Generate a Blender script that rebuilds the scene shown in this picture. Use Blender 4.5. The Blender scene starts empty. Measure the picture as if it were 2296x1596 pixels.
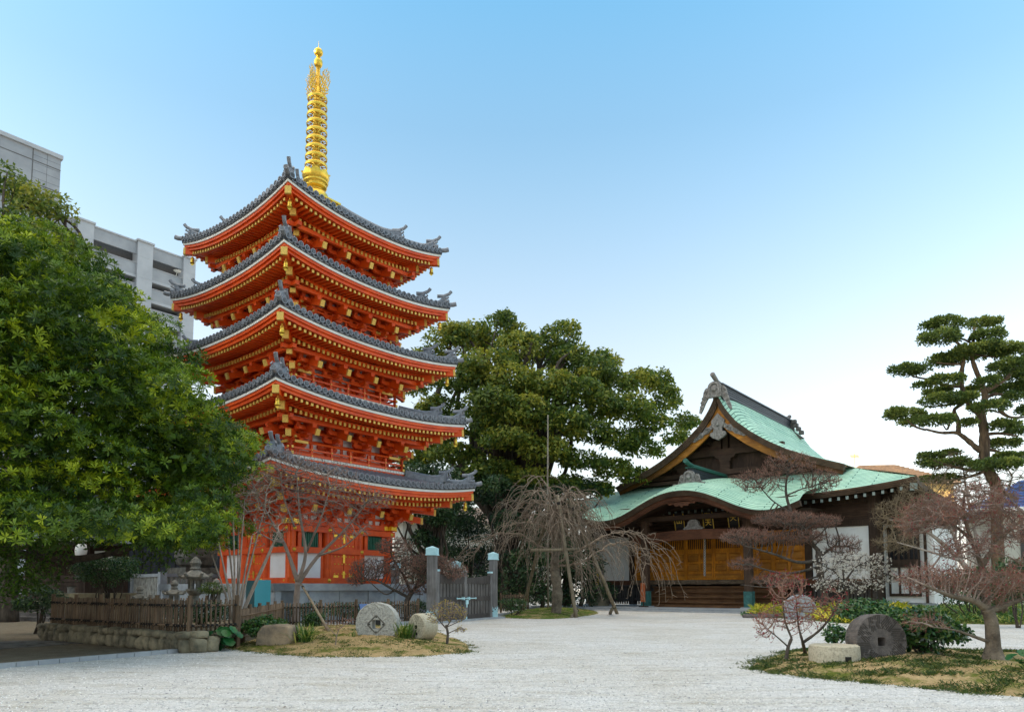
import bpy, math, random
import numpy as np
from math import radians as RAD, sin, cos, pi

# ------------------------------------------------------------------ camera, sky, sun, exposure
C = bpy.context.scene
COL = C.collection
EYE = 1.25
TILT = RAD(4.5)
cam = bpy.data.cameras.new('camera')
cam.sensor_width = 36.0
cam.lens = 1620.0 / 2296.0 * 36.0
cam.shift_y = (1190.5 - 798.0) / 2296.0
cam.clip_start = 0.1
cam.clip_end = 3000.0
cam_o = bpy.data.objects.new('camera', cam)
cam_o.location = (0, 0, EYE)
cam_o.rotation_euler = (RAD(90) + TILT, 0, 0)
COL.objects.link(cam_o)
C.camera = cam_o

SUN_EL = RAD(14.0)
SUN_TO = np.array([-0.985, -0.17])            # horizontal direction towards the sun: low, behind the tall blocks on the left
world = bpy.data.worlds.new('World')
C.world = world
world.use_nodes = True
wn = world.node_tree
bg = wn.nodes['Background']
sky = wn.nodes.new('ShaderNodeTexSky')
sky.sky_type = 'NISHITA'
sky.sun_disc = False
sky.sun_elevation = SUN_EL
sky.sun_rotation = math.atan2(SUN_TO[0], SUN_TO[1])
sky.altitude = 0
sky.air_density = 1.0
sky.dust_density = 1.0
sky.ozone_density = 1.0
hs = wn.nodes.new('ShaderNodeHueSaturation')
geo = wn.nodes.new('ShaderNodeTexCoord'); sxyz = wn.nodes.new('ShaderNodeSeparateXYZ')
wn.links.new(geo.outputs['Generated'], sxyz.inputs[0])
sr = wn.nodes.new('ShaderNodeValToRGB'); wn.links.new(sxyz.outputs[2], sr.inputs[0])
SKY_SAT = [(0.0, 0.25), (0.12, 0.40), (0.30, 0.70), (0.69, 1.30), (0.88, 0.18), (1.0, 0.1)]
for _ in range(4): sr.color_ramp.elements.new(0.5)
for e_, (p_, v_) in zip(sr.color_ramp.elements, SKY_SAT): e_.position = p_; e_.color = (v_ / 2, v_ / 2, v_ / 2, 1)
m2 = wn.nodes.new('ShaderNodeMath'); m2.operation = 'MULTIPLY'; m2.inputs[1].default_value = 2.0
wn.links.new(sr.outputs[0], m2.inputs[0]); wn.links.new(m2.outputs[0], hs.inputs['Saturation'])
hs.inputs['Hue'].default_value = 0.49
vr = wn.nodes.new('ShaderNodeValToRGB'); wn.links.new(sxyz.outputs[2], vr.inputs[0])
for _ in range(3): vr.color_ramp.elements.new(0.5)
SKY_TINT = [(0.0, (.43, .435, .43)), (0.30, (.61, .57, .555)), (0.55, (.68, .70, .67)), (0.69, (.86, .89, .82)), (0.92, (2.85, 2.45, 1.98))]  # overhead sky, above the frame, brightened and warmed to lift the shade
for e_, (p_, v_) in zip(vr.color_ramp.elements, SKY_TINT): e_.position = p_; e_.color = (v_[0] / 3, v_[1] / 3, v_[2] / 3, 1)
wn.links.new(sky.outputs[0], hs.inputs['Color'])
tm = wn.nodes.new('ShaderNodeVectorMath'); tm.operation = 'MULTIPLY'; tm2 = wn.nodes.new('ShaderNodeVectorMath'); tm2.operation = 'SCALE'; tm2.inputs['Scale'].default_value = 3.0
wn.links.new(hs.outputs[0], tm.inputs[0]); wn.links.new(vr.outputs[0], tm.inputs[1]); wn.links.new(tm.outputs[0], tm2.inputs[0])
wn.links.new(tm2.outputs[0], bg.inputs[0])
bg.inputs[1].default_value = 0.15
sun = bpy.data.lights.new('sun', 'SUN')
sun.energy = 3.2
sun.angle = RAD(0.5)
sun.color = (1.0, 0.80, 0.52)
sun_o = bpy.data.objects.new('sun', sun)
sd = np.array([SUN_TO[0] * cos(SUN_EL), SUN_TO[1] * cos(SUN_EL), sin(SUN_EL)])
import mathutils
sun_o.rotation_euler = mathutils.Vector(sd).to_track_quat('Z', 'Y').to_euler()
sun_o.location = (-60, 10, 60)
COL.objects.link(sun_o)
C.view_settings.view_transform = 'Standard'
C.view_settings.look = 'None'
C.view_settings.exposure = 2.1
C.view_settings.gamma = 1.0
C.render.engine = 'CYCLES'
C.cycles.use_denoising = True
C.cycles.max_bounces = 6
C.cycles.transparent_max_bounces = 4

rng = np.random.default_rng(7)
random.seed(7)

# ------------------------------------------------------------------ survey helpers (a sight line through the camera meets ground or a distance)
_c, _s = cos(TILT), sin(TILT)
def ray(px, py):
    v = (1190.5 - py) / 1620.0
    return np.array([(px - 1148.0) / 1620.0, _c - v * _s, _s + v * _c])
def G(px, py, z=0.0):
    d = ray(px, py); k = (z - EYE) / d[2]
    return np.array([d[0] * k, d[1] * k, z])
def PD(px, py, D):
    d = ray(px, py); k = D / d[1]
    return np.array([d[0] * k, D, EYE + d[2] * k])

AZ = RAD(39.33)
R2 = np.array([sin(AZ), cos(AZ)])            # the temple grid: one axis runs away to the right
L2 = np.array([-cos(AZ), sin(AZ)])           # the other away to the left
ROT_P = math.atan2(R2[1], R2[0])
ROT_H = math.atan2(-L2[1], -L2[0])

# ------------------------------------------------------------------ scene-graph helpers
def thing(name, label, cat, loc=(0, 0, 0), rz=0.0, group=None):
    o = bpy.data.objects.new(name, None)
    o.empty_display_size = 0.2
    COL.objects.link(o)
    o.location = tuple(loc); o.rotation_euler = (0, 0, rz)
    o['label'] = label; o['category'] = cat
    if group: o['group'] = group
    return o
def tag(o, label, cat, group=None):
    o['label'] = label; o['category'] = cat
    if group: o['group'] = group
    return o
def struct(o, kind='structure', label=None, cat=None):
    o['kind'] = kind
    if label: o['label'] = label
    if cat: o['category'] = cat
    return o
def dup(root, loc, rz, label=None):
    r = root.copy(); COL.objects.link(r)
    r.location = tuple(loc); r.rotation_euler = (0, 0, rz)
    if label: r['label'] = label
    for ch in list(root.children):
        c_ = ch.copy(); COL.objects.link(c_); c_.parent = r
        for g in list(ch.children):
            d_ = g.copy(); COL.objects.link(d_); d_.parent = c_
    return r

def nrm(v):
    v = np.asarray(v, float)
    return v / (np.linalg.norm(v, axis=-1, keepdims=True) + 1e-12)

class MB:
    """collects vertices and faces, links them as one mesh object"""
    def __init__(self):
        self.V = []; self.F = []; self.MI = []; self.n = 0; self.UV = []
    def add(self, V, F, mi=0, uv=None):
        V = np.asarray(V, float).reshape(-1, 3)
        self.V.append(V)
        for f in F: self.F.append(tuple(int(i) + self.n for i in f)); self.MI.append(mi)
        self.UV.append(np.zeros((len(V), 2)) if uv is None else np.asarray(uv, float).reshape(-1, 2))
        self.n += len(V)
        return self
    def hexa(self, P, mi=0):
        return self.add(P, [(0, 3, 2, 1), (4, 5, 6, 7), (0, 1, 5, 4), (1, 2, 6, 5), (2, 3, 7, 6), (3, 0, 4, 7)], mi)
    def box(self, x0, x1, y0, y1, z0, z1, mi=0):
        return self.hexa([(x0, y0, z0), (x1, y0, z0), (x1, y1, z0), (x0, y1, z0), (x0, y0, z1), (x1, y0, z1), (x1, y1, z1), (x0, y1, z1)], mi)
    def cbox(self, c, s, mi=0, rz=0.0):
        a = np.array([(-1, -1, -1), (1, -1, -1), (1, 1, -1), (-1, 1, -1), (-1, -1, 1), (1, -1, 1), (1, 1, 1), (-1, 1, 1)]) * np.asarray(s, float) / 2
        if rz:
            q = a.copy(); a[:, 0] = q[:, 0] * cos(rz) - q[:, 1] * sin(rz); a[:, 1] = q[:, 0] * sin(rz) + q[:, 1] * cos(rz)
        return self.hexa(a + np.asarray(c, float), mi)
    def beam(self, p0, p1, w, h, mi=0, up=(0, 0, 1), w1=None, h1=None):
        p0 = np.asarray(p0, float); p1 = np.asarray(p1, float)
        d = nrm(p1 - p0); s = np.cross(d, up)
        if np.linalg.norm(s) < 1e-6: s = np.cross(d, (1, 0, 0))
        s = nrm(s); t = np.cross(s, d)
        w1 = w if w1 is None else w1; h1 = h if h1 is None else h1
        P = [p0 - s * w / 2 - t * h / 2, p0 + s * w / 2 - t * h / 2, p1 + s * w1 / 2 - t * h1 / 2, p1 - s * w1 / 2 - t * h1 / 2,
             p0 - s * w / 2 + t * h / 2, p0 + s * w / 2 + t * h / 2, p1 + s * w1 / 2 + t * h1 / 2, p1 - s * w1 / 2 + t * h1 / 2]
        return self.hexa(P, mi)
    def tube(self, pts, rads, n=6, mi=0, cap=True):
        pts = np.asarray(pts, float); m = len(pts)
        rads = np.full(m, rads, float) if np.isscalar(rads) else np.asarray(rads, float)
        T = np.gradient(pts, axis=0); T = nrm(T)
        ref = np.array([0, 0, 1.0]) if abs(T[0][2]) < 0.9 else np.array([1.0, 0, 0])
        V = []
        for i in range(m):
            s = np.cross(T[i], ref)
            if np.linalg.norm(s) < 1e-3: s = np.cross(T[i], (0.3, 1, 0))
            s = nrm(s); t = np.cross(s, T[i]); ref = t
            a = np.arange(n) * 2 * pi / n
            V.append(pts[i] + rads[i] * (np.cos(a)[:, None] * s + np.sin(a)[:, None] * t))
        V = np.concatenate(V)
        F = [(i * n + k, i * n + (k + 1) % n, (i + 1) * n + (k + 1) % n, (i + 1) * n + k) for i in range(m - 1) for k in range(n)]
        if cap: F += [tuple(range(n))[::-1], tuple(range((m - 1) * n, m * n))]
        return self.add(V, F, mi)
    def lathe(self, prof, n=16, c=(0, 0, 0), mi=0, cap=True, a0=0.0):
        prof = np.asarray(prof, float); m = len(prof)
        a = a0 + np.arange(n) * 2 * pi / n
        V = np.stack([np.outer(prof[:, 0], np.cos(a)), np.outer(prof[:, 0], np.sin(a)), np.repeat(prof[:, 1:2], n, 1)], -1).reshape(-1, 3) + np.asarray(c, float)
        F = [(i * n + k, i * n + (k + 1) % n, (i + 1) * n + (k + 1) % n, (i + 1) * n + k) for i in range(m - 1) for k in range(n)]
        if cap: F += [tuple(range(n))[::-1], tuple(range((m - 1) * n, m * n))]
        return self.add(V, F, mi)
    def cyl(self, p0, p1, r, n=12, mi=0, r1=None):
        return self.tube([p0, p1], [r, r if r1 is None else r1], n, mi)
    def prism(self, poly, o, ex, ey, en, depth, mi=0):
        """closed 2-D polygon in the frame (ex, ey) at o, extruded along en"""
        poly = np.asarray(poly, float); k = len(poly)
        o, ex, ey, en = [np.asarray(q, float) for q in (o, ex, ey, en)]
        A = o + poly[:, :1] * ex + poly[:, 1:] * ey; B = A + en * depth
        F = [tuple(range(k)), tuple(range(2 * k - 1, k - 1, -1))] + [(i, i + k, (i + 1) % k + k, (i + 1) % k) for i in range(k)]
        return self.add(np.concatenate([A, B]), F, mi)
    def strip(self, top, bot, thick_vec, mi=0):
        """a band between two polylines with a thickness"""
        top = np.asarray(top, float); bot = np.asarray(bot, float); m = len(top); t = np.asarray(thick_vec, float)
        V = np.concatenate([top, bot, top + t, bot + t])
        F = []
        for i in range(m - 1):
            F += [(i, i + 1, m + i + 1, m + i), (2 * m + i, 3 * m + i, 3 * m + i + 1, 2 * m + i + 1),
                  (i, 2 * m + i, 2 * m + i + 1, i + 1), (m + i, m + i + 1, 3 * m + i + 1, 3 * m + i)]
        F += [(0, m, 3 * m, 2 * m), (m - 1, 3 * m - 1, 4 * m - 1, 2 * m - 1)]
        return self.add(V, F, mi)
    def grid(self, P, mi=0, uv=None, flip=False):
        P = np.asarray(P, float); a, b = P.shape[:2]
        F = [(i * b + j, i * b + j + 1, (i + 1) * b + j + 1, (i + 1) * b + j) for i in range(a - 1) for j in range(b - 1)]
        if flip: F = [f[::-1] for f in F]
        return self.add(P.reshape(-1, 3), F, mi, None if uv is None else np.asarray(uv).reshape(-1, 2))
    def rot4(self, sub, which=(0, 1, 2, 3)):
        V = np.concatenate(sub.V); UV = np.concatenate(sub.UV)
        for k in which:
            a = k * pi / 2; W = V.copy()
            W[:, 0] = V[:, 0] * cos(a) - V[:, 1] * sin(a); W[:, 1] = V[:, 0] * sin(a) + V[:, 1] * cos(a)
            n0 = self.n
            self.V.append(W); self.UV.append(UV); self.n += len(W)
            self.F += [tuple(i + n0 for i in f) for f in sub.F]; self.MI += sub.MI
        return self
    def build(self, name, mats, parent=None, smooth=False, uv=False, recalc=False):
        me = bpy.data.meshes.new(name)
        me.from_pydata(np.concatenate(self.V).tolist() if self.V else [], [], self.F)
        if not isinstance(mats, (list, tuple)): mats = [mats]
        for m in mats: me.materials.append(m)
        if len(mats) > 1: me.polygons.foreach_set('material_index', self.MI)
        if smooth:
            me.polygons.foreach_set('use_smooth', [True] * len(me.polygons))
        if uv:
            U = np.concatenate(self.UV); lay = me.uv_layers.new(name='UVMap')
            idx = np.zeros(len(me.loops), dtype=np.int64); me.loops.foreach_get('vertex_index', idx)
            lay.data.foreach_set('uv', U[idx].ravel())
        me.update()
        o = bpy.data.objects.new(name, me); COL.objects.link(o)
        if parent is not None: o.parent = parent
        return o

def quads_obj(name, V, mat, parent=None, tone=None, tri=False):
    """V (n, k, 3): n separate k-gons as one mesh (k = 3 or 4), with a per-face value for leaf colour"""
    n, k = V.shape[:2]
    me = bpy.data.meshes.new(name)
    me.vertices.add(n * k); me.vertices.foreach_set('co', V.astype(np.float32).ravel())
    me.loops.add(n * k); me.loops.foreach_set('vertex_index', np.arange(n * k, dtype=np.int32))
    me.polygons.add(n)
    me.polygons.foreach_set('loop_start', np.arange(0, n * k, k, dtype=np.int32))
    me.polygons.foreach_set('loop_total', np.full(n, k, dtype=np.int32))
    me.materials.append(mat)
    if tone is not None:
        at = me.attributes.new('tone', 'FLOAT', 'FACE'); at.data.foreach_set('value', np.asarray(tone, np.float32))
    me.update(calc_edges=True)
    o = bpy.data.objects.new(name, me); COL.objects.link(o)
    if parent is not None: o.parent = parent
    return o

def segs_obj(name, segs, mat, parent=None, n=4, smooth=True):
    """segs: list of arrays (p0, p1, r0, r1): tapered bars for branches and twigs, one mesh"""
    P0 = np.concatenate([s[0] for s in segs]); P1 = np.concatenate([s[1] for s in segs])
    A = np.concatenate([s[2] for s in segs]); B = np.concatenate([s[3] for s in segs])
    m = len(P0)
    d = nrm(P1 - P0); ref = np.where(np.abs(d[:, 2:3]) < 0.9, np.array([[0, 0, 1.0]]), np.array([[1.0, 0, 0]]))
    s = nrm(np.cross(d, ref)); t = np.cross(s, d)
    a = np.arange(n) * 2 * pi / n
    ring = np.cos(a)[None, :, None] * s[:, None] + np.sin(a)[None, :, None] * t[:, None]
    V = np.concatenate([P0[:, None] + ring * A[:, None, None], P1[:, None] + ring * B[:, None, None]], 1).reshape(-1, 3)
    base = (np.arange(m) * 2 * n)[:, None]
    k = np.arange(n)
    f = np.stack([k, (k + 1) % n, (k + 1) % n + n, k + n], -1).reshape(1, -1)
    idx = (base[:, :, None] * 0 + base[:, :, None] + f.reshape(1, n, 4)).reshape(-1)
    nf = m * n
    me = bpy.data.meshes.new(name)
    me.vertices.add(len(V)); me.vertices.foreach_set('co', V.astype(np.float32).ravel())
    me.loops.add(nf * 4); me.loops.foreach_set('vertex_index', idx.astype(np.int32))
    me.polygons.add(nf)
    me.polygons.foreach_set('loop_start', np.arange(0, nf * 4, 4, dtype=np.int32))
    me.polygons.foreach_set('loop_total', np.full(nf, 4, dtype=np.int32))
    if smooth: me.polygons.foreach_set('use_smooth', np.ones(nf, dtype=bool))
    me.materials.append(mat); me.update(calc_edges=True)
    o = bpy.data.objects.new(name, me); COL.objects.link(o)
    if parent is not None: o.parent = parent
    return o

# ------------------------------------------------------------------ materials
def _new(name):
    m = bpy.data.materials.new(name); m.use_nodes = True
    nt = m.node_tree; p = nt.nodes['Principled BSDF']
    return m, nt, p
def _nz(nt, scale, detail=4, rough=0.6, vec=None, stretch=None, coord='Object'):
    t = nt.nodes.new('ShaderNodeTexNoise'); t.inputs['Scale'].default_value = scale
    t.inputs['Detail'].default_value = detail; t.inputs['Roughness'].default_value = rough
    tc = nt.nodes.new('ShaderNodeTexCoord'); src = tc.outputs[coord]
    if stretch is not None:
        mp = nt.nodes.new('ShaderNodeMapping'); mp.inputs['Scale'].default_value = stretch
        nt.links.new(src, mp.inputs[0]); src = mp.outputs[0]
    nt.links.new(src, t.inputs['Vector'])
    return t
def _ramp(nt, src, stops):
    r = nt.nodes.new('ShaderNodeValToRGB')
    e = r.color_ramp.elements
    while len(e) < len(stops): e.new(0.5)
    for q, (p, c_) in zip(e, stops): q.position = p; q.color = (*c_, 1)
    nt.links.new(src, r.inputs[0]); return r
def _mix(nt, f, a, b, mode='MIX'):
    x = nt.nodes.new('ShaderNodeMix'); x.data_type = 'RGBA'; x.blend_type = mode
    for s, v in ((0, f), (6, a), (7, b)):
        if hasattr(v, 'is_linked'): nt.links.new(v, x.inputs[s])
        else: x.inputs[s].default_value = v if s == 0 else (*v, 1)
    return x.outputs[2]
def _bump(nt, p, src, strength, dist=0.02):
    b = nt.nodes.new('ShaderNodeBump'); b.inputs['Strength'].default_value = strength; b.inputs['Distance'].default_value = dist
    nt.links.new(src, b.inputs['Height']); nt.links.new(b.outputs[0], p.inputs['Normal']); return b

def mat(name, col, rough=0.7, col2=None, scale=6.0, bump=0.0, bscale=40.0, metal=0.0, spec=0.4, stretch=None, lo=0.35, hi=0.65, bdist=0.02):
    m, nt, p = _new(name)
    p.inputs['Roughness'].default_value = rough; p.inputs['Metallic'].default_value = metal
    p.inputs['Specular IOR Level'].default_value = spec
    if col2 is None: col2 = tuple(c_ * 0.78 for c_ in col)
    n = _nz(nt, scale, 5, 0.65, stretch=stretch)
    r = _ramp(nt, n.outputs[0], [(lo, col2), (hi, col)])
    nt.links.new(r.outputs[0], p.inputs['Base Color'])
    if bump:
        b = _nz(nt, bscale, 4, 0.7, stretch=stretch); _bump(nt, p, b.outputs[0], bump, bdist)
    return m

def wood(name, col, col2, axis='Z', rough=0.75, scale=9.0, bump=0.25):
    st = {'X': (0.12, 1.6, 1.6), 'Y': (1.6, 0.12, 1.6), 'Z': (1.6, 1.6, 0.12)}[axis]
    m, nt, p = _new(name); p.inputs['Roughness'].default_value = rough; p.inputs['Specular IOR Level'].default_value = 0.25
    n = _nz(nt, scale, 8, 0.7, stretch=st); n2 = _nz(nt, 1.3, 3, 0.6)
    r = _ramp(nt, n.outputs[0], [(0.3, col2), (0.68, col)])
    dk = _ramp(nt, n2.outputs[0], [(0.35, (0.62, 0.6, 0.58)), (0.65, (1, 1, 1))])
    nt.links.new(_mix(nt, 1.0, r.outputs[0], dk.outputs[0], 'MULTIPLY'), p.inputs['Base Color'])
    _bump(nt, p, n.outputs[0], bump, 0.01)
    return m

def leaf_mat(name, dark, mid, light, rough=0.45, trans=0.25, spec=0.4):
    m, nt, p = _new(name)
    at = nt.nodes.new('ShaderNodeAttribute'); at.attribute_name = 'tone'
    r = _ramp(nt, at.outputs['Fac'], [(0.0, dark), (0.55, mid), (1.0, light)])
    nt.links.new(r.outputs[0], p.inputs['Base Color'])
    p.inputs['Roughness'].default_value = rough; p.inputs['Specular IOR Level'].default_value = spec
    tr = nt.nodes.new('ShaderNodeBsdfTranslucent'); nt.links.new(r.outputs[0], tr.inputs[0])
    mx = nt.nodes.new('ShaderNodeMixShader'); mx.inputs[0].default_value = trans
    nt.links.new(p.outputs[0], mx.inputs[1]); nt.links.new(tr.outputs[0], mx.inputs[2])
    nt.links.new(mx.outputs[0], nt.nodes['Material Output'].inputs[0])
    return m

RED = mat('vermilion_paint', (0.82, 0.105, 0.006), 0.45, (0.62, 0.062, 0.005), 1.7, 0.04, 30, spec=0.35)
GOLD = mat('gold_leaf', (0.86, 0.58, 0.09), 0.36, (0.72, 0.45, 0.05), 10.0, 0.10, 60, metal=0.85)
GOLDP = mat('gold_plate', (0.86, 0.55, 0.12), 0.40, (0.52, 0.31, 0.05), 60.0, 0.2, 90, metal=0.25, lo=0.42, hi=0.56)
WHITE = mat('white_plaster', (0.80, 0.79, 0.76), 0.85, (0.74, 0.72, 0.68), 2.0, 0.05, 60)
WHITE2 = mat('white_paint', (0.82, 0.80, 0.74), 0.7, (0.70, 0.67, 0.58), 1.5)
TILE = mat('grey_roof_tile', (0.27, 0.285, 0.31), 0.38, (0.15, 0.16, 0.18), 7.0, 0.08, 50, spec=0.6)
TILE_D = mat('dark_tile_edge', (0.05, 0.056, 0.065), 0.5, (0.03, 0.033, 0.04), 7.0)
TILE_F = mat('tile_disc_face', (0.17, 0.18, 0.19), 0.5, (0.04, 0.045, 0.05), 42.0, 0.5, 42, lo=0.44, hi=0.56)
GREEN_P = mat('green_lattice', (0.012, 0.13, 0.075), 0.5, (0.01, 0.09, 0.05), 4.0)
GRANITE = mat('grey_granite', (0.36, 0.38, 0.39), 0.75, (0.27, 0.285, 0.30), 3.0, 0.15, 90)
GRANITE_L = mat('pale_granite', (0.46, 0.45, 0.40), 0.85, (0.20, 0.20, 0.185), 26.0, 0.6, 60, lo=0.30, hi=0.55)
GRANITE_Y = mat('yellow_granite', (0.50, 0.45, 0.33), 0.85, (0.30, 0.27, 0.20), 30.0, 0.6, 60, lo=0.30, hi=0.55)
BASALT = mat('dark_basalt', (0.15, 0.13, 0.115), 0.85, (0.075, 0.066, 0.06), 7.0, 0.6, 40)
OLDSTONE = mat('weathered_stone', (0.24, 0.225, 0.19), 0.9, (0.09, 0.085, 0.07), 4.0, 0.5, 30)
MOSSSTONE = mat('mossy_stone', (0.29, 0.25, 0.16), 0.9, (0.07, 0.065, 0.045), 2.2, 0.8, 16, bdist=0.05)
CEDAR = wood('dark_cedar', (0.085, 0.052, 0.034), (0.028, 0.018, 0.013), 'Z')
CEDAR_X = wood('dark_cedar_beam', (0.095, 0.055, 0.033), (0.03, 0.018, 0.012), 'X')
CEDAR_R = wood('red_brown_beam', (0.19, 0.075, 0.036), (0.075, 0.032, 0.018), 'X')
EAVEWOOD = wood('layered_eave_wood', (0.15, 0.095, 0.056), (0.055, 0.037, 0.025), 'X')
AMBER = wood('amber_cypress', (0.78, 0.31, 0.020), (0.48, 0.16, 0.011), 'Z', 0.5, 7.0, 0.1)
AMBER_X = wood('amber_cypress_board', (0.66, 0.28, 0.03), (0.34, 0.125, 0.016), 'X', 0.5, 7.0, 0.1)
STEPW = wood('worn_step_wood', (0.24, 0.115, 0.045), (0.085, 0.042, 0.022), 'X')
LOGW = wood('weathered_edge_wood', (0.30, 0.21, 0.13), (0.06, 0.042, 0.03), 'X', 0.9, 14.0, 0.8)
GREYW = wood('silvered_gate_wood', (0.27, 0.26, 0.25), (0.13, 0.12, 0.115), 'Z')
GREYW_D = wood('dark_gate_wood', (0.115, 0.10, 0.09), (0.05, 0.043, 0.04), 'Z')
BAMBOO = wood('aged_bamboo', (0.27, 0.185, 0.115), (0.07, 0.047, 0.032), 'Z')
BAMBOO_G = wood('pale_bamboo', (0.40, 0.36, 0.29), (0.20, 0.18, 0.14), 'Z')
PROPW = wood('prop_pole_wood', (0.34, 0.28, 0.19), (0.15, 0.12, 0.075), 'Z')
CARVED = mat('carved_grey_wood', (0.33, 0.31, 0.28), 0.85, (0.13, 0.115, 0.10), 8.0, 0.5, 25)
COPCAP = mat('patina_cap', (0.50, 0.74, 0.76), 0.55, (0.38, 0.62, 0.66), 5.0)
COPDK = mat('patina_boot', (0.06, 0.20, 0.18), 0.6, (0.035, 0.11, 0.10), 6.0, 0.2, 20)
CORD = mat('black_cord', (0.02, 0.018, 0.016), 0.9)
CONC = mat('fair_concrete', (0.40, 0.41, 0.42), 0.9, (0.30, 0.31, 0.325), 0.35, 0.05, 5)
CONC_L = mat('pale_concrete', (0.50, 0.51, 0.52), 0.9, (0.40, 0.41, 0.425), 0.3)
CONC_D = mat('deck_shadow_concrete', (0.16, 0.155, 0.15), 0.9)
DARKWALL = mat('charcoal_cladding', (0.035, 0.04, 0.05), 0.6, (0.025, 0.028, 0.035), 1.0)
TEALP = mat('teal_panel', (0.05, 0.36, 0.42), 0.35, (0.045, 0.32, 0.38), 1.0)
TEALD = mat('deep_teal_panel', (0.018, 0.085, 0.095), 0.35, (0.016, 0.075, 0.085), 1.0)
BLUEP = mat('blue_sign_panel', (0.035, 0.12, 0.30), 0.35, (0.03, 0.10, 0.26), 1.0)
BLACK = mat('black_lacquer', (0.012, 0.011, 0.011), 0.35)
GOLDT = mat('gold_lettering', (0.80, 0.52, 0.06), 0.45, (0.7, 0.44, 0.05), 5.0)
GLASSD = mat('dark_window', (0.012, 0.014, 0.018), 0.12, (0.012, 0.014, 0.018), 1.0, spec=0.6)
REDPL = mat('orange_red_plastic', (0.75, 0.06, 0.02), 0.45)
SUN_OCHRE = mat('sunlit_ochre_render', (0.82, 0.56, 0.22), 0.9, (0.74, 0.50, 0.19), 1.0)  # ochre wall colour that also carries the golden low sunlight
BROWNTILE = mat('brown_house_tile', (0.30, 0.20, 0.13), 0.7, (0.16, 0.115, 0.09), 2.0)
BLUETILE = mat('blue_house_tile', (0.07, 0.14, 0.36), 0.4, (0.045, 0.09, 0.25), 3.0)
CREAM = mat('cream_render', (0.62, 0.58, 0.48), 0.9, (0.55, 0.51, 0.42), 1.0)
BARK = mat('dark_bark', (0.10, 0.077, 0.055), 0.95, (0.035, 0.027, 0.02), 5.0, 0.9, 16, stretch=(1.5, 1.5, 0.4), bdist=0.05)
BARK_T = mat('tan_bark', (0.22, 0.15, 0.085), 0.95, (0.07, 0.047, 0.03), 5.0, 0.9, 16, stretch=(1.5, 1.5, 0.3), bdist=0.05)
BARK_L = mat('lichen_bark', (0.23, 0.185, 0.13), 0.95, (0.085, 0.065, 0.045), 4.0, 0.9, 18, bdist=0.04)
BARK_P = mat('pale_smooth_bark', (0.42, 0.35, 0.285), 0.85, (0.25, 0.20, 0.16), 5.0, 0.3, 18)
TWIG_R = mat('reddish_twig', (0.32, 0.165, 0.115), 0.8, (0.17, 0.105, 0.075), 2.0)
TWIG_D = mat('dark_plum_wood', (0.125, 0.10, 0.078), 0.9, (0.05, 0.04, 0.031), 6.0, 0.6, 25)
TWIG_G = mat('grey_brown_twig', (0.30, 0.23, 0.185), 0.85, (0.17, 0.13, 0.105), 3.0)
TWIG_O = mat('olive_twig', (0.24, 0.185, 0.11), 0.85, (0.15, 0.11, 0.065), 2.0)
CHERRYT = mat('cherry_twig', (0.31, 0.235, 0.165), 0.85, (0.17, 0.125, 0.09), 3.0)
BUD_C = mat('crimson_bud', (0.35, 0.015, 0.04), 0.7)
BUD_P = mat('pink_bud', (0.50, 0.17, 0.13), 0.7)
BUD_Y = mat('yellow_bud', (0.55, 0.42, 0.09), 0.7)
PETAL = mat('white_petal', (0.80, 0.76, 0.68), 0.8)
SEEDH = mat('dry_seed_head', (0.36, 0.29, 0.19), 0.9)
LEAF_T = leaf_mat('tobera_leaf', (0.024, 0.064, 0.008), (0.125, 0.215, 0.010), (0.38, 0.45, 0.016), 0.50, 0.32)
LEAF_C = leaf_mat('camphor_leaf', (0.045, 0.090, 0.015), (0.14, 0.20, 0.028), (0.34, 0.33, 0.04), 0.55, 0.45)
LEAF_D = leaf_mat('dark_understorey_leaf', (0.014, 0.040, 0.014), (0.035, 0.080, 0.026), (0.08, 0.13, 0.035), 0.45, 0.2)
LEAF_N = leaf_mat('pine_needle', (0.036, 0.075, 0.018), (0.11, 0.165, 0.030), (0.27, 0.30, 0.05), 0.6, 0.35)
LEAF_B = leaf_mat('glossy_shrub_leaf', (0.012, 0.052, 0.014), (0.040, 0.12, 0.025), (0.15, 0.23, 0.045), 0.32, 0.25, 0.55)
LEAF_Y = leaf_mat('yellow_green_blade', (0.12, 0.19, 0.012), (0.38, 0.42, 0.02), (0.85, 0.68, 0.07), 0.5, 0.35)
LEAF_I = leaf_mat('striped_blade', (0.035, 0.09, 0.018), (0.10, 0.20, 0.03), (0.42, 0.42, 0.11), 0.45, 0.3)
LEAF_F = leaf_mat('broad_green_leaf', (0.012, 0.085, 0.022), (0.025, 0.14, 0.03), (0.05, 0.20, 0.04), 0.35, 0.25)
GRASS = leaf_mat('moss_blade', (0.03, 0.06, 0.012), (0.075, 0.12, 0.02), (0.22, 0.21, 0.05), 0.7, 0.3)

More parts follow.
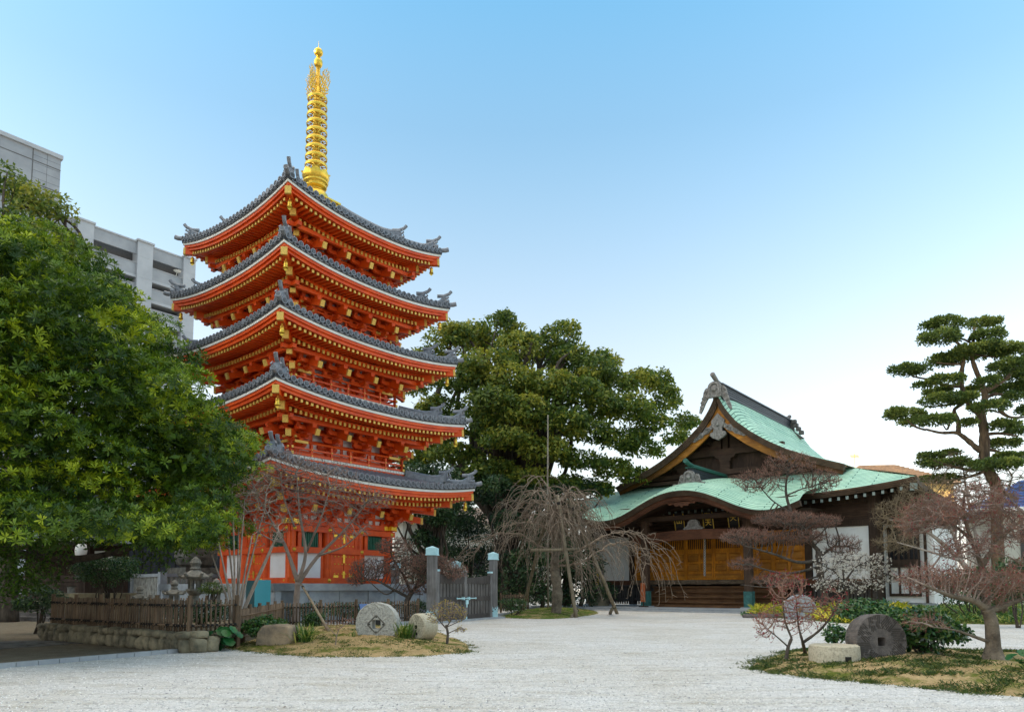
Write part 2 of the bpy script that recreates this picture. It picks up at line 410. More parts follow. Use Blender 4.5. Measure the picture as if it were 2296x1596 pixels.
def gravel_mat():
    m, nt, p = _new('white_gravel'); p.inputs['Roughness'].default_value = 0.95; p.inputs['Specular IOR Level'].default_value = 0.15
    tc = nt.nodes.new('ShaderNodeTexCoord')
    def vor(s):
        v = nt.nodes.new('ShaderNodeTexVoronoi'); v.inputs['Scale'].default_value = s
        nt.links.new(tc.outputs['Object'], v.inputs['Vector']); return v
    v1 = vor(62.0)
    v2 = vor(24.0)
    sep = nt.nodes.new('ShaderNodeSeparateColor'); nt.links.new(v1.outputs['Color'], sep.inputs[0])
    sep2 = nt.nodes.new('ShaderNodeSeparateColor'); nt.links.new(v2.outputs['Color'], sep2.inputs[0])
    r = _ramp(nt, sep.outputs[0], [(0.0, (0.36, 0.36, 0.36)), (0.2, (0.52, 0.515, 0.50)), (0.85, (0.65, 0.64, 0.615)), (1.0, (0.74, 0.73, 0.70))])
    r2 = _ramp(nt, sep2.outputs[1], [(0.0, (0.72, 0.73, 0.75)), (0.2, (1, 1, 1)), (1.0, (1, 1, 1))])
    c1 = _mix(nt, 1.0, r.outputs[0], r2.outputs[0], 'MULTIPLY')
    n = _nz(nt, 0.35, 5, 0.6); rr = _ramp(nt, n.outputs[0], [(0.38, (0.90, 0.875, 0.83)), (0.6, (1, 1, 1))])
    n3 = _nz(nt, 1.4, 6, 0.75, stretch=(0.5, 2.2, 1)); r3 = _ramp(nt, n3.outputs[0], [(0.34, (0.76, 0.73, 0.66)), (0.50, (1, 1, 1))])
    c2 = _mix(nt, 1.0, c1, rr.outputs[0], 'MULTIPLY')
    c3 = _mix(nt, 1.0, c2, r3.outputs[0], 'MULTIPLY')
    n4 = _nz(nt, 4.5, 7, 0.8, stretch=(0.8, 1.5, 1)); r4 = _ramp(nt, n4.outputs[0], [(0.36, (0.80, 0.78, 0.73)), (0.50, (1, 1, 1))]); c3 = _mix(nt, 0.8, c3, r4.outputs[0], 'MULTIPLY')
    nt.links.new(c3, p.inputs['Base Color'])
    b = _bump(nt, p, v1.outputs['Distance'], 0.55, 0.012); b.invert = True
    return m
GRAVEL = gravel_mat()

def dirt_mat(name, dirt, dirt2, moss, mfrac):
    m, nt, p = _new(name); p.inputs['Roughness'].default_value = 0.95; p.inputs['Specular IOR Level'].default_value = 0.1
    n = _nz(nt, 3.0, 8, 0.75); r = _ramp(nt, n.outputs[0], [(0.3, dirt2), (0.65, dirt)])
    n2 = _nz(nt, 1.6, 8, 0.72); r2 = _ramp(nt, n2.outputs[0], [(mfrac - 0.05, (0, 0, 0)), (mfrac + 0.07, (1, 1, 1))])
    n3 = _nz(nt, 60, 3, 0.7); r3 = _ramp(nt, n3.outputs[0], [(0.35, (0.6, 0.6, 0.6)), (0.62, (1.1, 1.1, 1.1))])
    c1 = _mix(nt, r2.outputs[0], r.outputs[0], moss)
    nt.links.new(_mix(nt, 1.0, c1, r3.outputs[0], 'MULTIPLY'), p.inputs['Base Color'])
    _bump(nt, p, n3.outputs[0], 0.7, 0.02)
    return m
DIRT_M = dirt_mat('mossy_bed_soil', (0.50, 0.365, 0.185), (0.31, 0.215, 0.10), (0.12, 0.14, 0.022), 0.53)
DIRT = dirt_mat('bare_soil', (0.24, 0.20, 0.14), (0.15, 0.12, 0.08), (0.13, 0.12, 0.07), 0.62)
MOSS = dirt_mat('moss_cover', (0.40, 0.30, 0.14), (0.22, 0.17, 0.08), (0.09, 0.14, 0.02), 0.45)

def copper_mat():
    m, nt, p = _new('verdigris_copper'); p.inputs['Roughness'].default_value = 0.6; p.inputs['Specular IOR Level'].default_value = 0.3
    tc = nt.nodes.new('ShaderNodeTexCoord')
    br = nt.nodes.new('ShaderNodeTexBrick')
    br.inputs['Scale'].default_value = 1.0; br.inputs['Brick Width'].default_value = 2.6; br.inputs['Row Height'].default_value = 0.26
    br.inputs['Mortar Size'].default_value = 0.03; br.inputs['Mortar Smooth'].default_value = 0.25; br.inputs['Bias'].default_value = 0.0
    br.inputs['Color1'].default_value = (0.46, 0.70, 0.54, 1); br.inputs['Color2'].default_value = (0.36, 0.60, 0.45, 1); br.inputs['Mortar'].default_value = (0.03, 0.12, 0.09, 1)
    nt.links.new(tc.outputs['UV'], br.inputs['Vector'])
    n = _nz(nt, 0.9, 6, 0.7); r = _ramp(nt, n.outputs[0], [(0.3, (0.72, 0.80, 0.80)), (0.6, (1.05, 1.03, 1.0))])
    n2 = _nz(nt, 5.0, 6, 0.8, stretch=(1, 1, 0.35)); r2 = _ramp(nt, n2.outputs[0], [(0.28, (0.70, 0.62, 0.5)), (0.42, (1, 1, 1))])
    c1 = _mix(nt, 1.0, br.outputs[0], r.outputs[0], 'MULTIPLY')
    c2 = _mix(nt, 0.75, c1, r2.outputs[0], 'MULTIPLY')
    nt.links.new(c2, p.inputs['Base Color'])
    b = _bump(nt, p, br.outputs['Fac'], 0.6, 0.03); b.invert = True
    return m
COPPER = copper_mat()
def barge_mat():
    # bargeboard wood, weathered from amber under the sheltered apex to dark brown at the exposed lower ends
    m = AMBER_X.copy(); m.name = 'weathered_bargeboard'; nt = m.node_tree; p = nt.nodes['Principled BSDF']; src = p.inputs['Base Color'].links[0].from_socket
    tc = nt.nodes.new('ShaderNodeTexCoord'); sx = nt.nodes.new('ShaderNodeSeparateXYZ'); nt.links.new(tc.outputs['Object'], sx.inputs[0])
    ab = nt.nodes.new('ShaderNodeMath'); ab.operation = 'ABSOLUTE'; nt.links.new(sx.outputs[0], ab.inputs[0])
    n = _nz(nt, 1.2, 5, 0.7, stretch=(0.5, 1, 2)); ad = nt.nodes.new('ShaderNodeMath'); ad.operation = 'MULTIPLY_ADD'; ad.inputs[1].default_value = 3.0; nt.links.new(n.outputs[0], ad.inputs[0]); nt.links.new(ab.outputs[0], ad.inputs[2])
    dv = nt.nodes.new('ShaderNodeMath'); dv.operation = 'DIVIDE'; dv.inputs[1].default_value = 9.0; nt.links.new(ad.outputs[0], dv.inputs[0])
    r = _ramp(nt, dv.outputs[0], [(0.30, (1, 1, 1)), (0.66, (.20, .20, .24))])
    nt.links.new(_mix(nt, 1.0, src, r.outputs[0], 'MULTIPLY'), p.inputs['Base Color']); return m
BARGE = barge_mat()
# ------------------------------------------------------------------ ground
def ground_sheet():
    mb = MB(); xs = [-400, -60, -30, -15, 0, 15, 30, 60, 400]; ys = [-60, -10, 0, 10, 20, 30, 45, 70, 120, 900]
    P = np.array([[(x, y, 0.0) for x in xs] for y in ys]); mb.grid(P, flip=False)
    return mb.build('gravel_yard', GRAVEL)
struct(ground_sheet(), label='pale gravel yard spread in front of the temple', cat='gravel')

# ------------------------------------------------------------------ five-storey pagoda
PC = np.array([-8.785, 31.0])
A_E = [5.078, 4.768, 4.488, 4.242, 3.963]      # half width of each eave
Z_E = [5.537, 8.380, 11.098, 13.643, 16.153]   # height of each eave corner
SAG = [0.40, 0.35, 0.38, 0.42, 0.49]
B_W = [2.43, 2.25, 2.08, 1.93, 1.78]           # half width of each body
C_B = [0, 2.90, 2.66, 2.45, 2.26]              # half width of each balcony
Z_F = [1.44, 6.30, 9.16, 11.80, 14.32]         # floor of each storey
N_R = [45, 43, 41, 39, 37]
pag = thing('pagoda', 'tall five storey vermilion pagoda with grey tiled roofs and a golden spire', 'pagoda', (PC[0], PC[1], 0), ROT_P)

def each4(sub_, name, m, parent):
    for k_ in range(4): q_ = MB(); q_.rot4(sub_, (k_,)); q_.build(name, m, parent)
def platform():
    mb = MB(); s = MB()
    s.box(-4.3, 4.3, -4.3, -3.4, 1.16, 1.42)
    s.box(-4.2, 4.2, -4.2, -3.4, 0.28, 1.157)
    s.box(-4.36, 4.36, -4.36, -3.4, 0, 0.277)
    for x in np.linspace(-4.1, 4.1, 7): s.box(x - 0.11, x + 0.11, -4.235, -4.19, 0.28, 1.157)
    mb.rot4(s); mb.box(-4.0, 4.0, -4.0, 4.0, 1.2, 1.424)
    mb.build('stone_platform', GRANITE, pag)
platform()

def eave_z(i, x, w=1.0):
    return Z_E[i] - SAG[i] * (1 - np.abs(np.asarray(x) / A_E[i]) ** 2.3) * 1.0 - SAG[i] * (1 - w) * np.abs(np.asarray(x) / A_E[i]) ** 2.3

def storey(i):
    a, b, zm = A_E[i], B_W[i], Z_E[i] - SAG[i]
    ht, zt = (0.72, 18.02) if i == 4 else (C_B[i + 1] - 0.02, Z_F[i + 1] - 0.24)
    n = N_R[i]
    def roof_pt(xn, v, lift=0.0):
        half = a + (ht - a) * v
        z = zm + 0.20 + SAG[i] * np.abs(xn) ** 2.3 * (1 - v) ** 1.6 + (zt - zm - 0.20) * np.maximum(v, 0) ** (1.22 if i < 4 else 1.35)
        return np.stack([xn * half, -half + 0 * xn, z + lift], -1)
    # -- tiled roof surface
    s = MB(); U, Vv = np.meshgrid(np.linspace(-1, 1, 29), np.linspace(-0.02, 1, 11)); s.grid(roof_pt(U, Vv), flip=False)
    mb = MB(); mb.rot4(s)
    roof = mb.build('roof', TILE, pag, smooth=True)
    # -- rows of round tiles with stamped end discs
    s = MB(); nt_ = int(round(2 * a / 0.262)); step = 2 * a / nt_
    for k in range(nt_):
        x0 = -a + step * (k + 0.5)
        dmax = min(a - ht, a - abs(x0) - 0.05)
        if dmax < 0.12: dmax = 0.12
        pts = []
        for d in np.linspace(-0.07, dmax, max(3, int(dmax / 0.3) + 2)):
            v = d / (a - ht); half = a - d
            pts.append(roof_pt(np.array(np.clip(x0 / half, -1, 1)), np.array(max(v, -0.02)))); pts[-1][1] = -half; pts[-1][2] += 0.035
        s.tube(pts, 0.074, 7, 0)
        p = pts[0]; e = 0.112; c0 = np.array([x0, -a - 0.10, p[2] + 0.035])
        s.tube([c0 + (0, 0.16, 0.0), c0, c0], [e * 0.86, e, e], 12, 0, cap=False)
        s.tube([c0, c0 + (0, 0.012, 0)], [e * 0.80, e * 0.78], 12, 1)
        s.tube([c0 + (0, -0.001, 0), c0 + (0, 0.001, 0)], [e, e * 0.78], 12, 0, cap=False)
        if k:   # hanging flat tile between two rolls
            xm = x0 - step / 2; zz = p[2] - 0.075
            s.tube([(xm - step * .36, -a - 0.03, zz + .05), (xm - step * .15, -a - 0.035, zz - .015), (xm + step * .15, -a - 0.035, zz - .015), (xm + step * .36, -a - 0.03, zz + .05)], 0.034, 5, 0)
    mb = MB(); mb.rot4(s); mb.build('round_tile_rows', [TILE, TILE_F], roof)
    # -- eave boards
    xs = np.linspace(-a, a, 41)
    def band(mbx, din, z0, z1, th, mi=0):
        k = (a - din) / a
        zz = eave_z(i, xs)
        top = np.stack([xs * k, np.full(41, -(a - din)), zz + z1], -1); bot = top.copy(); bot[:, 2] = zz + z0
        V = [top, bot]
        k2 = (a - din - th) / a
        ti = np.stack([xs * k2, np.full(41, -(a - din - th)), zz + z1], -1); bi = ti.copy(); bi[:, 2] = zz + z0
        m = 41; V = np.concatenate([top, bot, ti, bi]); F = []
        for q in range(m - 1):
            F += [(q, m + q, m + q + 1, q + 1), (q, q + 1, 2 * m + q + 1, 2 * m + q), (m + q, 3 * m + q, 3 * m + q + 1, m + q + 1)]
        mbx.add(V, F, mi)
    s = MB(); band(s, -0.03, 0.095, 0.235, 0.35); mb = MB(); mb.rot4(s); mb.build('tile_bed', TILE_D, roof)
    s = MB(); band(s, 0.0, 0.0, 0.094, 0.3); mb = MB(); mb.rot4(s); mb.build('white_eave_board', WHITE2, roof)
    s = MB(); band(s, 0.05, -0.11, -0.002, 0.3); band(s, 0.13, -0.235, -0.112, 0.5); band(s, 0.98, -0.44, -0.30, 0.10)
    # soffit boards above the rafters
    kk = np.linspace(-1, 1, 21)
    def soff(d0, z0, d1, z1, w0, w1):
        P = []
        for d, zo, w in ((d0, z0, w0), (d1, z1, w1)):
            half = a - d; zz = zm + zo + SAG[i] * np.abs(kk) ** 2.3 * w
            P.append(np.stack([kk * half, np.full(21, -half), zz], -1))
        s.grid(np.array(P), flip=True)
    soff(0.16, -0.24, 1.05, -0.16, 1.0, 0.85); soff(1.0, -0.36, a - b + 0.05, 0.02, 0.85, 0.35)
    mb = MB(); mb.rot4(s); mb.build('eave_boards', RED, roof)
    # -- two rows of rafters with gilt ends
    s = MB(); g = MB()
    for k in range(n):
        x0 = -a + 2 * a * (k + 0.5) / n; xn = abs(x0 / a) ** 2.3 * SAG[i]
        for (d0, z0, w0, d1, z1, w1, wd, hg) in ((0.24, -0.295, 1.0, 1.02, -0.215, 0.86, 0.088, 0.105), (0.93, -0.45, 0.87, a - b, -0.06, 0.35, 0.095, 0.135)):
            if a - abs(x0) - 0.12 < d0: continue
            dd = min(d1, a - abs(x0) - 0.06); f = (dd - d0) / (d1 - d0)
            if f <= 0.02: continue
            za = zm + z0 + xn * w0; zb = zm + (z0 + (z1 - z0) * f) + xn * (w0 + (w1 - w0) * f)
            s.beam((x0, -(a - d0), za), (x0, -(a - dd), zb), wd, hg)
            g.cbox((x0, -(a - d0) - 0.010, za), (wd + 0.006, 0.05, hg + 0.004))
    mb = MB(); mb.rot4(s); raf = mb.build('rafters', RED, roof)
    mb = MB(); mb.rot4(g); mb.build('rafter_caps', GOLDP, roof)
    # -- corner rafters, stacked corner tails
    s = MB(); g = MB(); q = math.sqrt(0.5)
    def diag(d_, z): return np.array([-(a - d_), -(a - d_), z])
    zc = Z_E[i]
    s.beam(diag(0.06, zc - 0.30), diag(1.1, zc - 0.36), 0.21, 0.27); g.beam(diag(0.045, zc - 0.30), diag(0.11, zc - 0.304), 0.226, 0.29)
    s.beam(diag(0.72, zc - 0.62), diag(a - b, zm - 0.15), 0.21, 0.29); g.beam(diag(0.705, zc - 0.62), diag(0.78, zc - 0.622), 0.226, 0.31)
    zb = zm - 1.36
    s.beam(diag(1.22, zm - 0.60), diag(a - b, zm - 0.35), 0.19, 0.26); g.beam(diag(1.205, zm - 0.60), diag(1.27, zm - 0.598), 0.206, 0.28)
    s.beam(diag(1.62, zm - 0.98), diag(a - b, zm - 0.70), 0.19, 0.26); g.beam(diag(1.605, zm - 0.98), diag(1.67, zm - 0.978), 0.206, 0.28)
    each4(s, 'corner_rafter', RED, roof)
    each4(g, 'corner_rafter_cap', GOLDP, roof)
    # -- bracket sets: stepped arms, bearing blocks, tail rafters with gilt ends
    s = MB(); g = MB(); w_ = MB()
    cols = [-b + 0.02, -b / 3, b / 3, b - 0.02]
    def block(x, y, z, k=0.2):
        e = k * 0.36; f = k * 0.5
        s.hexa([(x - e, y - e, z), (x + e, y - e, z), (x + e, y + e, z), (x - e, y + e, z), (x - f, y - f, z + k * .45), (x + f, y - f, z + k * .45), (x + f, y + f, z + k * .45), (x - f, y + f, z + k * .45)])
        s.cbox((x, y, z + k * .62), (k, k, k * .36))
    tiers = [(0.0, 0.16, 0.95), (0.36, 0.43, 0.95), (0.72, 0.70, 1.02)]
    for x in cols:
        corner = abs(x) > b * 0.6
        block(x, -b, zb - 0.06, 0.30)
        for j, (o_, dz, L) in enumerate(tiers):
            y = -b - o_; z = zb + dz
            # cross arm parallel to the wall, ends rounded up
            s.prism([(-L / 2, .09), (-L / 2, .0), (-L / 2 + .1, -.07), (L / 2 - .1, -.07), (L / 2, .0), (L / 2, .09)], (x, y - .065, z), (1, 0, 0), (0, 0, 1), (0, 1, 0), 0.13)
            for dx in (-L / 2 + .1, 0, L / 2 - .1): block(x + dx, y, z + 0.09, 0.18)
            # arm stepping out
            s.prism([(0.2, .09), (0.2, -.07), (-o_ - .36, -.07), (-o_ - .48, .0), (-o_ - .48, .09)], (x + .07, -b, z + 0.004), (0, 1, 0), (0, 0, 1), (-1, 0, 0), 0.14)
        s.beam((x, -b + .1, zm - 0.38), (x, -b - 1.42, zm - 0.90), 0.16, 0.23); g.beam((x, -b - 1.405, zm - 0.895), (x, -b - 1.47, zm - 0.917), 0.175, 0.25)
        block(x, -b - 1.15, zm - 0.70, 0.2)
    Lc = b + 1.2
    s.box(-Lc - .3, Lc + .3, -b - 1.24, -b - 1.08, zm - 0.56, zm - 0.40)
    s.box(-b - .9, b + .9, -b - 0.44, -b - 0.32, zb + 0.60, zb + 0.70)
    # bracket-zone wall: plaster panels with red frames and inter-column struts
    w_.box(-b + .05, b - .05, -b + 0.05, -b + 0.25, zb - 0.10, zm - 0.05)
    for z0, z1 in ((zb - .16, zb - .02), (zb + .32, zb + .42), (zb + .80, zb + .92)): s.box(-b - .05, b + .05, -b - .02, -b + .12, z0, z1)
    for x in (-2 * b / 3, 0, 2 * b / 3): s.box(x - .055, x + .055, -b + .0, -b + .1, zb - .02, zb + .8)
    # curved ribs of the soffit cove between bracket sets
    for x in np.arange(-b - .6, b + .6, 0.12):
        s.tube([(x, -b - .78, zb + .98), (x, -b - .92, zb + 1.02), (x, -b - 1.06, zb + .98 - .06)], 0.02, 4)
    w_.box(-b - .9, b + .9, -b - 1.06, -b - .74, zb + 1.0, zb + 1.03)
    mb = MB(); mb.rot4(s); br = mb.build('bracket_sets', RED, pag)
    mb = MB(); mb.rot4(g); mb.build('tail_rafter_caps', GOLDP, br)
    mb = MB(); mb.rot4(w_); mb.build('plaster_panels', WHITE, br)
    # -- ridges on the four hips, in two steps with up-swept ends and stamped discs
    s = MB()
    def rp(v, up=0.0):
        p = roof_pt(np.array(-1.0), np.array(v)); return p + np.array([0, 0, up])
    dg = np.array([-q, -q, 0.0])
    for (v0, v1, w0, h0, horn) in ((0.40, 0.98, 0.25, 0.30, 0.24), (0.07, 0.42, 0.22, 0.20, 0.26)):
        vs = np.linspace(v0, v1, 12); P = []
        for v in vs:
            u_ = (v - v0) / (v1 - v0); P.append(rp(v, 0.02) + np.array([0, 0, horn * max(0, 1 - u_ * 2.6) ** 2.0]))
        P = np.array(P)
        for j in range(len(P) - 1):
            s.beam(P[j] + (0, 0, h0 * .35), P[j + 1] + (0, 0, h0 * .35), w0, h0 * .95)
            s.beam(P[j] + (0, 0, h0 * .45), P[j + 1] + (0, 0, h0 * .45), w0 * 1.12, h0 * .12)
            s.beam(P[j] + (0, 0, h0 * .70), P[j + 1] + (0, 0, h0 * .70), w0 * 1.12, h0 * .10)
        s.tube(P + np.array([0, 0, h0 * 0.93]), [0.085] * len(P), 8)
        e = P[0]
        s.beam(e + dg * .01 + (0, 0, h0 * .3), e + dg * .07 + (0, 0, h0 * .32), w0 * 1.15, h0 * 1.15)          # end ornament
        for sx in (-1, 1):
            sd_ = np.array([q, -q, 0]) * sx * w0 * .62
            s.tube([e + sd_ + (0, 0, h0 * .1), e + sd_ * 1.25 + dg * .16 + (0, 0, h0 * .55), e + sd_ * .9 + dg * .1 + (0, 0, h0 * 1.0)], [.035, .04, .015], 6)
            s.tube([e + sd_ * .95 - (0, 0, .06), e + sd_ * .95 + dg * .2 - (0, 0, .07)], [.065, .07], 10)
        tip = e + (0, 0, h0 * 1.05)
        s.tube([tip - dg * .35, tip - dg * .05 + (0, 0, .01), tip + dg * .18 + (0, 0, .12), tip + dg * .28 + (0, 0, .24)], [.08, .075, .07, .075], 12)   # projecting round end tile
        f = tip + dg * .281 + (0, 0, .243)
        s.tube([f, f + dg * .002 + (0, 0, .003)], [.06, .058], 12, 1)
    c0 = rp(-0.02, 0.06)
    s.tube([c0 - dg * .15, c0 + dg * .12 + (0, 0, .03), c0 + dg * .24 + (0, 0, .07)], [.09, .10, .10], 12)
    s.tube([c0 + dg * .246 + (0, 0, .072), c0 + dg * .25 + (0, 0, .073)], [.078, .076], 12, 1)
    each4(s, 'hip_ridge', [TILE, TILE_F], roof)
    # -- body and balcony
    if i > 0:
        c, zf = C_B[i], Z_F[i]
        s = MB(); w_ = MB(); g = MB()
        s.box(-c + .03, c - .03, -c + .03, -b, zf - .22, zf - .004)
        for x in np.arange(-c + .1, c - .05, 0.155): w_.box(x - .068, x + .068, -c - .012, -c + .10, zf - .10, zf)
        s.box(-c, c, -c, -c + .06, zf - .24, zf - .102)
        e = c - 0.10
        nb = 7
        for k in range(nb):
            x = -e + 2 * e * k / (nb - 1)
            s.box(x - .045, x + .045, -e - .045, -e + .045, zf, zf + (0.60 if k in (0, nb - 1) else 0.50))
            g.cbox((x, -e - .05, zf + .30), (.05, .02, .05)); g.cbox((x, -e - .055, zf + .06), (.06, .02, .05))
        s.box(-e - .12, e + .12, -e - .04, -e + .04, zf + .03, zf + .12)
        s.box(-e - .12, e + .12, -e - .032, -e + .032, zf + .26, zf + .33)
        s.tube([(-e - .30, -e, zf + .66), (-e - .1, -e, zf + .59), (-e + .2, -e, zf + .565), (e - .2, -e, zf + .565), (e + .1, -e, zf + .59), (e + .30, -e, zf + .66)], .045, 8)
        for sx in (-1, 1):
            g.tube([(sx * (e + .27), -e, zf + .65), (sx * (e + .33), -e, zf + .672)], .055, 8)
            g.box(min(sx * (e - .15), sx * (e - .75)), max(sx * (e - .15), sx * (e - .75)), -e - .05, -e + .05, zf + .50, zf + .60)
            g.cbox((sx * (e + .125), -e, zf + .075), (.03, .095, .11)); g.cbox((sx * (e + .125), -e, zf + .295), (.03, .08, .09))
        mb = MB(); mb.rot4(s); bal = mb.build('balcony', RED, pag)
        mb = MB(); mb.rot4(w_); mb.build('white_plank_ends', WHITE2, bal)
        mb = MB(); mb.rot4(g); mb.build('railing_fittings', GOLDP, bal)
        s = MB(); w_ = MB()
        for x in (-b, -b / 3, b / 3): s.cyl((x, -b, zf - .2), (x, -b, zm - 0.3), .13, 12)
        for z0, z1 in ((zf, zf + .14), (zb - .30, zb - .17)): s.box(-b, b, -b - .06, -b + .06, z0, z1)
        s.box(-b / 3, b / 3, -b + .03, -b + .08, zf, zb - .2)
        for sx in (-1, 1): w_.box(sx * 2 * b / 3 - b / 3 + .1, sx * 2 * b / 3 + b / 3 - .1, -b + .02, -b + .1, zf + .1, zb - .2)
        mb = MB(); mb.rot4(s); bw = mb.build('storey_frame', RED, pag)
        mb = MB(); mb.rot4(w_); mb.build('plaster_panels', WHITE, bw)
    return roof
for i in range(5): storey(i)

def ground_storey():
    b = B_W[0]; z0, z1 = 1.43, 3.82
    s = MB(); w_ = []; g = MB(); gr = []; dr = []
    xs = (-b, -b / 3, b / 3)
    for x in xs: s.cyl((x, -b, z0), (x, -b, z1 + .5), .175, 14)
    s.box(-b - .28, b + .28, -b - .24, -b + .1, z0 - .01, z0 + .22)          # sill beam
    s.box(-b - .16, b + .16, -b - .22, -b + .06, 2.62, 2.84)                 # waist rail
    s.box(-b - .16, b + .16, -b - .22, -b + .06, 3.44, 3.66)                 # head rail
    s.box(-b - .34, b + .34, -b - .13, -b + .13, 3.70, 3.92)
    for sx in (-1, 1):
        c = sx * 2 * b / 3; w = b / 3 - .17
        w_.append(MB()); gr.append(MB())
        w_[-1].box(c - w + .1, c + w - .1, -b - .035, -b + .05, z0 + .2, 2.64)
        gr[-1].box(c - w + .24, c + w - .24, -b - .02, -b + .04, 2.86, 3.43)
        for k in range(9):
            xx = c - w + .30 + (2 * w - .60) * k / 8; gr[-1].box(xx - .022, xx + .022, -b - .05, -b - .021, 2.86, 3.43)
        for xx in (c - w + .17, c + w - .17): s.box(xx - .08, xx + .08, -b - .06, -b + .06, 2.83, 3.45)
        for xx in (c - w + .05, c + w - .05): s.box(xx - .06, xx + .06, -b - .05, -b + .06, z0 + .2, 2.63)
    # double door in the middle bay
    for sx in (-1, 1):
        x0, x1 = sorted((sx * .012, sx * (b / 3 - .28)))
        dr.append(MB()); dr[-1].box(x0, x1, -b - .075, -b + .05, z0 + .215, 3.435)
    for sx in (-1, 1):
        xx = sx * (b / 3 - .21); s.box(xx - .07, xx + .07, -b - .10, -b + .06, z0 + .2, 3.45)
    for z in (1.82, 2.22, 2.52, 2.95, 3.25):
        for k in range(6):
            xx = -b / 3 + .36 + (2 * b / 3 - .72) * k / 5; g.lathe([(0.0, .035), (.022, .03), (.032, 0.0)], 8, (0, 0, 0), cap=False)
            V = g.V[-1]; V[:] = np.stack([V[:, 0] + xx, -V[:, 2] - b - .074, V[:, 1] + z], -1)
    for z in (1.72, 3.36):
        for sx in (-1, 1): g.cbox((sx * (b / 3 - .42), -b - .082, z), (.24, .02, .10))
    for z in (1.75, 2.45, 3.25): g.cbox((0, -b - .085, z), (.10, .022, .36))
    for x in (-b, -b / 3, b / 3, b):
        for z in (1.55, 2.73, 3.55):
            g.lathe([(0.0, .06), (.03, .055), (.045, .03), (.075, .012), (.085, 0.0)], 10, cap=False)
            V = g.V[-1]; V[:] = np.stack([V[:, 0] + x, -V[:, 2] - b - (.225 if z > 2 else .245), V[:, 1] + z], -1)
    for sx in (-1, 1): g.box(min(sx * (b + .35), sx * (b - .35)), max(sx * (b + .35), sx * (b - .35)), -b - .14, -b + .14, 3.72, 3.90)
    mb = MB(); mb.rot4(s); bd = mb.build('timber_frame', RED, pag)
    for q_ in w_: each4(q_, 'white_wall_panel', WHITE, bd)
    for q_ in gr: each4(q_, 'lattice_window', GREEN_P, bd)
    for q_ in dr: each4(q_, 'door_leaf', RED, pag)
    mb = MB(); mb.rot4(g); mb.build('gilt_fittings', GOLD, bd)
ground_storey()

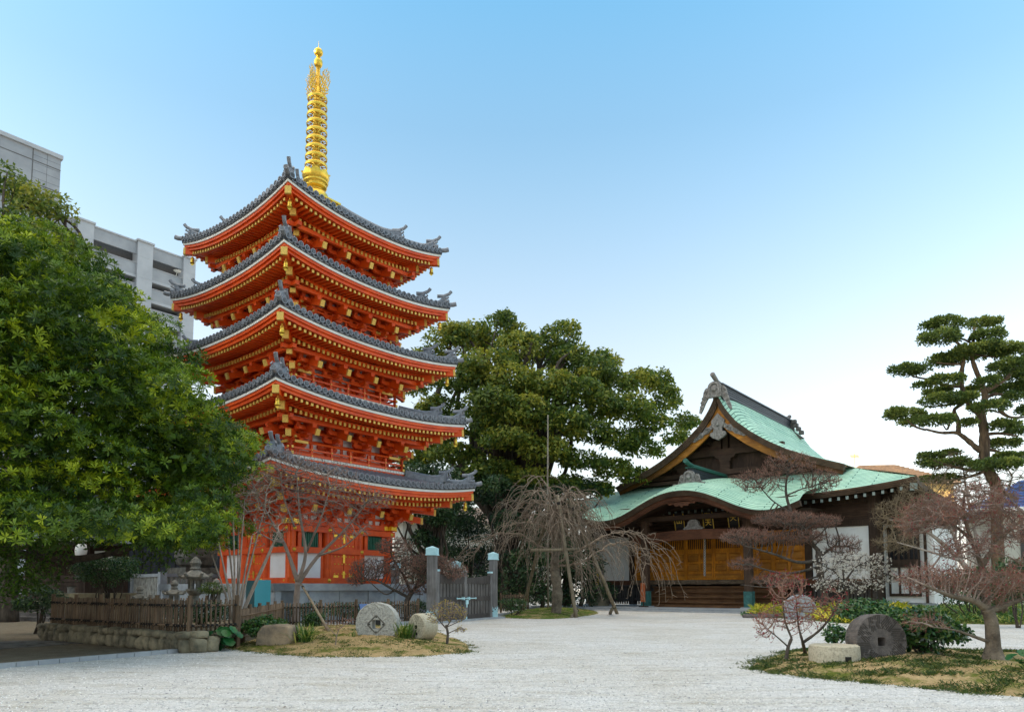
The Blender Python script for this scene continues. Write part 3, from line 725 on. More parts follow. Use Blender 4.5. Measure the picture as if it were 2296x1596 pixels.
def spire():
    sp = MB(); sp.box(-.72, .72, -.72, .72, 17.95, 18.33); sp.box(-.80, .80, -.80, .80, 18.33, 18.41)
    root = sp.build('spire_base', GOLD, pag)
    def part(name, f, smooth=True):
        m = MB(); f(m); return m.build(name, GOLD, root, smooth=smooth)
    part('inverted_bowl', lambda m: m.lathe([(.60, 18.41), (.60, 18.50), (.55, 18.72), (.42, 18.88), (.30, 18.95), (.33, 18.99), (.47, 19.03), (.50, 19.08), (.40, 19.12), (.36, 19.16), (.52, 19.22), (.56, 19.30), (.5, 19.34), (.3, 19.36)], 28))
    def lotus(m):
        for k in range(8):
            a = k * pi / 4 + .2; e = np.array([cos(a), sin(a), 0]); t = np.array([-sin(a), cos(a), 0])
            P = []
            for r_, z, w in ((.36, 19.28, .10), (.50, 19.40, .20), (.55, 19.56, .24), (.54, 19.68, .19), (.60, 19.76, .03)):
                P.append([e * r_ - t * w + (0, 0, z) , e * (r_ + .05) + (0, 0, z - .01), e * r_ + t * w + (0, 0, z)])
            P = np.array(P); m.grid(P); m.grid(P - e * .025, flip=True)
    part('lotus_petals', lotus)
    part('shaft', lambda m: m.lathe([(.19, 19.3), (.19, 20.0), (.17, 23.2), (.17, 23.3), (.16, 23.75), (.105, 23.8), (.10, 24.75), (.085, 24.76), (.085, 25.4)], 16))
    for k in range(9):
        z = 20.06 + k * (23.22 - 20.06) / 8; R_ = .487 - .0068 * k
        def ring(m):
            h = .068
            m.lathe([(R_, z - h), (R_ + .015, z), (R_, z + h), (R_ - .03, z + h), (R_ - .02, z), (R_ - .03, z - h)], 36, cap=False)
            m.V[-1]; nn = 36
            m.add(m.V[-1], [(k2, (k2 + 1) % nn, 5 * nn + (k2 + 1) % nn, 5 * nn + k2) for k2 in range(nn)])
            for q in range(8):
                a = q * pi / 4 + .2; e = np.array([cos(a), sin(a), 0]); t = np.array([-sin(a), cos(a), 0])
                for sg in (-1, 1):
                    m.tube([e * .22 + t * .03 * sg + (0, 0, z), e * .33 + t * .055 * sg + (0, 0, z - .03), e * (R_ - .02) + t * .13 * sg + (0, 0, z - .02)], [.03, .018, .03], 5)
            m.lathe([(.22, z - .12), (.185, z - .10), (.20, z + .06), (.23, z + .10), (.18, z + .12)], 16)
        part('nine_ring', ring)
    def flame(m):
        r_ = np.random.default_rng(3)
        for q in range(4):
            a = q * pi / 2 + .35; e = np.array([cos(a), sin(a), 0])
            def P(u_, z): return e * u_ + np.array([0, 0, z])
            z0, z1 = 23.35, 24.68
            m.tube([P(.10, z0 - .02 + .12), P(.55, z0 + .02)], .022, 5); m.tube([P(.10, z0 + .26), P(.55, z0 + .16)], .018, 5)
            for u_ in (.18, .27, .36, .45, .54): m.tube([P(u_, z0 + .02), P(u_, z0 + .2)], .018, 4)
            for col in range(6):
                u0 = .14 + .085 * col; zz = z0 + .2
                top = z1 - .04 - (.10 * abs(col - 2.5))
                pts = []
                while zz < top:
                    pts.append(P(np.clip(u0 + .035 * sin(zz * 17 + col * 2.1), .11, .60), zz)); zz += .07
                m.tube(pts, np.linspace(.02, .010, len(pts)), 4)
                for p_ in pts[1:]:
                    sg = 1 if r_.random() > .4 else -1
                    m.tube([p_, p_ + e * .06 * sg + (0, 0, .04), p_ + e * .085 * sg + (0, 0, .10)], [.016, .013, .004], 4)
    part('openwork_flame', flame, False)
    part('dragon_wheel_orb', lambda m: m.lathe([(.08, 24.74), (.15, 24.80), (.19, 24.90), (.19, 25.04), (.15, 25.13), (.08, 25.17)], 20))
    part('jewel_orb', lambda m: m.lathe([(.07, 25.28)] + [(.20 * sin(t), 25.47 - .19 * cos(t)) for t in np.linspace(.35, 3.0, 12)] + [(.03, 25.69)], 20))
    part('lightning_rod', lambda m: m.lathe([(.018, 25.66), (.022, 25.74), (.012, 25.76), (.005, 26.02)], 6))
spire()

def bell_proto():
    root = thing('wind_bell', 'golden wind bell', 'bell', (0, 0, 0), 0, 'golden wind bells under the pagoda eave corners')
    m = MB(); m.lathe([(.02, -.16), (.07, -.17), (.115, -.21), (.12, -.30), (.13, -.31), (.13, -.33), (.12, -.34), (.125, -.46), (.145, -.56), (.175, -.62), (.15, -.62), (.11, -.5)], 16, cap=False); m.lathe([(0.001, -.158), (.03, -.16)], 16, cap=False)
    m.build('bell_body', GOLD, root, smooth=True)
    m = MB(); m.tube([(0, 0, 0), (0, 0, -.17)], .014, 6); m.lathe([(.035, -.10), (.045, -.07), (.035, -.04)], 8); m.build('hook', GOLD, root)
    m = MB(); m.tube([(0, 0, -.4), (0, 0, -.68)], .008, 5)
    m.prism([(-.16, -.66), (-.10, -.69), (0, -.66), (.10, -.69), (.16, -.66), (.06, -.78), (0, -.82), (-.06, -.78)], (0, -.008, 0), (1, 0, 0), (0, 0, 1), (0, 1, 0), .016); m.build('clapper_fin', GOLD, root)
    root.scale = (.58, .58, .58)
    return root
_first = True
_bell = None
FLOORW = ['lowest', 'second lowest', 'middle', 'second highest', 'topmost']
for i in range(5):
    for (sx, sy, nm) in ((-1, -1, 'near'), (1, -1, 'right'), (-1, 1, 'left')):
        if nm == 'left' and i < 3: continue
        d_ = A_E[i] - .30
        p = PC + R2 * sx * d_ + L2 * sy * d_
        lab = 'golden wind bell hanging from the %s corner of the %s pagoda roof' % ({'near': 'front', 'right': 'right', 'left': 'left'}[nm], FLOORW[i])
        loc = (p[0], p[1], Z_E[i] - .43)
        if _bell is None:
            _bell = bell_proto(); _bell.location = loc; _bell['label'] = lab; _bell.rotation_euler = (0, 0, ROT_P + pi / 4 - pi / 2)
        else: dup(_bell, loc, ROT_P + pi / 4 - pi / 2, lab)
# ------------------------------------------------------------------ temple hall with verdigris roof and cusped porch gable
HC = np.array([10.3575, 41.021])
hall = thing('temple_hall', 'dark timber temple hall with green copper roof and curved porch gable', 'temple hall', (HC[0], HC[1], 0), ROT_H)
def hall_w(x, y, z=0.0):
    p = HC - L2 * x + R2 * y
    return np.array([p[0], p[1], z])
GX = np.array([0, .3, .6, 1.18, 2.15, 3.1, 4.0, 4.9, 5.8, 6.65, 7.2, 8, 9, 10, 11.1])
GZ = np.array([13.25, 12.62, 12.1, 11.33, 10.5, 9.85, 9.33, 8.92, 8.55, 8.24, 8.05, 7.78, 7.42, 7.02, 6.45])
def gz(x): return np.interp(np.abs(x), GX, GZ)
ZM, ZK, YE, YG, XE, YB = 6.2, 6.70, 1.2, 3.5, 11.1, 18.0
def ez(x): return ZM + (ZK - ZM) * np.abs(np.asarray(x) / XE) ** 3.5
def fpor(y): return np.interp(y, [-1.9, -1.3, -.5, .5, 1.2, 3, 5.1], [0, .35, .62, .82, .95, 1.25, 1.5])
_kx = np.linspace(-7, 7, 281)
_kz = np.interp(np.abs(_kx), [0, 1, 2, 3, 3.8, 4.5, 5.2, 5.9, 6.5, 7], [6.64, 6.53, 6.18, 5.68, 5.34, 5.19, 5.20, 5.34, 5.57, 5.8])
_kk = np.ones(25) / 25; _kz = np.convolve(np.pad(_kz, 12, 'edge'), _kk, 'valid')
def kx(x): return np.interp(x, _kx, _kz)

def slope_len(x, z): return np.concatenate([[0], np.cumsum(np.hypot(np.diff(x), np.diff(z)))])

def hall_roof():
    mb = MB()
    xs = np.concatenate([np.linspace(0, 1.2, 7), np.linspace(1.6, 11.1, 22)])
    sl = slope_len(xs, gz(xs))
    for sg in (-1, 1):
        P = []; U = []
        for k, x in enumerate(xs):
            y0 = YG if x <= 7.21 else YE + (XE - x)
            y0b = YB if x <= 7.21 else YB - .9 + (x - 7.2) * .0
            ys = np.linspace(y0, y0b, 24); w = max(0, (x - 7.2) / 3.9); bulge = .78 * math.exp(-x / 3.4) * min(1, .45 + x) * (1 - np.exp(-(ys - y0) / .8)) * (1 if x <= 7.21 else max(0, 1 - w * 1.8))
            lift = .30 * w * np.clip(1 - (ys - YE) / 6.5, 0, 1) ** 3
            P.append(np.stack([np.full(24, sg * x), ys, gz(x) + lift + bulge], -1)); U.append(np.stack([ys, np.full(24, -sl[k])], -1))
        mb.grid(np.array(P), 0, np.array(U), flip=(sg > 0))
    # front skirt
    P = []; U = []; q = np.linspace(-1, 1, 61)
    for w in np.linspace(0, 1, 12):
        half = XE + (7.2 - XE) * w; y = YE + 3.9 * w
        z = ez(q * XE) * (1 - w) + 8.06 * w - .18 * w * (1 - w)
        P.append(np.stack([q * half, np.full(61, y), z], -1)); U.append(np.stack([q * half, np.full(61, w * 4.35)], -1))
    mb.grid(np.array(P), 0, np.array(U))
    main = mb.build('copper_roof', COPPER, hall, smooth=True, uv=True)
    # porch roof: the cusped gable runs back into the skirt
    mb = MB(); P = []; U = []; xs2 = np.linspace(-6.5, 6.5, 89); arc = slope_len(xs2, kx(xs2))
    for y in np.concatenate([np.linspace(-1.95, -.5, 10), np.linspace(-.2, 4.9, 16)]):
        P.append(np.stack([xs2, np.full(89, y), kx(xs2) + fpor(y)], -1)); U.append(np.stack([arc, np.full(89, (y + fpor(y) * .9))], -1))
    mb.grid(np.array(P), 0, np.array(U))
    porch = mb.build('porch_roof', COPPER, hall, smooth=True, uv=True)
    # layered edge and boards under the porch roof
    mb = MB(); xx = np.linspace(-6.5, 6.5, 80)
    def cband(y, zt, zb, th, xl=6.5):
        x_ = np.linspace(-xl, xl, 80)
        t = np.stack([x_, np.full(80, y), kx(x_) + zt], -1); b = np.stack([x_, np.full(80, y), kx(x_) + zb], -1)
        mb.strip(t, b, (0, th, 0))
    cband(-1.92, -.012, -.075, .30); cband(-1.88, -.077, -.14, .30); cband(-1.84, -.142, -.205, .30); cband(-1.80, -.207, -.27, .30)
    mb.build('layered_porch_edge', EAVEWOOD, porch)
    mb = MB(); cband(-1.66, -.272, -.46, .16, 6.2); cband(-1.60, -.462, -.54, .12, 5.0)
    mb.build('porch_bargeboard', CEDAR_R, porch)
    mb = MB()
    P = np.array([np.stack([xx, np.full(80, y), kx(xx) - .40 + fpor(y) * .25], -1) for y in (-1.6, 0, 2.6)]); mb.grid(P, flip=True)
    mb.build('porch_soffit', CEDAR, porch)
    # carved pendant at the crest of the porch
    mb = MB(); mb.prism([(-.9, .0), (-.75, -.14), (-.5, -.10), (-.36, -.24), (-.12, -.20), (0, -.32), (.12, -.20), (.36, -.24), (.5, -.10), (.75, -.14), (.9, 0)], (0, -1.52, 6.02), (1, 0, 0), (0, 0, 1), (0, 1, 0), .1)
    mb.build('carved_crest', CEDAR_R, porch)
    # porch ridge and its ornament
    mb = MB(); mb.box(-.20, .20, -.35, 4.7, 7.2, 7.55); mb.box(-.15, .15, -.35, 4.7, 7.55, 8.06); mb.box(-.19, .19, -.38, 4.7, 7.66, 7.70); mb.box(-.19, .19, -.38, 4.7, 7.84, 7.88)
    mb.build('porch_ridge', TILE_D, porch)
    mb = MB(); mb.box(-.27, .27, -.42, 4.75, 8.062, 8.13); mb.tube([(0, 4.75, 8.2), (0, 0, 8.2), (0, -.5, 8.28), (0, -.95, 8.42)], [.13, .13, .13, .14], 12)
    mb.box(-.26, .26, -.3, 4.72, 7.16, 7.20)
    mb.build('porch_ridge_cap', COPPER, porch)
    def ornament(mb, y, z0, k, droop=0.0):
        n = 14; a = np.linspace(0, pi, n)
        outer = [(.40 * cos(t), .52 + .42 * sin(t) ** .8 if sin(t) > 0 else .52) for t in a]
        poly = [(.46, 0), (.42, .3)] + outer + [(-.42, .3), (-.46, 0)]
        mb.prism(np.array(poly) * k, (0, y, z0), (1, 0, 0), (0, 0, 1), (0, -1, 0), .22 * k)
        inner = [(.30, .08), (.29, .4)] + [(.28 * cos(t), .52 + .30 * sin(t)) for t in a] + [(-.29, .4), (-.30, .08)]
        pts = [(x * k, y - .235 * k, z0 + z * k) for x, z in inner]; mb.tube(pts, .055 * k, 6)
        mb.lathe([(.001, .13), (.08, .12), (.15, .07), (.18, 0)], 14, cap=False); V = mb.V[-1]; V[:] = np.stack([V[:, 0] * k, -V[:, 2] * k + y - .22 * k, V[:, 1] * k + z0 + .48 * k], -1)
        for sg in (-1, 1):
            cl = [(.42, .62), (.58, .70), (.75, .66), (.86, .50), (.92, .30), (1.05, .16), (1.12, -.08), (1.25, -.25), (1.30, -.45), (1.18, -.55), (.95, -.42), (.72, -.18), (.44, 0)]
            cl = [(.42 + (x_ - .42) * .66, z_ - droop * max(0, x_ - .44)) for x_, z_ in cl]
            mb.prism(np.array(cl) * k * (sg, 1), (0, y + .02, z0), (1, 0, 0), (0, 0, 1), (0, -1, 0), .14 * k)
            for (cx_, cz_, r_) in ((.62, .42, .17), (.82, .16, .15), (.60, .10, .13), (.98, -.02, .13), (1.08, -.22, .10)):
                cz_ -= droop * max(0, cx_ - .44); cx_ = .42 + (cx_ - .42) * .66; r_ *= .8; t = np.linspace(0, 4.2 * pi, 26); rr = r_ * (1 - t / (4.6 * pi))
                mb.tube(np.stack([sg * (cx_ + rr * np.cos(t)) * k, np.full(26, y - .13 * k), (cz_ + rr * np.sin(t)) * k + z0], -1), .024 * k, 4)
    mb = MB(); ornament(mb, 3.42, 12.92, 1.04, .42); mb.tube([(0, 4.6, 13.9), (0, 3.7, 13.98), (0, 3.0, 14.30)], [.12, .13, .15], 12); mb.tube([(0, 2.97, 14.31), (0, 2.985, 14.305)], [.11, .11], 12)
    mb.build('gable_ridge_ornament', CARVED, main)
    mb = MB(); ornament(mb, -.36, 7.12, .84); mb.box(-.95, .95, -.62, -.30, 7.04, 7.17); mb.build('porch_ridge_ornament', CARVED, porch)
    mb = MB(); mb.tube([(0, 16.2, 14.0), (0, 16.7, 14.1), (0, 17.0, 14.25)], [.12, .13, .15], 10)
    mb.prism(np.array([(.46, 0), (.4, .9), (0, 1.1), (-.4, .9), (-.46, 0), (-1.2, -.6), (1.2, -.6)]), (0, 16.4, 12.95), (1, 0, 0), (0, 0, 1), (0, 1, 0), .3)
    for z, x in ((13.7, .5), (13.4, .62), (13.1, .8), (12.8, 1.0)): mb.cbox((x, 16.5, z), (.3, .34, .26)); mb.cbox((-x, 16.5, z), (.3, .34, .26))
    mb.build('far_ridge_ornament', BASALT, main)
    # main ridge
    mb = MB(); mb.box(-.34, .34, 3.8, 16.4, 12.75, 13.18); mb.box(-.24, .24, 3.8, 16.4, 13.18, 13.80)
    for z in (13.26, 13.40, 13.54, 13.68): mb.box(-.275, .275, 3.8, 16.4, z, z + .05)
    mb.box(-.40, .40, 3.78, 16.42, 13.10, 13.16); mb.box(-.34, .34, 3.78, 16.42, 13.80, 13.88); mb.tube([(0, 3.8, 13.93), (0, 16.5, 13.93)], .13, 10)
    mb.build('main_ridge', TILE_D, main)
    mb = MB(); pts = [(0.3 + x, 9.2, gz(0.3 + x) + .06) for x in np.linspace(0, 6.2, 30)]; mb.tube(pts, .035, 5); pts = [(0.3 + x, 9.35, gz(0.3 + x) + .06) for x in np.linspace(0, 6.2, 30)]; mb.tube(pts, .03, 5)
    mb.build('roof_chain', COPDK, main)
    # gable: layered edge, amber bargeboards, pendant, framed wall
    gx = np.concatenate([np.linspace(-7.25, -.2, 40), [0], np.linspace(.2, 7.25, 40)]); gzz = gz(gx)
    dz = np.gradient(gzz, gx); nl = np.sqrt(1 + dz ** 2); nx, nz = dz / nl, -1 / nl
    mid_ = 40; nx[mid_] = 0; nz[mid_] = -1.25
    def off(d): return gx + nx * d, gzz + nz * d
    def gband(mb, y, d0, d1, th):
        tp = 1 - .55 * np.clip((np.abs(gx) - 1.0) / 5.5, 0, 1) if d1 > .45 else np.ones(len(gx)); a_, b_ = off(d0), off(d0 + (d1 - d0) * tp)
        c0 = lambda q: np.where(np.sign(q[0]) * np.sign(gx) < 0, 0, q[0])
        t = np.stack([c0(a_), np.full(len(gx), y), a_[1]], -1); b = np.stack([c0(b_), np.full(len(gx), y), b_[1]], -1)
        mb.strip(t, b, (0, th, 0))
    mb = MB(); gband(mb, YG - .02, .01, .09, .4); gband(mb, YG + .02, .092, .17, .4); gband(mb, YG + .06, .172, .25, .4); gband(mb, YG + .10, .252, .34, .4); mb.build('layered_gable_edge', EAVEWOOD, main)
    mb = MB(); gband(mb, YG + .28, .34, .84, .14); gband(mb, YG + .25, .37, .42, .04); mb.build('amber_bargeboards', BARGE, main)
    mb = MB(); gband(mb, YG + .42, .30, .34, 1.4); mb.build('gable_soffit', CEDAR, main)
    mb = MB(); yw = 5.0
    P = [(x, gz(x) - .3) for x in np.linspace(-7, 7, 41)]; mb.prism([(-7, 7.6)] + P + [(7, 7.6)], (0, yw, 0), (1, 0, 0), (0, 0, 1), (0, 1, 0), .2)
    for x in np.arange(-5.6, 5.7, .35): mb.box(x - .012, x + .012, yw - .02, yw, 8.0, min(gz(x) - .5, 9.6))
    gw = mb.build('gable_wall', CEDAR, hall)
    mb = MB(); mb.box(-3.6, 3.6, yw - .35, yw - .02, 9.55, 9.95); mb.box(-5.6, 5.6, yw - .40, yw - .02, 8.30, 8.62); mb.box(-6.4, 6.4, yw - .6, yw - .02, 8.0, 8.20)
    mb.prism([(-.7, .28), (-.6, .12), (-.4, .08), (-.34, -.12), (-.2, -.2), (.2, -.2), (.34, -.12), (.4, .08), (.6, .12), (.7, .28)], (0, yw - .42, 9.25), (1, 0, 0), (0, 0, 1), (0, 1, 0), .4)
    mb.box(-.3, .3, yw - .4, yw - .03, 8.62, 9.06); mb.box(-.16, .16, yw - .30, yw - .03, 9.95, 11.4)
    for sg in (-1, 1):
        mb.prism(np.array([(2.2, 9.2), (2.6, 9.5), (3.4, 9.5), (3.7, 9.1), (3.3, 8.9), (3.1, 8.64), (2.7, 8.64), (2.6, 8.95)]) * (sg, 1), (0, yw - .38, 0), (1, 0, 0), (0, 0, 1), (0, 1, 0), .34)
        mb.prism(np.array([(.3, 10.9), (.75, 10.5), (.9, 10.2), (1.5, 10.2), (1.9, 9.96), (.3, 9.96)]) * (sg, 1), (0, yw - .26, 0), (1, 0, 0), (0, 0, 1), (0, 1, 0), .2)
        for cx_, cz_ in ((1.0, 10.35), (3.0, 9.75)):
            t = np.linspace(0, 3.5 * pi, 22); mb.tube(np.stack([sg * (cx_ + .22 * (1 - t / 13) * np.cos(t)), np.full(22, yw - .37), cz_ + .12 * (1 - t / 13) * np.sin(t)], -1), .025, 4)
    mb.build('gable_beams', CEDAR_X, gw)
    mb = MB(); y = YG + .12
    pend = [(0, 12.0), (.22, 11.75), (.42, 11.55), (.40, 11.25), (.26, 11.05), (.30, 10.85), (.46, 10.82), (.50, 10.62), (.34, 10.48), (.16, 10.40), (0, 10.32)]
    pend = pend + [(-x, z) for x, z in pend[-2:0:-1]]
    mb.prism(pend, (0, y, 0), (1, 0, 0), (0, 0, 1), (0, 1, 0), .18)
    for sg in (-1, 1):
        wing = [(.34, 11.42), (.6, 11.2), (.8, 11.22), (1.0, 10.95), (1.25, 10.9), (1.45, 10.62), (1.72, 10.42), (1.6, 10.36), (1.3, 10.52), (1.05, 10.6), (.9, 10.78), (.66, 10.82), (.46, 11.02), (.34, 11.08)]
        mb.prism(np.array(wing) * (sg, 1), (0, y + .06, 0), (1, 0, 0), (0, 0, 1), (0, 1, 0), .1)
        for cx_, cz_, r_ in ((.66, 11.0, .17), (1.12, 10.75, .14), (1.45, 10.52, .1), (.36, 10.68, .15)):
            t = np.linspace(0, 3.6 * pi, 22); mb.tube(np.stack([sg * (cx_ + r_ * (1 - t / 13) * np.cos(t)), np.full(22, y + .03), cz_ + r_ * (1 - t / 13) * np.sin(t)], -1), .028, 4)
    mb.lathe([(.001, .1), (.09, .08), (.13, 0)], 12, cap=False); V = mb.V[-1]; V[:] = np.stack([V[:, 0], -V[:, 2] + y, V[:, 1] + 11.3], -1)
    mb.build('carved_gable_pendant', CARVED, main)
    # front eave: layered edge, rafters and soffit
    mb = MB(); xx = np.linspace(-XE, XE, 61)
    for (d, z1, z0) in ((-.02, -.005, -.10), (.03, -.102, -.20), (.08, -.202, -.30)):
        k = (XE - max(d, 0)) / XE; t = np.stack([xx * k, np.full(61, YE + d), ez(xx) + z1], -1); b = t.copy(); b[:, 2] = ez(xx) + z0; mb.strip(t, b, (0, .3, 0))
    for sg in (-1, 1):
        yy = np.linspace(YE, YB - .9, 24); zz = gz(XE) + .30 * np.clip(1 - (yy - YE) / 6.5, 0, 1) ** 3 - .06
        zz[0] = ZK
        t = np.stack([np.full(24, sg * (XE + .02)), yy, zz], -1); b = t - (0, 0, .3); mb.strip(t, b, (-sg * .3, 0, 0))
    mb.build('layered_eave_edge', EAVEWOOD, main)
    mb = MB(); mc = MB()
    for x in np.arange(-10.6, 10.7, .42):
        z = float(ez(x)) - .44; mb.beam((x, YE + .18, z), (x, 3.2, z + .32), .12, .16); mc.cbox((x, YE + .172, z), (.13, .03, .17))
    for sg in (-1, 1): mb.beam((sg * (XE - .1), YE + .1, ZK - .5), (sg * 8.5, 3.2, 6.35), .26, .34); mc.beam((sg * (XE - .08), YE + .08, ZK - .5), (sg * (XE - .35), YE + .32, ZK - .48), .28, .36)
    P = np.array([np.stack([xx * (XE - d) / XE, np.full(61, YE + d), ez(xx) - .31 + d * .14], -1) for d in (.1, 2.4)]); mb.grid(P, flip=True)
    for sg in (-1, 1):
        mb.hexa([(sg * 8.5, 3, 6.4), (sg * 11.0, 1.4, 6.38), (sg * 11.0, 17, 6.1), (sg * 8.5, 17, 6.4), (sg * 8.5, 3, 6.5), (sg * 11.0, 1.4, 6.42), (sg * 11.0, 17, 6.14), (sg * 8.5, 17, 6.5)])
    mb.build('eave_rafters', CEDAR, main); mc.build('rafter_end_caps', mat('pale_rafter_cap', (.30, .36, .32), .7), main)
hall_roof()

def hall_body():
    mb = MB(); mb.box(-9.6, 9.6, -2.75, 4.0, 0, .155); mb.box(-9.65, 9.65, -3.3, -2.755, 0, .06)
    for x in (-3.12, 3.12): mb.hexa([(x - .42, -.42, .155), (x + .42, -.42, .155), (x + .42, .42, .155), (x - .42, .42, .155), (x - .34, -.34, .22), (x + .34, -.34, .22), (x + .34, .34, .22), (x - .34, .34, .22)])
    mb.build('stone_terrace', GRANITE, hall)
    yw = 2.62
    # porch posts and rainbow beam
    for x in (-3.12, 3.12):
        mb = MB(); c = .21; q = .05
        P = [(-c + q, -c), (c - q, -c), (c, -c + q), (c, c - q), (c - q, c), (-c + q, c), (-c, c - q), (-c, -c + q)]
        mb.prism(P, (x, 0, .22), (1, 0, 0), (0, 1, 0), (0, 0, 1), 5.0)
        po = mb.build('porch_post', wood('porch_post_wood', (.13, .075, .045), (.045, .028, .02), 'Z'), hall)
        mb = MB(); c = .225
        P = [(-c, -c), (c, -c), (c, c), (-c, c)]; mb.prism(P, (x, 0, .2), (1, 0, 0), (0, 1, 0), (0, 0, 1), .82)
        for k in range(6):
            for (ax, sg) in ((0, -1), (1, -1), (0, 1), (1, 1)):
                t = -c + 2 * c * (k + .5) / 6
                o = (x + t, sg * c, 1.02) if ax == 0 else (x + sg * c, t, 1.02)
                mb.prism([(-.034, -.01), (.034, -.01), (.034, .03), (0, .07), (-.034, .03)], o, (1, 0, 0) if ax == 0 else (0, 1, 0), (0, 0, 1), (0, sg, 0) if ax == 0 else (sg, 0, 0), .012)
        for z in (.3, .62, .9): mb.box(x - c - .008, x + c + .008, -c - .008, c + .008, z, z + .02)
        mb.build('copper_boot', COPDK, po)
    mb = MB(); xs = np.linspace(-2.92, 2.92, 25); arch = .16 * (1 - (xs / 2.92) ** 2)
    t = np.stack([xs, np.full(25, -.17), 4.42 + arch], -1); b = np.stack([xs, np.full(25, -.17), 3.86 + arch * 1.0], -1); mb.strip(t, b, (0, .34, 0))
    for sg in (-1, 1):
        mb.prism(np.array([(3.33, 4.45), (3.7, 4.4), (3.95, 4.2), (3.9, 4.0), (3.7, 4.05), (3.6, 3.92), (3.33, 3.9)]) * (sg, 1), (0, -.14, 0), (1, 0, 0), (0, 0, 1), (0, 1, 0), .28)
        for cx_, r_ in ((2.55, .16), (2.2, .09)):
            tt = np.linspace(0, 3.6 * pi, 24); mb.tube(np.stack([sg * (cx_ + r_ * (1 - tt / 13) * np.cos(tt)), np.full(24, -.175), 4.17 + r_ * (1 - tt / 13) * np.sin(tt)], -1), .022, 4)
        mb.tube([(sg * 2.3, -.175, 4.05), (sg * 1.9, -.175, 4.18), (sg * 1.5, -.175, 4.15), (sg * 1.2, -.175, 4.25)], .02, 4)
    rb = mb.build('rainbow_beam', CEDAR_R, hall)
    mb = MB(); mb.prism([(-.62, 4.62), (-.5, 4.72), (-.36, 4.80), (-.30, 5.02), (-.16, 5.14), (.16, 5.14), (.30, 5.02), (.36, 4.80), (.5, 4.72), (.62, 4.62), (.5, 4.57), (-.5, 4.57)], (0, -.12, 0), (1, 0, 0), (0, 0, 1), (0, 1, 0), .24)
    for cx_, cz_ in ((-.18, 4.78), (.18, 4.78), (0, 4.96), (-.06, 4.7), (.1, 4.88), (-.1, 4.9)):
        tt = np.linspace(0, 3.6 * pi, 20); mb.tube(np.stack([cx_ + .10 * (1 - tt / 13) * np.cos(tt), np.full(20, -.13), cz_ + .09 * (1 - tt / 13) * np.sin(tt)], -1), .018, 4)
    mb.build('frog_leg_strut', CARVED, rb)
    mb = MB(); mb.box(-4.2, 4.2, -.2, .2, 5.16, 5.42)
    for sg in (-1, 1): mb.box(min(sg * 3.0, sg * 3.24), max(sg * 3.0, sg * 3.24), .2, yw, 4.4, 4.75); mb.box(min(sg * 2.7, sg * 3.5), max(sg * 2.7, sg * 3.5), -.16, .16, 4.95, 5.15)
    mb.box(-5.6, 5.6, yw - .2, yw + .1, 5.2, 5.5)
    mb.build('porch_frame', CEDAR_X, hall)
    # body
    mb = MB()
    for x in (-8.75, -5.50, 5.50, 8.75): mb.box(x - .17, x + .17, yw - .17, yw + .17, .2, 6.4)
    mb.box(-8.6, 8.6, yw - .12, yw + .12, 4.52, 4.82); mb.box(-8.7, 8.7, yw - .14, yw + .14, 5.75, 6.05)
    fr = mb.build('timber_frame', wood('body_post_wood', (.085, .05, .03), (.03, .02, .014), 'Z'), hall)
    mb = MB(); mb.box(-8.6, 8.6, yw + .02, yw + .10, 4.82, 6.5)
    for z in np.arange(4.95, 5.7, .22): mb.box(-8.6, 8.6, yw - .005, yw + .02, z, z + .19)
    mb.box(-8.9, -8.7, yw, 17.2, .3, 6.4); mb.box(8.7, 8.9, yw, 17.2, .3, 6.4); mb.box(-8.9, 8.9, 17.0, 17.2, .3, 6.4)
    mb.build('dark_board_wall', CEDAR_X, hall)
    mb = MB(); mb.box(-8.56, -5.70, yw - .03, yw + .05, 1.74, 4.51); mb.build('white_panel', mat('white_shutter_panel', (.80, .79, .75), .6, (.76, .75, .70), 1.0), hall)
    mb = MB(); mb.box(5.70, 8.56, yw - .03, yw + .05, 1.74, 4.51); mb.build('white_panel', WHITE, hall)
    mb = MB(); mb.box(-8.9, -5.34, yw - .30, yw + .1, 1.46, 1.73); mb.box(5.34, 8.9, yw - .30, yw + .1, 1.46, 1.73); mb.build('panel_sill', CEDAR_R, hall)
    mb = MB(); xs = np.linspace(-5.33, 5.33, 60); r_ = np.random.default_rng(4)
    t = np.stack([xs, np.full(60, yw - .55) + r_.normal(0, .012, 60), 1.735 + r_.normal(0, .008, 60)], -1); b = t - (0, 0, .25) + np.stack([0 * xs, r_.normal(0, .02, 60), r_.normal(0, .012, 60)], -1); mb.strip(t, b, (0, .6, 0)); mb.build('weathered_floor_edge', LOGW, hall)
    # doors
    for k in range(6):
        x0 = -5.32 + k * 10.64 / 6; x1 = x0 + 10.64 / 6; mb = MB(); y = yw
        mb.box(x0 + .01, x0 + .10, y - .06, y + .03, 1.745, 4.50); mb.box(x1 - .10, x1 - .01, y - .06, y + .03, 1.745, 4.50)
        xm = (x0 + x1) / 2
        mb.box(xm - .07, xm + .07, y - .05, y + .03, 2.19, 3.38)
        for z0, z1 in ((1.75, 1.84), (2.10, 2.24), (2.72, 2.84), (3.34, 3.60), (4.40, 4.5)): mb.box(x0 + .10, x1 - .10, y - .045, y + .03, z0, z1)
        dn = mb.build('door', AMBER, hall)
        mb = MB(); mb.box(x0 + .1, x1 - .1, y, y + .03, 1.84, 2.10)
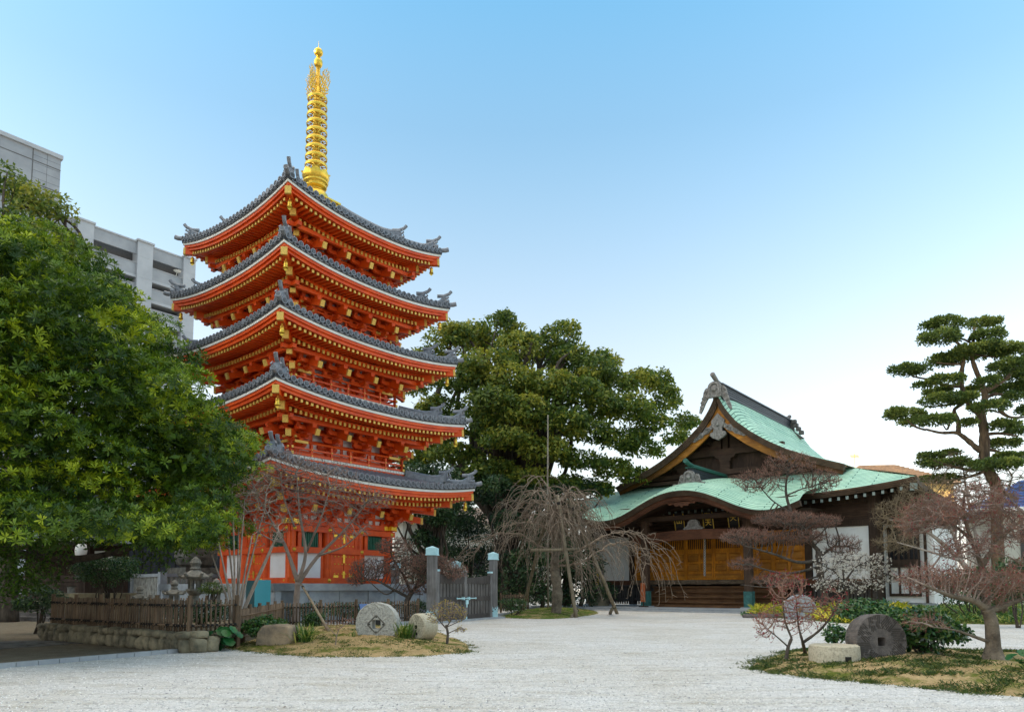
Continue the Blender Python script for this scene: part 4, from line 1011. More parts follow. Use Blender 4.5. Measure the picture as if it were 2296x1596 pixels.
        for (xa, xb) in ((x0 + .10, xm - .07), (xm + .07, x1 - .10)):
            for za, zb in ((2.24, 2.72), (2.84, 3.34)):
                mb.hexa([(xa, y + .02, za), (xb, y + .02, za), (xb, y + .03, za), (xa, y + .03, za), (xa, y + .02, zb), (xb, y + .02, zb), (xb, y + .03, zb), (xa, y + .03, zb)])
                mb.hexa([(xa + .07, y - .02, za + .07), (xb - .07, y - .02, za + .07), (xb - .02, y + .02, za + .02), (xa + .02, y + .02, za + .02), (xa + .07, y - .02, zb - .07), (xb - .07, y - .02, zb - .07), (xb - .02, y + .02, zb - .02), (xa + .02, y + .02, zb - .02)])
        mb.build('door_coffers', AMBER_X, dn)
        mb = MB()
        for q in range(13): xx = x0 + .13 + (x1 - x0 - .26) * q / 12; mb.box(xx - .024, xx + .024, y - .03, y + .02, 3.60, 4.40)
        mb.build('door_grille', AMBER, dn)
    mb = MB(); mb.box(-5.3, 5.3, yw + .16, yw + .2, 1.7, 4.5); mb.build('dark_interior', BLACK, hall)
    # steps between the porch posts
    mb = MB()
    for k in range(4):
        z = 1.36 - k * .30; y = 1.75 - k * .40
        mb.box(-3.6, 4.6, y - .06, y + .46, z - .07, z); mb.box(-3.55, 4.55, y + .06, y + .10, z - .30, z - .072)
    mb.box(-3.6, 4.6, .30, .5, .156, .30)
    mb.build('wooden_steps', STEPW, hall)
    # slatted screens under the veranda
    for a_, b_ in ((-8.8, -3.7), (4.7, 8.8)):
        mb = MB()
        for x in np.arange(a_, b_, .17): mb.box(x, x + .13, yw - .15, yw - .12, .25, 1.42)
        for x in np.linspace(a_, b_, 4): mb.box(x - .1, x + .1, yw - .32, yw - .16, .24, 1.46)
        mb.box(a_, b_, yw - .24, yw - .16, .45, .60); mb.box(a_ - .1, b_ + .1, yw - .45, yw + .1, 1.38, 1.455)
        mb.build('veranda_screen', GREYW_D, hall)
    mb = MB()
    for a_, b_ in ((-8.8, -3.7), (4.7, 8.8)):
        for x in np.linspace(a_, b_, 4): mb.hexa([(x - .2, yw - .45, .155), (x + .2, yw - .45, .155), (x + .2, yw - .05, .155), (x - .2, yw - .05, .155), (x - .14, yw - .38, .238), (x + .14, yw - .38, .238), (x + .14, yw - .1, .238), (x - .14, yw - .1, .238)])
    mb.build('footing_stones', GRANITE, hall)
    # side wing with white walls and dark windows
    mb = MB(); mb.box(8.95, 11.2, 4.0, 4.2, .5, 4.6); mb.box(11.0, 11.2, 4.2, 12, .5, 4.6)
    wg = mb.build('side_wing', WHITE, hall)
    mb = MB(); mb.box(9.2, 10.6, 3.94, 4.0, 2.42, 4.4)
    mb.build('wing_window', GLASSD, wg)
    mb = MB()
    for x in (9.2, 9.66, 10.13, 10.6): mb.box(x - .05, x + .05, 3.86, 3.94, .9, 4.45)
    for z in (.9, 1.84, 2.40, 4.40): mb.box(9.15, 10.65, 3.87, 3.955, z - .07, z + .07)
    for x in (9.43, 9.9, 10.37): mb.box(x - .02, x + .02, 3.90, 3.938, 2.4, 4.4)
    mb.box(9.15, 10.65, 3.87, 3.95, 2.42, 2.75)
    mb.box(10.84, 10.96, 3.85, 4.0, .3, 4.6); mb.box(8.95, 11.25, 3.9, 4.25, 4.602, 6.3); mb.box(11.1, 11.25, 4.25, 12, 4.602, 6.3)
    mb.build('wing_window_frame', CEDAR, wg)
    mb = MB(); mb.box(8.92, 11.3, 3.8, 4.3, 0, .48); mb.build('wing_base', GRANITE, wg)
    mb = MB(); mb.hexa([(8.95, 2.9, 4.66), (11.5, 2.9, 4.66), (11.5, 3.95, 4.9), (8.95, 3.95, 4.9), (8.95, 2.9, 4.74), (11.5, 2.9, 4.74), (11.5, 3.95, 5.0), (8.95, 3.95, 5.0)]); mb.build('added_pent_roof', CEDAR_X, wg)  # small roof added to shade the white wing wall
hall_body()

# ---- things on and before the hall
def text_mesh(name, body, size, depth, material, parent, loc, rot, align='CENTER', mod=None):
    cu = bpy.data.curves.new(name, 'FONT'); cu.body = body; cu.size = size; cu.extrude = depth; cu.align_x = align; cu.align_y = 'CENTER'; cu.space_line = .92
    o = bpy.data.objects.new(name, cu); COL.objects.link(o)
    dg_ = bpy.context.evaluated_depsgraph_get()
    me = bpy.data.meshes.new_from_object(o.evaluated_get(dg_)); bpy.data.objects.remove(o)
    me.materials.clear(); me.materials.append(material); me.name = name
    t = bpy.data.objects.new(name, me); COL.objects.link(t)
    if parent is not None: t.parent = parent
    t.location = loc; t.rotation_euler = rot
    return t
for k, (x, txt, lab) in enumerate(((-1.05, '山', 'black and gold name plaque half hidden behind the carved strut'), (.72, '聖\n天', 'black and gold name plaque with two characters above the middle of the beam'), (2.2, '天', 'black and gold name plaque nearest the right porch post'))):
    t = thing('name_plaque', lab, 'plaque', hall_w(x, .45, 4.62), ROT_H, 'black name plaques above the porch beam')
    mb = MB(); mb.prism([(-.32, 0), (.32, 0), (.32, 1.0), (-.32, 1.0)], (0, 0, 0), (1, 0, 0), (0, -.25, .968), (0, 1, .25), .05); mb.build('board', BLACK, t)
    mb = MB()
    for sx in (-.29, .29):
        for q in range(14): p0 = np.array([sx, 0, 0]) + np.array([0, -.25, .968]) * (.04 + q * .07) + (0, -.015, -.004); mb.cbox(p0, (.05, .02, .045))
    mb.build('gold_border', GOLDT, t)
    text_mesh('gold_characters', txt, .40, .008, GOLDT, t, (0, -.15, .50), (pi / 2 + .253, 0, 0))
t = thing('bell_rope', 'thick twisted pull rope hanging from the middle of the porch beam', 'rope', hall_w(.25, .9, 1.95), ROT_H)
mb = MB(); zz = np.linspace(0, 2.6, 40); mb.tube(np.stack([-.06 * (1 - zz / 2.6), 0 * zz, zz], -1), .045, 8)
mb.build('rope_core', mat('dark_rope', (.10, .085, .07), .9), t)
mb = MB()
for ph in (0, 2.1, 4.2):
    zz = np.linspace(0, 2.6, 170); a = zz * 14 + ph; mb.tube(np.stack([-.06 * (1 - zz / 2.6) + .045 * np.cos(a), .045 * np.sin(a), zz], -1), .022, 5)
mb.build('rope_strands', mat('pale_rope', (.52, .47, .40), .9), t)
t = thing('notice_board', 'narrow orange wooden notice board leaning at the left porch post', 'notice board', hall_w(-2.98, -.62, .155), ROT_H)
mb = MB(); mb.hexa([(-.15, -.02, .30), (.15, -.02, .30), (.15, .03, .30), (-.15, .03, .30), (-.17, .02, 1.40), (.13, .02, 1.40), (.13, .07, 1.40), (-.17, .07, 1.40)]); mb.build('board', mat('faded_red_board', (.42, .105, .03), .7, (.30, .075, .025), 5.0), t)
mb = MB(); mb.beam((0, .06, 0), (-.02, .09, 1.3), .06, .05); mb.cbox((0, .06, .03), (.5, .3, .06)); mb.build('stand', CEDAR, t)
p = G(1344, 1364)
t = thing('stone_pillar', 'dark engraved stone pillar with gold characters on a square mossy base', 'stone pillar', p, ROT_H)
mb = MB(); mb.cbox((0, 0, .09), (1.25, 1.0, .18)); mb.build('plinth', GRANITE, t)
mb = MB(); mb.hexa([(-.48, -.4, .18), (.48, -.4, .18), (.48, .4, .18), (-.48, .4, .18), (-.44, -.36, 1.02), (.44, -.36, 1.02), (.44, .36, 1.02), (-.44, .36, 1.02)]); mb.build('base_block', MOSSSTONE, t)
mb = MB(); mb.hexa([(-.33, -.26, 1.02), (.33, -.26, 1.02), (.33, .26, 1.02), (-.33, .26, 1.02), (-.33, -.26, 1.32), (.33, -.26, 1.32), (.33, .26, 1.32), (-.33, .26, 1.32)]); mb.prism([(-.225, 1.32), (.225, 1.32), (.22, 2.70), (.12, 2.80), (-.12, 2.80), (-.22, 2.70)], (0, -.19, 0), (1, 0, 0), (0, 0, 1), (0, 1, 0), .38); mb.build('shaft', BASALT, t)
text_mesh('large_characters', '東\n長\n寺', .34, .006, GOLDT, t, (-.02, -.197, 1.80), (pi / 2, 0, 0))
text_mesh('small_characters', '弘\n法\n大\n師', .15, .005, mat('dull_gold_lettering', (.30, .22, .06), .6), t, (.1, -.196, 2.42), (pi / 2, 0, 0))
text_mesh('small_characters', '密\n教\n東\n漸', .15, .005, bpy.data.materials['dull_gold_lettering'], t, (-.1, -.196, 2.42), (pi / 2, 0, 0))
t = thing('traffic_cone', 'red traffic cone standing beside the cherry tree props', 'traffic cone', G(1279, 1354), 0)
mb = MB(); mb.lathe([(.17, .03), (.16, .05), (.03, .72), (.02, .73)], 16); mb.build('cone', REDPL, t, smooth=True)
mb = MB(); mb.cbox((0, 0, .015), (.4, .4, .03)); mb.build('base', BLACK, t)
t = thing('stepladder', 'pale metal stepladder leaning beside the hall veranda', 'stepladder', G(1293, 1357), ROT_H + .15)
mb = MB()
for x in (-.22, .22): mb.beam((x, 0, 0), (x * .85, .45, 1.85), .045, .06)
mb.build('side_rails', mat('aluminium', (.55, .57, .58), .4, metal=.7), t)
mb = MB()
for q in range(1, 6): mb.beam((-.21, .076 * q, .31 * q), (.21, .076 * q, .31 * q), .04, .05)
mb.build('rungs', bpy.data.materials['aluminium'], t)
t = thing('easel_sign', 'white board on a dark folding easel by the side wing', 'easel', G(2025, 1352), ROT_H)
mb = MB(); mb.beam((-.35, 0, 0), (-.08, .3, 1.9), .06, .06); mb.beam((.45, 0, 0), (.1, .3, 1.9), .06, .06); mb.beam((0, 1.0, 0), (0, .32, 1.9), .05, .05); mb.build('easel_legs', CEDAR_R, t)
mb = MB(); mb.hexa([(-.1, -.04, .65), (.75, -.04, .65), (.75, 0, .65), (-.1, 0, .65), (-.1, .12, 1.35), (.75, .12, 1.35), (.75, .16, 1.35), (-.1, .16, 1.35)]); mb.build('board', WHITE2, t)

# ------------------------------------------------------------------ tall blocks on the left, in whose shade the yard lies
BC = np.array([-38.609, 85.0])
t = thing('parking_block', 'tall grey concrete block with open deck floors behind the pagoda', 'building', (BC[0], BC[1], 0), ROT_P)
def pblock():
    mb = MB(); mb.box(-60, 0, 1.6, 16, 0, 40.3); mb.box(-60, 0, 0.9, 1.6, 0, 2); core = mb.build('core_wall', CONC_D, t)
    mb = MB()
    for x0, x1 in ((-1.45, 0), (-6.75, -5.05), (-13.0, -11.4)): mb.box(x0, x1, -.35, 1.0, 0, 40.75); mb.box(x0 - .12, x1 + .12, -.5, 1.2, 40.75, 40.95)
    for k in range(15):
        for x0, x1 in ((-1.45, 0), (-6.75, -5.05), (-13.0, -11.4)): mb.box(x0, x1, -.365, -.35, 39.0 - k * 2.43, 39.03 - k * 2.43)
    mb.box(-.3, 0, 1.0, 16, 0, 40.75)
    mb.build('columns', CONC_L, t)
    mb = MB(); mb2 = MB()
    for x0, x1 in ((-5.05, -1.45), (-11.4, -6.75), (-18, -13.0)):
        mb2.box(x0, x1, -.05, .12, 39.25, 40.62)
        mb.box(x0 - .02, x1 + .02, -.15, .3, 40.62, 40.78)
        for k in range(14):
            z = 38.15 - k * 2.43; mb2.box(x0, x1, -.05, .12, z - 1.35, z)
            mb.box(x0, x1, -.12, .2, z, z + .07); mb.box(x0, x1, -.08, 1.7, z - 1.65, z - 1.352)
            for q in range(1, 3): xx = x0 + (x1 - x0) * q / 3; mb2.box(xx - .01, xx + .01, -.056, -.05, z - 1.35, z)
    mb.build('deck_slabs', CONC_L, t); mb2.build('parapet_panels', CONC, t)
    m = MB(); m.lathe([(.02, -.05), (.3, .02), (.42, .12), (.44, .14), (.40, .13), (.05, .02)], 14, (-2.2, -.35, 38.6)); m.tube([(-2.2, -.05, 38.2), (-2.2, -.35, 38.6)], .04, 5); m.build('satellite_dish', WHITE2, t)
pblock()
t = thing('concrete_block', 'taller plain concrete block at the far left edge behind the trees', 'building', (BC[0], BC[1], 0), ROT_P)
mb = MB(); mb.box(-175, -15.05, -.8, 15, 0, 46.2); mb.build('wall', CONC, t)
mb = MB(); mb.box(-175.2, -14.9, -1.0, 15.2, 46.2, 46.62); mb.build('coping', CONC_L, t)
mb = MB()
for z in (45.0, 42.6, 40.2): mb.box(-115, -15.04, -.83, -.8, z - .04, z + .04)
for x in (-17.6, -23.2, -28.8): mb.box(x - .04, x + .04, -.83, -.8, 30, 46.2)
for x in (-16.3,): mb.box(x - .015, x + .015, -.81, -.8, 30, 46.2)
for z in np.arange(36, 46, .8): mb.box(-17.6, -15.05, -.81, -.8, z - .012, z + .012)
mb.build('panel_joints', CONC_D, t)
mb = MB(); mb.box(-30, -17.0, 0, .1, 47.05, 47.1)
for x in np.arange(-30, -17, 1.5): mb.box(x, x + .05, 0, .05, 46.6, 47.1)
mb.build('roof_rail', CONC_L, t)
# ------------------------------------------------------------------ paths, beds and other ground
def sheet(name, pts, m, z=0.004, kind='structure', label=None, cat=None):
    mb = MB(); P = np.array([[p[0], p[1], z] for p in pts]); mb.add(P, [tuple(range(len(P)))]); o = mb.build(name, m)
    return struct(o, kind, label, cat)
def blob_poly(pts, n=120, seed=0, amp=.05):
    """closed smooth outline through ground points"""
    P = np.array([p[:2] for p in pts]); k = len(P); t = np.linspace(0, k, n, endpoint=False); out = []
    for q in t:
        i = int(q); f = q - i; p0, p1, p2, p3 = P[(i - 1) % k], P[i % k], P[(i + 1) % k], P[(i + 2) % k]
        out.append(.5 * (2 * p1 + (p2 - p0) * f + (2 * p0 - 5 * p1 + 4 * p2 - p3) * f * f + (3 * p1 - p0 - 3 * p2 + p3) * f ** 3))
    out = np.array(out); c = out.mean(0); r = np.random.default_rng(seed)
    w = sum(np.sin(np.arange(n) * 2 * pi / n * fq + r.random() * 6) / fq ** .6 for fq in (7, 13, 23, 37)) * amp
    d = out - c; return out + d / np.linalg.norm(d, axis=1, keepdims=True) * w[:, None]
BEDS = []; EDGES = []
def mound(name, pts, h, m, label, cat, seed, amp=.05):
    out = blob_poly(pts, 140, seed, amp); c = out.mean(0); r = np.random.default_rng(seed); rings = 16; P = []
    for k in range(rings + 1):
        f = k / rings; q = c + (out - c) * f; e = 1 - f
        z = h * (1 - f ** 2.6) + .035 * np.sin(q[:, 0] * 3.1 + 1) * np.sin(q[:, 1] * 2.3) * (1 - f) + r.normal(0, .012, len(q)) * (1 if 0 < f < 1 else 0) + .004
        if k == rings: z = np.full(len(q), -.01)
        P.append(np.stack([q[:, 0], q[:, 1], z], -1))
    P = np.array(P); P[0, :, 2] = P[0, :, 2].mean(); P = np.concatenate([P, P[:, :1]], 1)
    mb = MB(); mb.grid(P, flip=True); o = mb.build(name, m, smooth=True); struct(o, 'structure', label, cat); EDGES.append(out)
    def height(x, y):
        d = np.array([x, y]) - c; a = math.atan2(d[1], d[0]); dd = out - c; aa = np.arctan2(dd[:, 1], dd[:, 0])
        j = np.argmin(np.abs((aa - a + pi) % (2 * pi) - pi)); f = np.linalg.norm(d) / np.linalg.norm(dd[j])
        return max(0.0, h * (1 - min(f, 1) ** 2.6)), f
    BEDS.append((c, out, height)); return height
H_L = mound('mossy_bed', [G(1056, 1456), G(1010, 1466), G(900, 1472), G(707, 1472), G(600, 1464), G(520, 1455), G(472, 1446), G(505, 1425), G(640, 1408), G(790, 1402), G(930, 1406), G(1020, 1428)], .20, DIRT_M, 'sandy mossy planting bed around the two pale millstones', 'planting bed', 1)
H_R = mound('mossy_bed', [G(1683, 1490), G(1745, 1510), G(1900, 1526), G(2100, 1545), G(2330, 1565), G(2600, 1560), G(2600, 1480), G(2330, 1464), G(2050, 1459), G(1860, 1456), G(1760, 1462)], .17, DIRT_M, 'sandy mossy planting bed around the dark millstone', 'planting bed', 2)
H_C = mound('mossy_bed', [G(1112, 1383), G(1180, 1386.5), G(1260, 1386), G(1338, 1376), G(1325, 1368), G(1240, 1363), G(1150, 1372)], .22, MOSS, 'low moss mound under the weeping cherry', 'planting bed', 3, .03)
H_B = mound('mossy_bed', [G(1655, 1380), G(1780, 1387), G(1900, 1398), G(2100, 1398), G(2400, 1400), G(2600, 1385), G(2500, 1364), G(2100, 1358), G(1800, 1362), G(1690, 1368)], .14, MOSS, 'shrub bed in front of the right side of the hall', 'planting bed', 4, .03)
# dim path on the left with its kerb
K0, K1 = G(-260, 1520)[:2], G(470, 1456)[:2]
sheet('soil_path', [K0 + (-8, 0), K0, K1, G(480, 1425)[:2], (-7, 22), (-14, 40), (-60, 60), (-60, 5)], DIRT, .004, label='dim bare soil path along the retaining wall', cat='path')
def flags():
    mb = MB(); r = np.random.default_rng(5); d = nrm(K1 - K0); nn = np.array([-d[1], d[0]])
    for i in range(-14, 24):
        for j in range(6):
            c = G(95, 1440)[:2] + d * (i * .36 + (j % 2) * .18) + nn * (j * .36 - 1.0)
            if c[1] > 17.2: continue
            w = .33 + r.normal(0, .006); z = .022 + r.normal(0, .004)
            P = [c + d * sx * w / 2 + nn * sy * .165 for sx, sy in ((-1, -1), (1, -1), (1, 1), (-1, 1))]
            mb.hexa([(p[0], p[1], 0) for p in P] + [(p[0], p[1], z) for p in P])
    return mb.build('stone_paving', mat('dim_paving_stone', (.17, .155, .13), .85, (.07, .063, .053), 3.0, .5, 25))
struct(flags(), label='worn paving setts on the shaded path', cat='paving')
mb = MB(); d = nrm(K1 - K0)
for k in range(16):
    L = np.linalg.norm(K1 - K0) / 16; a = K0 + d * L * k; b = K0 + d * (L * (k + 1) - .012); mb.beam((*a, .03), (*b, .03), .14, .09)
struct(mb.build('kerb', GRANITE), label='grey kerb stones between the gravel and the shaded path', cat='kerb')

# ---- dry stone retaining wall
W0, W1 = np.array([-6.25, 14.15]), np.array([-11.45, 17.85])
def stone(mb, c, ex, ey, ez_, r, n=9):
    """rough boulder: a rounded box pushed about by noise"""
    th = np.linspace(0, pi, n); ph = np.linspace(0, 2 * pi, 13)[:-1]; k1, k2, k3 = r.random(3) * 6
    V = []
    for t_ in th:
        for p_ in ph:
            d_ = np.array([sin(t_) * cos(p_), sin(t_) * sin(p_), cos(t_)]); q = np.sign(d_) * np.abs(d_) ** .55
            q *= 1 + .10 * sin(3 * d_[0] + k1) * cos(4 * d_[1] + k2) + .06 * sin(6 * d_[2] + k3); V.append(q)
    V = np.array(V); V = V[:, :1] * ex + V[:, 1:2] * ey + V[:, 2:] * ez_ + c
    F = [(i * 12 + j, (i + 1) * 12 + j, (i + 1) * 12 + (j + 1) % 12, i * 12 + (j + 1) % 12) for i in range(n - 1) for j in range(12)]
    mb.add(V, F)
def stonewall():
    mb = MB(); r = np.random.default_rng(11); d = nrm(W1 - W0); nn = np.array([d[1], -d[0]]); nn = nn if nn[1] < 0 else -nn
    L = np.linalg.norm(W1 - W0)
    def course(p0, d_, n_, L_):
        s = 0
        while s < L_:
            w = r.uniform(.20, .44); h = r.uniform(.22, .31); c = p0 + d_ * (s + w / 2)
            stone(mb, np.array([*c, h * .48]), np.array([*d_, r.normal(0, .12)]) * w * .53, np.array([*n_, 0]) * .17, np.array([*(d_ * r.normal(0, .10)), 1]) * h * .55, r); s += w * .96
        s = 0
        while s < L_:
            w = r.uniform(.22, .42); c = p0 + d_ * (s + w / 2) + n_ * -.02
            stone(mb, np.array([*c, .325 + r.normal(0, .012)]), np.array([*d_, 0]) * w * .54, np.array([*n_, 0]) * .18, np.array([0, 0, 1]) * .075, r, 7); s += w * .98
    course(W0, d, nn, L)
    course(W1, R2, np.array([-R2[1], R2[0]]), 4.0); course(W0, R2, np.array([R2[1], -R2[0]]), .3)
    o = mb.build('retaining_wall', MOSSSTONE, smooth=True); tag(o, 'low wall of rough mossy boulders under the bamboo fence', 'stone wall'); return o
stonewall()
mb = MB(); P = [W0 + R2 * .1, W1 + R2 * .1, W1 + R2 * 6, W0 + R2 * 9, np.array([-3.0, 26.0]), np.array([-4.4, 17.5])]
P = [np.array([*p, .30]) for p in (W0 + (-.05, .12), W1 + (.1, .2), W1 + R2 * 7 + (-1, 0), (-9, 29), (-6.9, 21.7), (-5.6, 16.6))]
mb.prism([(p_[0], p_[1]) for p_ in P], (0, 0, -.1), (1, 0, 0), (0, 1, 0), (0, 0, 1), .395); struct(mb.build('raised_lawn', DIRT), label='raised ground behind the bamboo fence', cat='ground')

# ---- bamboo fences: each has posts, rails, pickets and black cord ties
def bamboo_fence(path, z, h, label, post_step, pick_step, pr=.021, closed=False):
    o0 = np.array([*path[0], z]); t = thing('bamboo_fence', label, 'fence', o0)
    mp, mr, mk, mc = MB(), MB(), MB(), MB(); r = np.random.default_rng(int(abs(path[0][0] * 100)))
    for a, b in zip(path[:-1], path[1:]):
        a = np.array(a, float); b = np.array(b, float); L = np.linalg.norm(b - a); d = (b - a) / L; nn = np.array([d[1], -d[0]])
        nn = nn if nn[1] < 0 else -nn
        a = a - o0[:2]
        for s in np.linspace(0, L, max(2, int(L / post_step) + 1)):
            p = a + d * s; mp.cyl((*p, -.05), (*(p + r.normal(0, .006, 2)), h + .07), .045, 8)
        for zz in (h * .20, h * .80):
            for side in (-.052, .052): mr.cyl((*(a + nn * side), zz), (*(a + d * L + nn * side), zz), .018, 6)
        for s in np.arange(pick_step / 2, L, pick_step):
            p = a + d * (s + r.normal(0, .006)) + nn * .01; q = p + d * r.normal(0, .012); hh = h * r.uniform(.95, 1.0)
            mk.cyl((*p, .01), (*q, hh), pr, 7); zk = np.sort(r.uniform(.05, hh, 2))
            for z_ in zk: mk.lathe([(pr, z_ - .008), (pr * 1.22, z_), (pr, z_ + .008)], 7, (*(p + (q - p) * z_ / hh), 0), cap=False)
            for zz in (h * .20, h * .80):
                if r.random() < .75: mc.cbox((*(p + nn * .045), zz), (.05, .05, .045), rz=math.atan2(d[1], d[0])); mc.cyl((*(p + nn * .075), zz), (*(p + nn * .11 + d * r.normal(0, .03)), zz - .05), .006, 4)
    mp.build('posts', BAMBOO, t); mr.build('rails', BAMBOO, t); mk.build('pickets', BAMBOO, t, smooth=True); mc.build('cord_ties', CORD, t)
    return t
Wb = W0 + (-.1, .16)
bamboo_fence([W1 + (.12, .08), Wb, Wb + R2 * 1.0], .38, .66, 'dense dark bamboo fence on top of the boulder wall', 1.15, .098, .020)
bamboo_fence([Wb + R2 * 1.0 + (.03, .05), (-6.85, 21.6), (-3.35, 25.9)], .08, .74, 'bamboo fence running from the boulder wall to the gate behind the millstone', 1.3, .115)
bamboo_fence([G(1123, 1378)[:2], G(1184, 1371)[:2]], .16, .80, 'short bamboo fence with a green hedge right of the gate', 1.4, .25)
bamboo_fence([W1 + (-.2, 5.5), (-9.5, 22.6)], .30, .66, 'farther bamboo fence seen over the front fence by the stone lanterns', 1.6, .12)
mb = MB(); mb.beam((*G(760, 1402)[:2], .05), (*G(955, 1399)[:2], .05), .2, .12); mb.beam((*G(1120, 1383)[:2], .08), (*G(1186, 1375)[:2], .08), .2, .16)
struct(mb.build('edging_stones', GRANITE), label='grey edging stones at the foot of the fences', cat='edging')

# ---- gate with silvered posts, pale blue caps and boots
GL = G(968, 1397)[:2]; GR = G(1106, 1386)[:2]
gd = nrm(GR - GL); gn = np.array([gd[1], -gd[0]])
gate = thing('wooden_gate', 'weathered wooden double gate with pale blue capped posts', 'gate', (GL[0], GL[1], 0), math.atan2(gd[1], gd[0]))
GW = np.linalg.norm(GR - GL)
def gate_post(x, y, w, h, boot, rz):
    c_, s_ = cos(rz), sin(rz)
    def sq(mb, hw, z0, z1, z2=None):
        P = [(x + (a * c_ - b * s_) * hw, y + (a * s_ + b * c_) * hw) for a, b in ((-1, -1), (1, -1), (1, 1), (-1, 1))]
        mb.hexa([(*p, z0) for p in P] + [(*p, z1) for p in P])
        if z2: k = mb.n; mb.add([(*p, z1) for p in P] + [(x, y, z2)], [(0, 1, 4), (1, 2, 4), (2, 3, 4), (3, 0, 4)])
    m = MB(); sq(m, w / 2, 0, h); po = m.build('gate_post', GREYW, gate)
    m = MB(); sq(m, w / 2 + .035, h - .22, h + .02, h + .10); sq(m, w / 2 + .05, h - .24, h - .2); m.build('blue_cap', COPCAP, po)
    if boot:
        m = MB(); md = MB(); sq(m, w / 2 + .012, 0, .34)
        for (ax, ay, bx, by) in ((c_, s_, s_, -c_), (c_, s_, -s_, c_), (-s_, c_, c_, s_), (-s_, c_, -c_, -s_)):
            for q in (-1, 0, 1):
                ctr = (x + ax * q * w / 3 + bx * (w / 2 + .012), y + ay * q * w / 3 + by * (w / 2 + .012), 0)
                m.prism([(-w / 6, .33), (w / 6, .33), (w / 6, .40), (w / 14, .42), (0, .50), (-w / 14, .42), (-w / 6, .40)], ctr, (ax, ay, 0), (0, 0, 1), (bx, by, 0), -.02)
                md.prism([(.028 * cos(t), .38 + (.0 if q else -.07) + .028 * sin(t)) for t in np.linspace(0, 2 * pi, 10)[:-1]], ctr, (ax, ay, 0), (0, 0, 1), (bx, by, 0), .004)
        m.build('blue_boot', COPCAP, po); md.build('boot_holes', BLACK, po)
def gl_(px, D):
    q = PD(px, 1300, D)[:2] - GL; return float(q @ gd), float(q @ np.array([-gd[1], gd[0]]))
for (x, y, w, h, b, rz) in ((0, 0, .32, 2.66, True, .35), (GW, 0, .32, 2.66, True, .35), (*gl_(886, 30.0), .28, 2.25, False, .35), (*gl_(1023, 31.5), .28, 2.35, False, .35)): gate_post(x, y, w, h, b, rz)
for (x0, x1, flip) in ((.24, GW / 2 - .01, 0), (GW / 2 + .01, GW - .24, 1)):
    m = MB(); xs_ = np.linspace(x0, x1, 9)
    zt = 1.66 + .16 * (np.abs(xs_ - GW / 2) / (GW / 2)) ** 2
    for q in range(len(xs_) - 1): m.hexa([(xs_[q], -.05, 1.42), (xs_[q + 1], -.05, 1.42), (xs_[q + 1], .05, 1.42), (xs_[q], .05, 1.42), (xs_[q], -.05, zt[q]), (xs_[q + 1], -.05, zt[q + 1]), (xs_[q + 1], .05, zt[q + 1]), (xs_[q], .05, zt[q])])
    m.box(x0, x1, -.05, .05, .76, .93); m.box(x0, x1, -.06, .06, .08, .24)
    lf = m.build('gate_leaf', GREYW_D, gate)
    m = MB(); st = (x1 - x0) / 9
    for q in range(9):
        a = x0 + q * st; m.box(a + .01, a + st * .42, -.035, .02, .2, 1.45); m.box(a + st * .5, a + st - .02, -.02, .03, .2, 1.45)
    m.build('vertical_slats', wood('gate_slat_wood', (.20, .185, .17), (.085, .076, .07), 'Z'), lf)
m = MB()
for x in (GW / 2 - .07, .30, GW - .30): m.box(x - .09, x + .09, -.075, .06, .05, 1.86)
m.build('gate_stiles', GREYW, gate)
m = MB()
for x in (GW / 2 - .07, .30, GW - .30): m.box(x - .10, x + .10, -.085, .07, 1.86, 1.93)
m.box(GW / 2 - .18, GW / 2 + .04, -.085, .02, .0, .16); m.build('stile_caps', COPCAP, gate)
m = MB(); m.cyl((GW / 2 - .75, -.12, .86), (GW / 2 + .62, -.12, .86), .02, 8)
for x in (GW / 2 - .78, GW / 2 + .65): m.lathe([(0.001, -.05), (.035, 0), (.001, .05)], 8, (x, -.12, .86))
for x in (GW / 2 - .30, GW / 2 + .12): m.box(x - .03, x + .03, -.15, -.05, .80, .92)
m.box(GW / 2 - .13, GW / 2 + .05, -.14, -.10, .64, .80); m.box(GW / 2 - .10, GW / 2 - .04, -.14, -.11, .52, .64); m.build('bolt_and_lock', COPCAP, gate)
m = MB(); m.box(-.6, GW + .6, -.25, .25, 0, .07); m.build('stone_sill', GRANITE, gate)

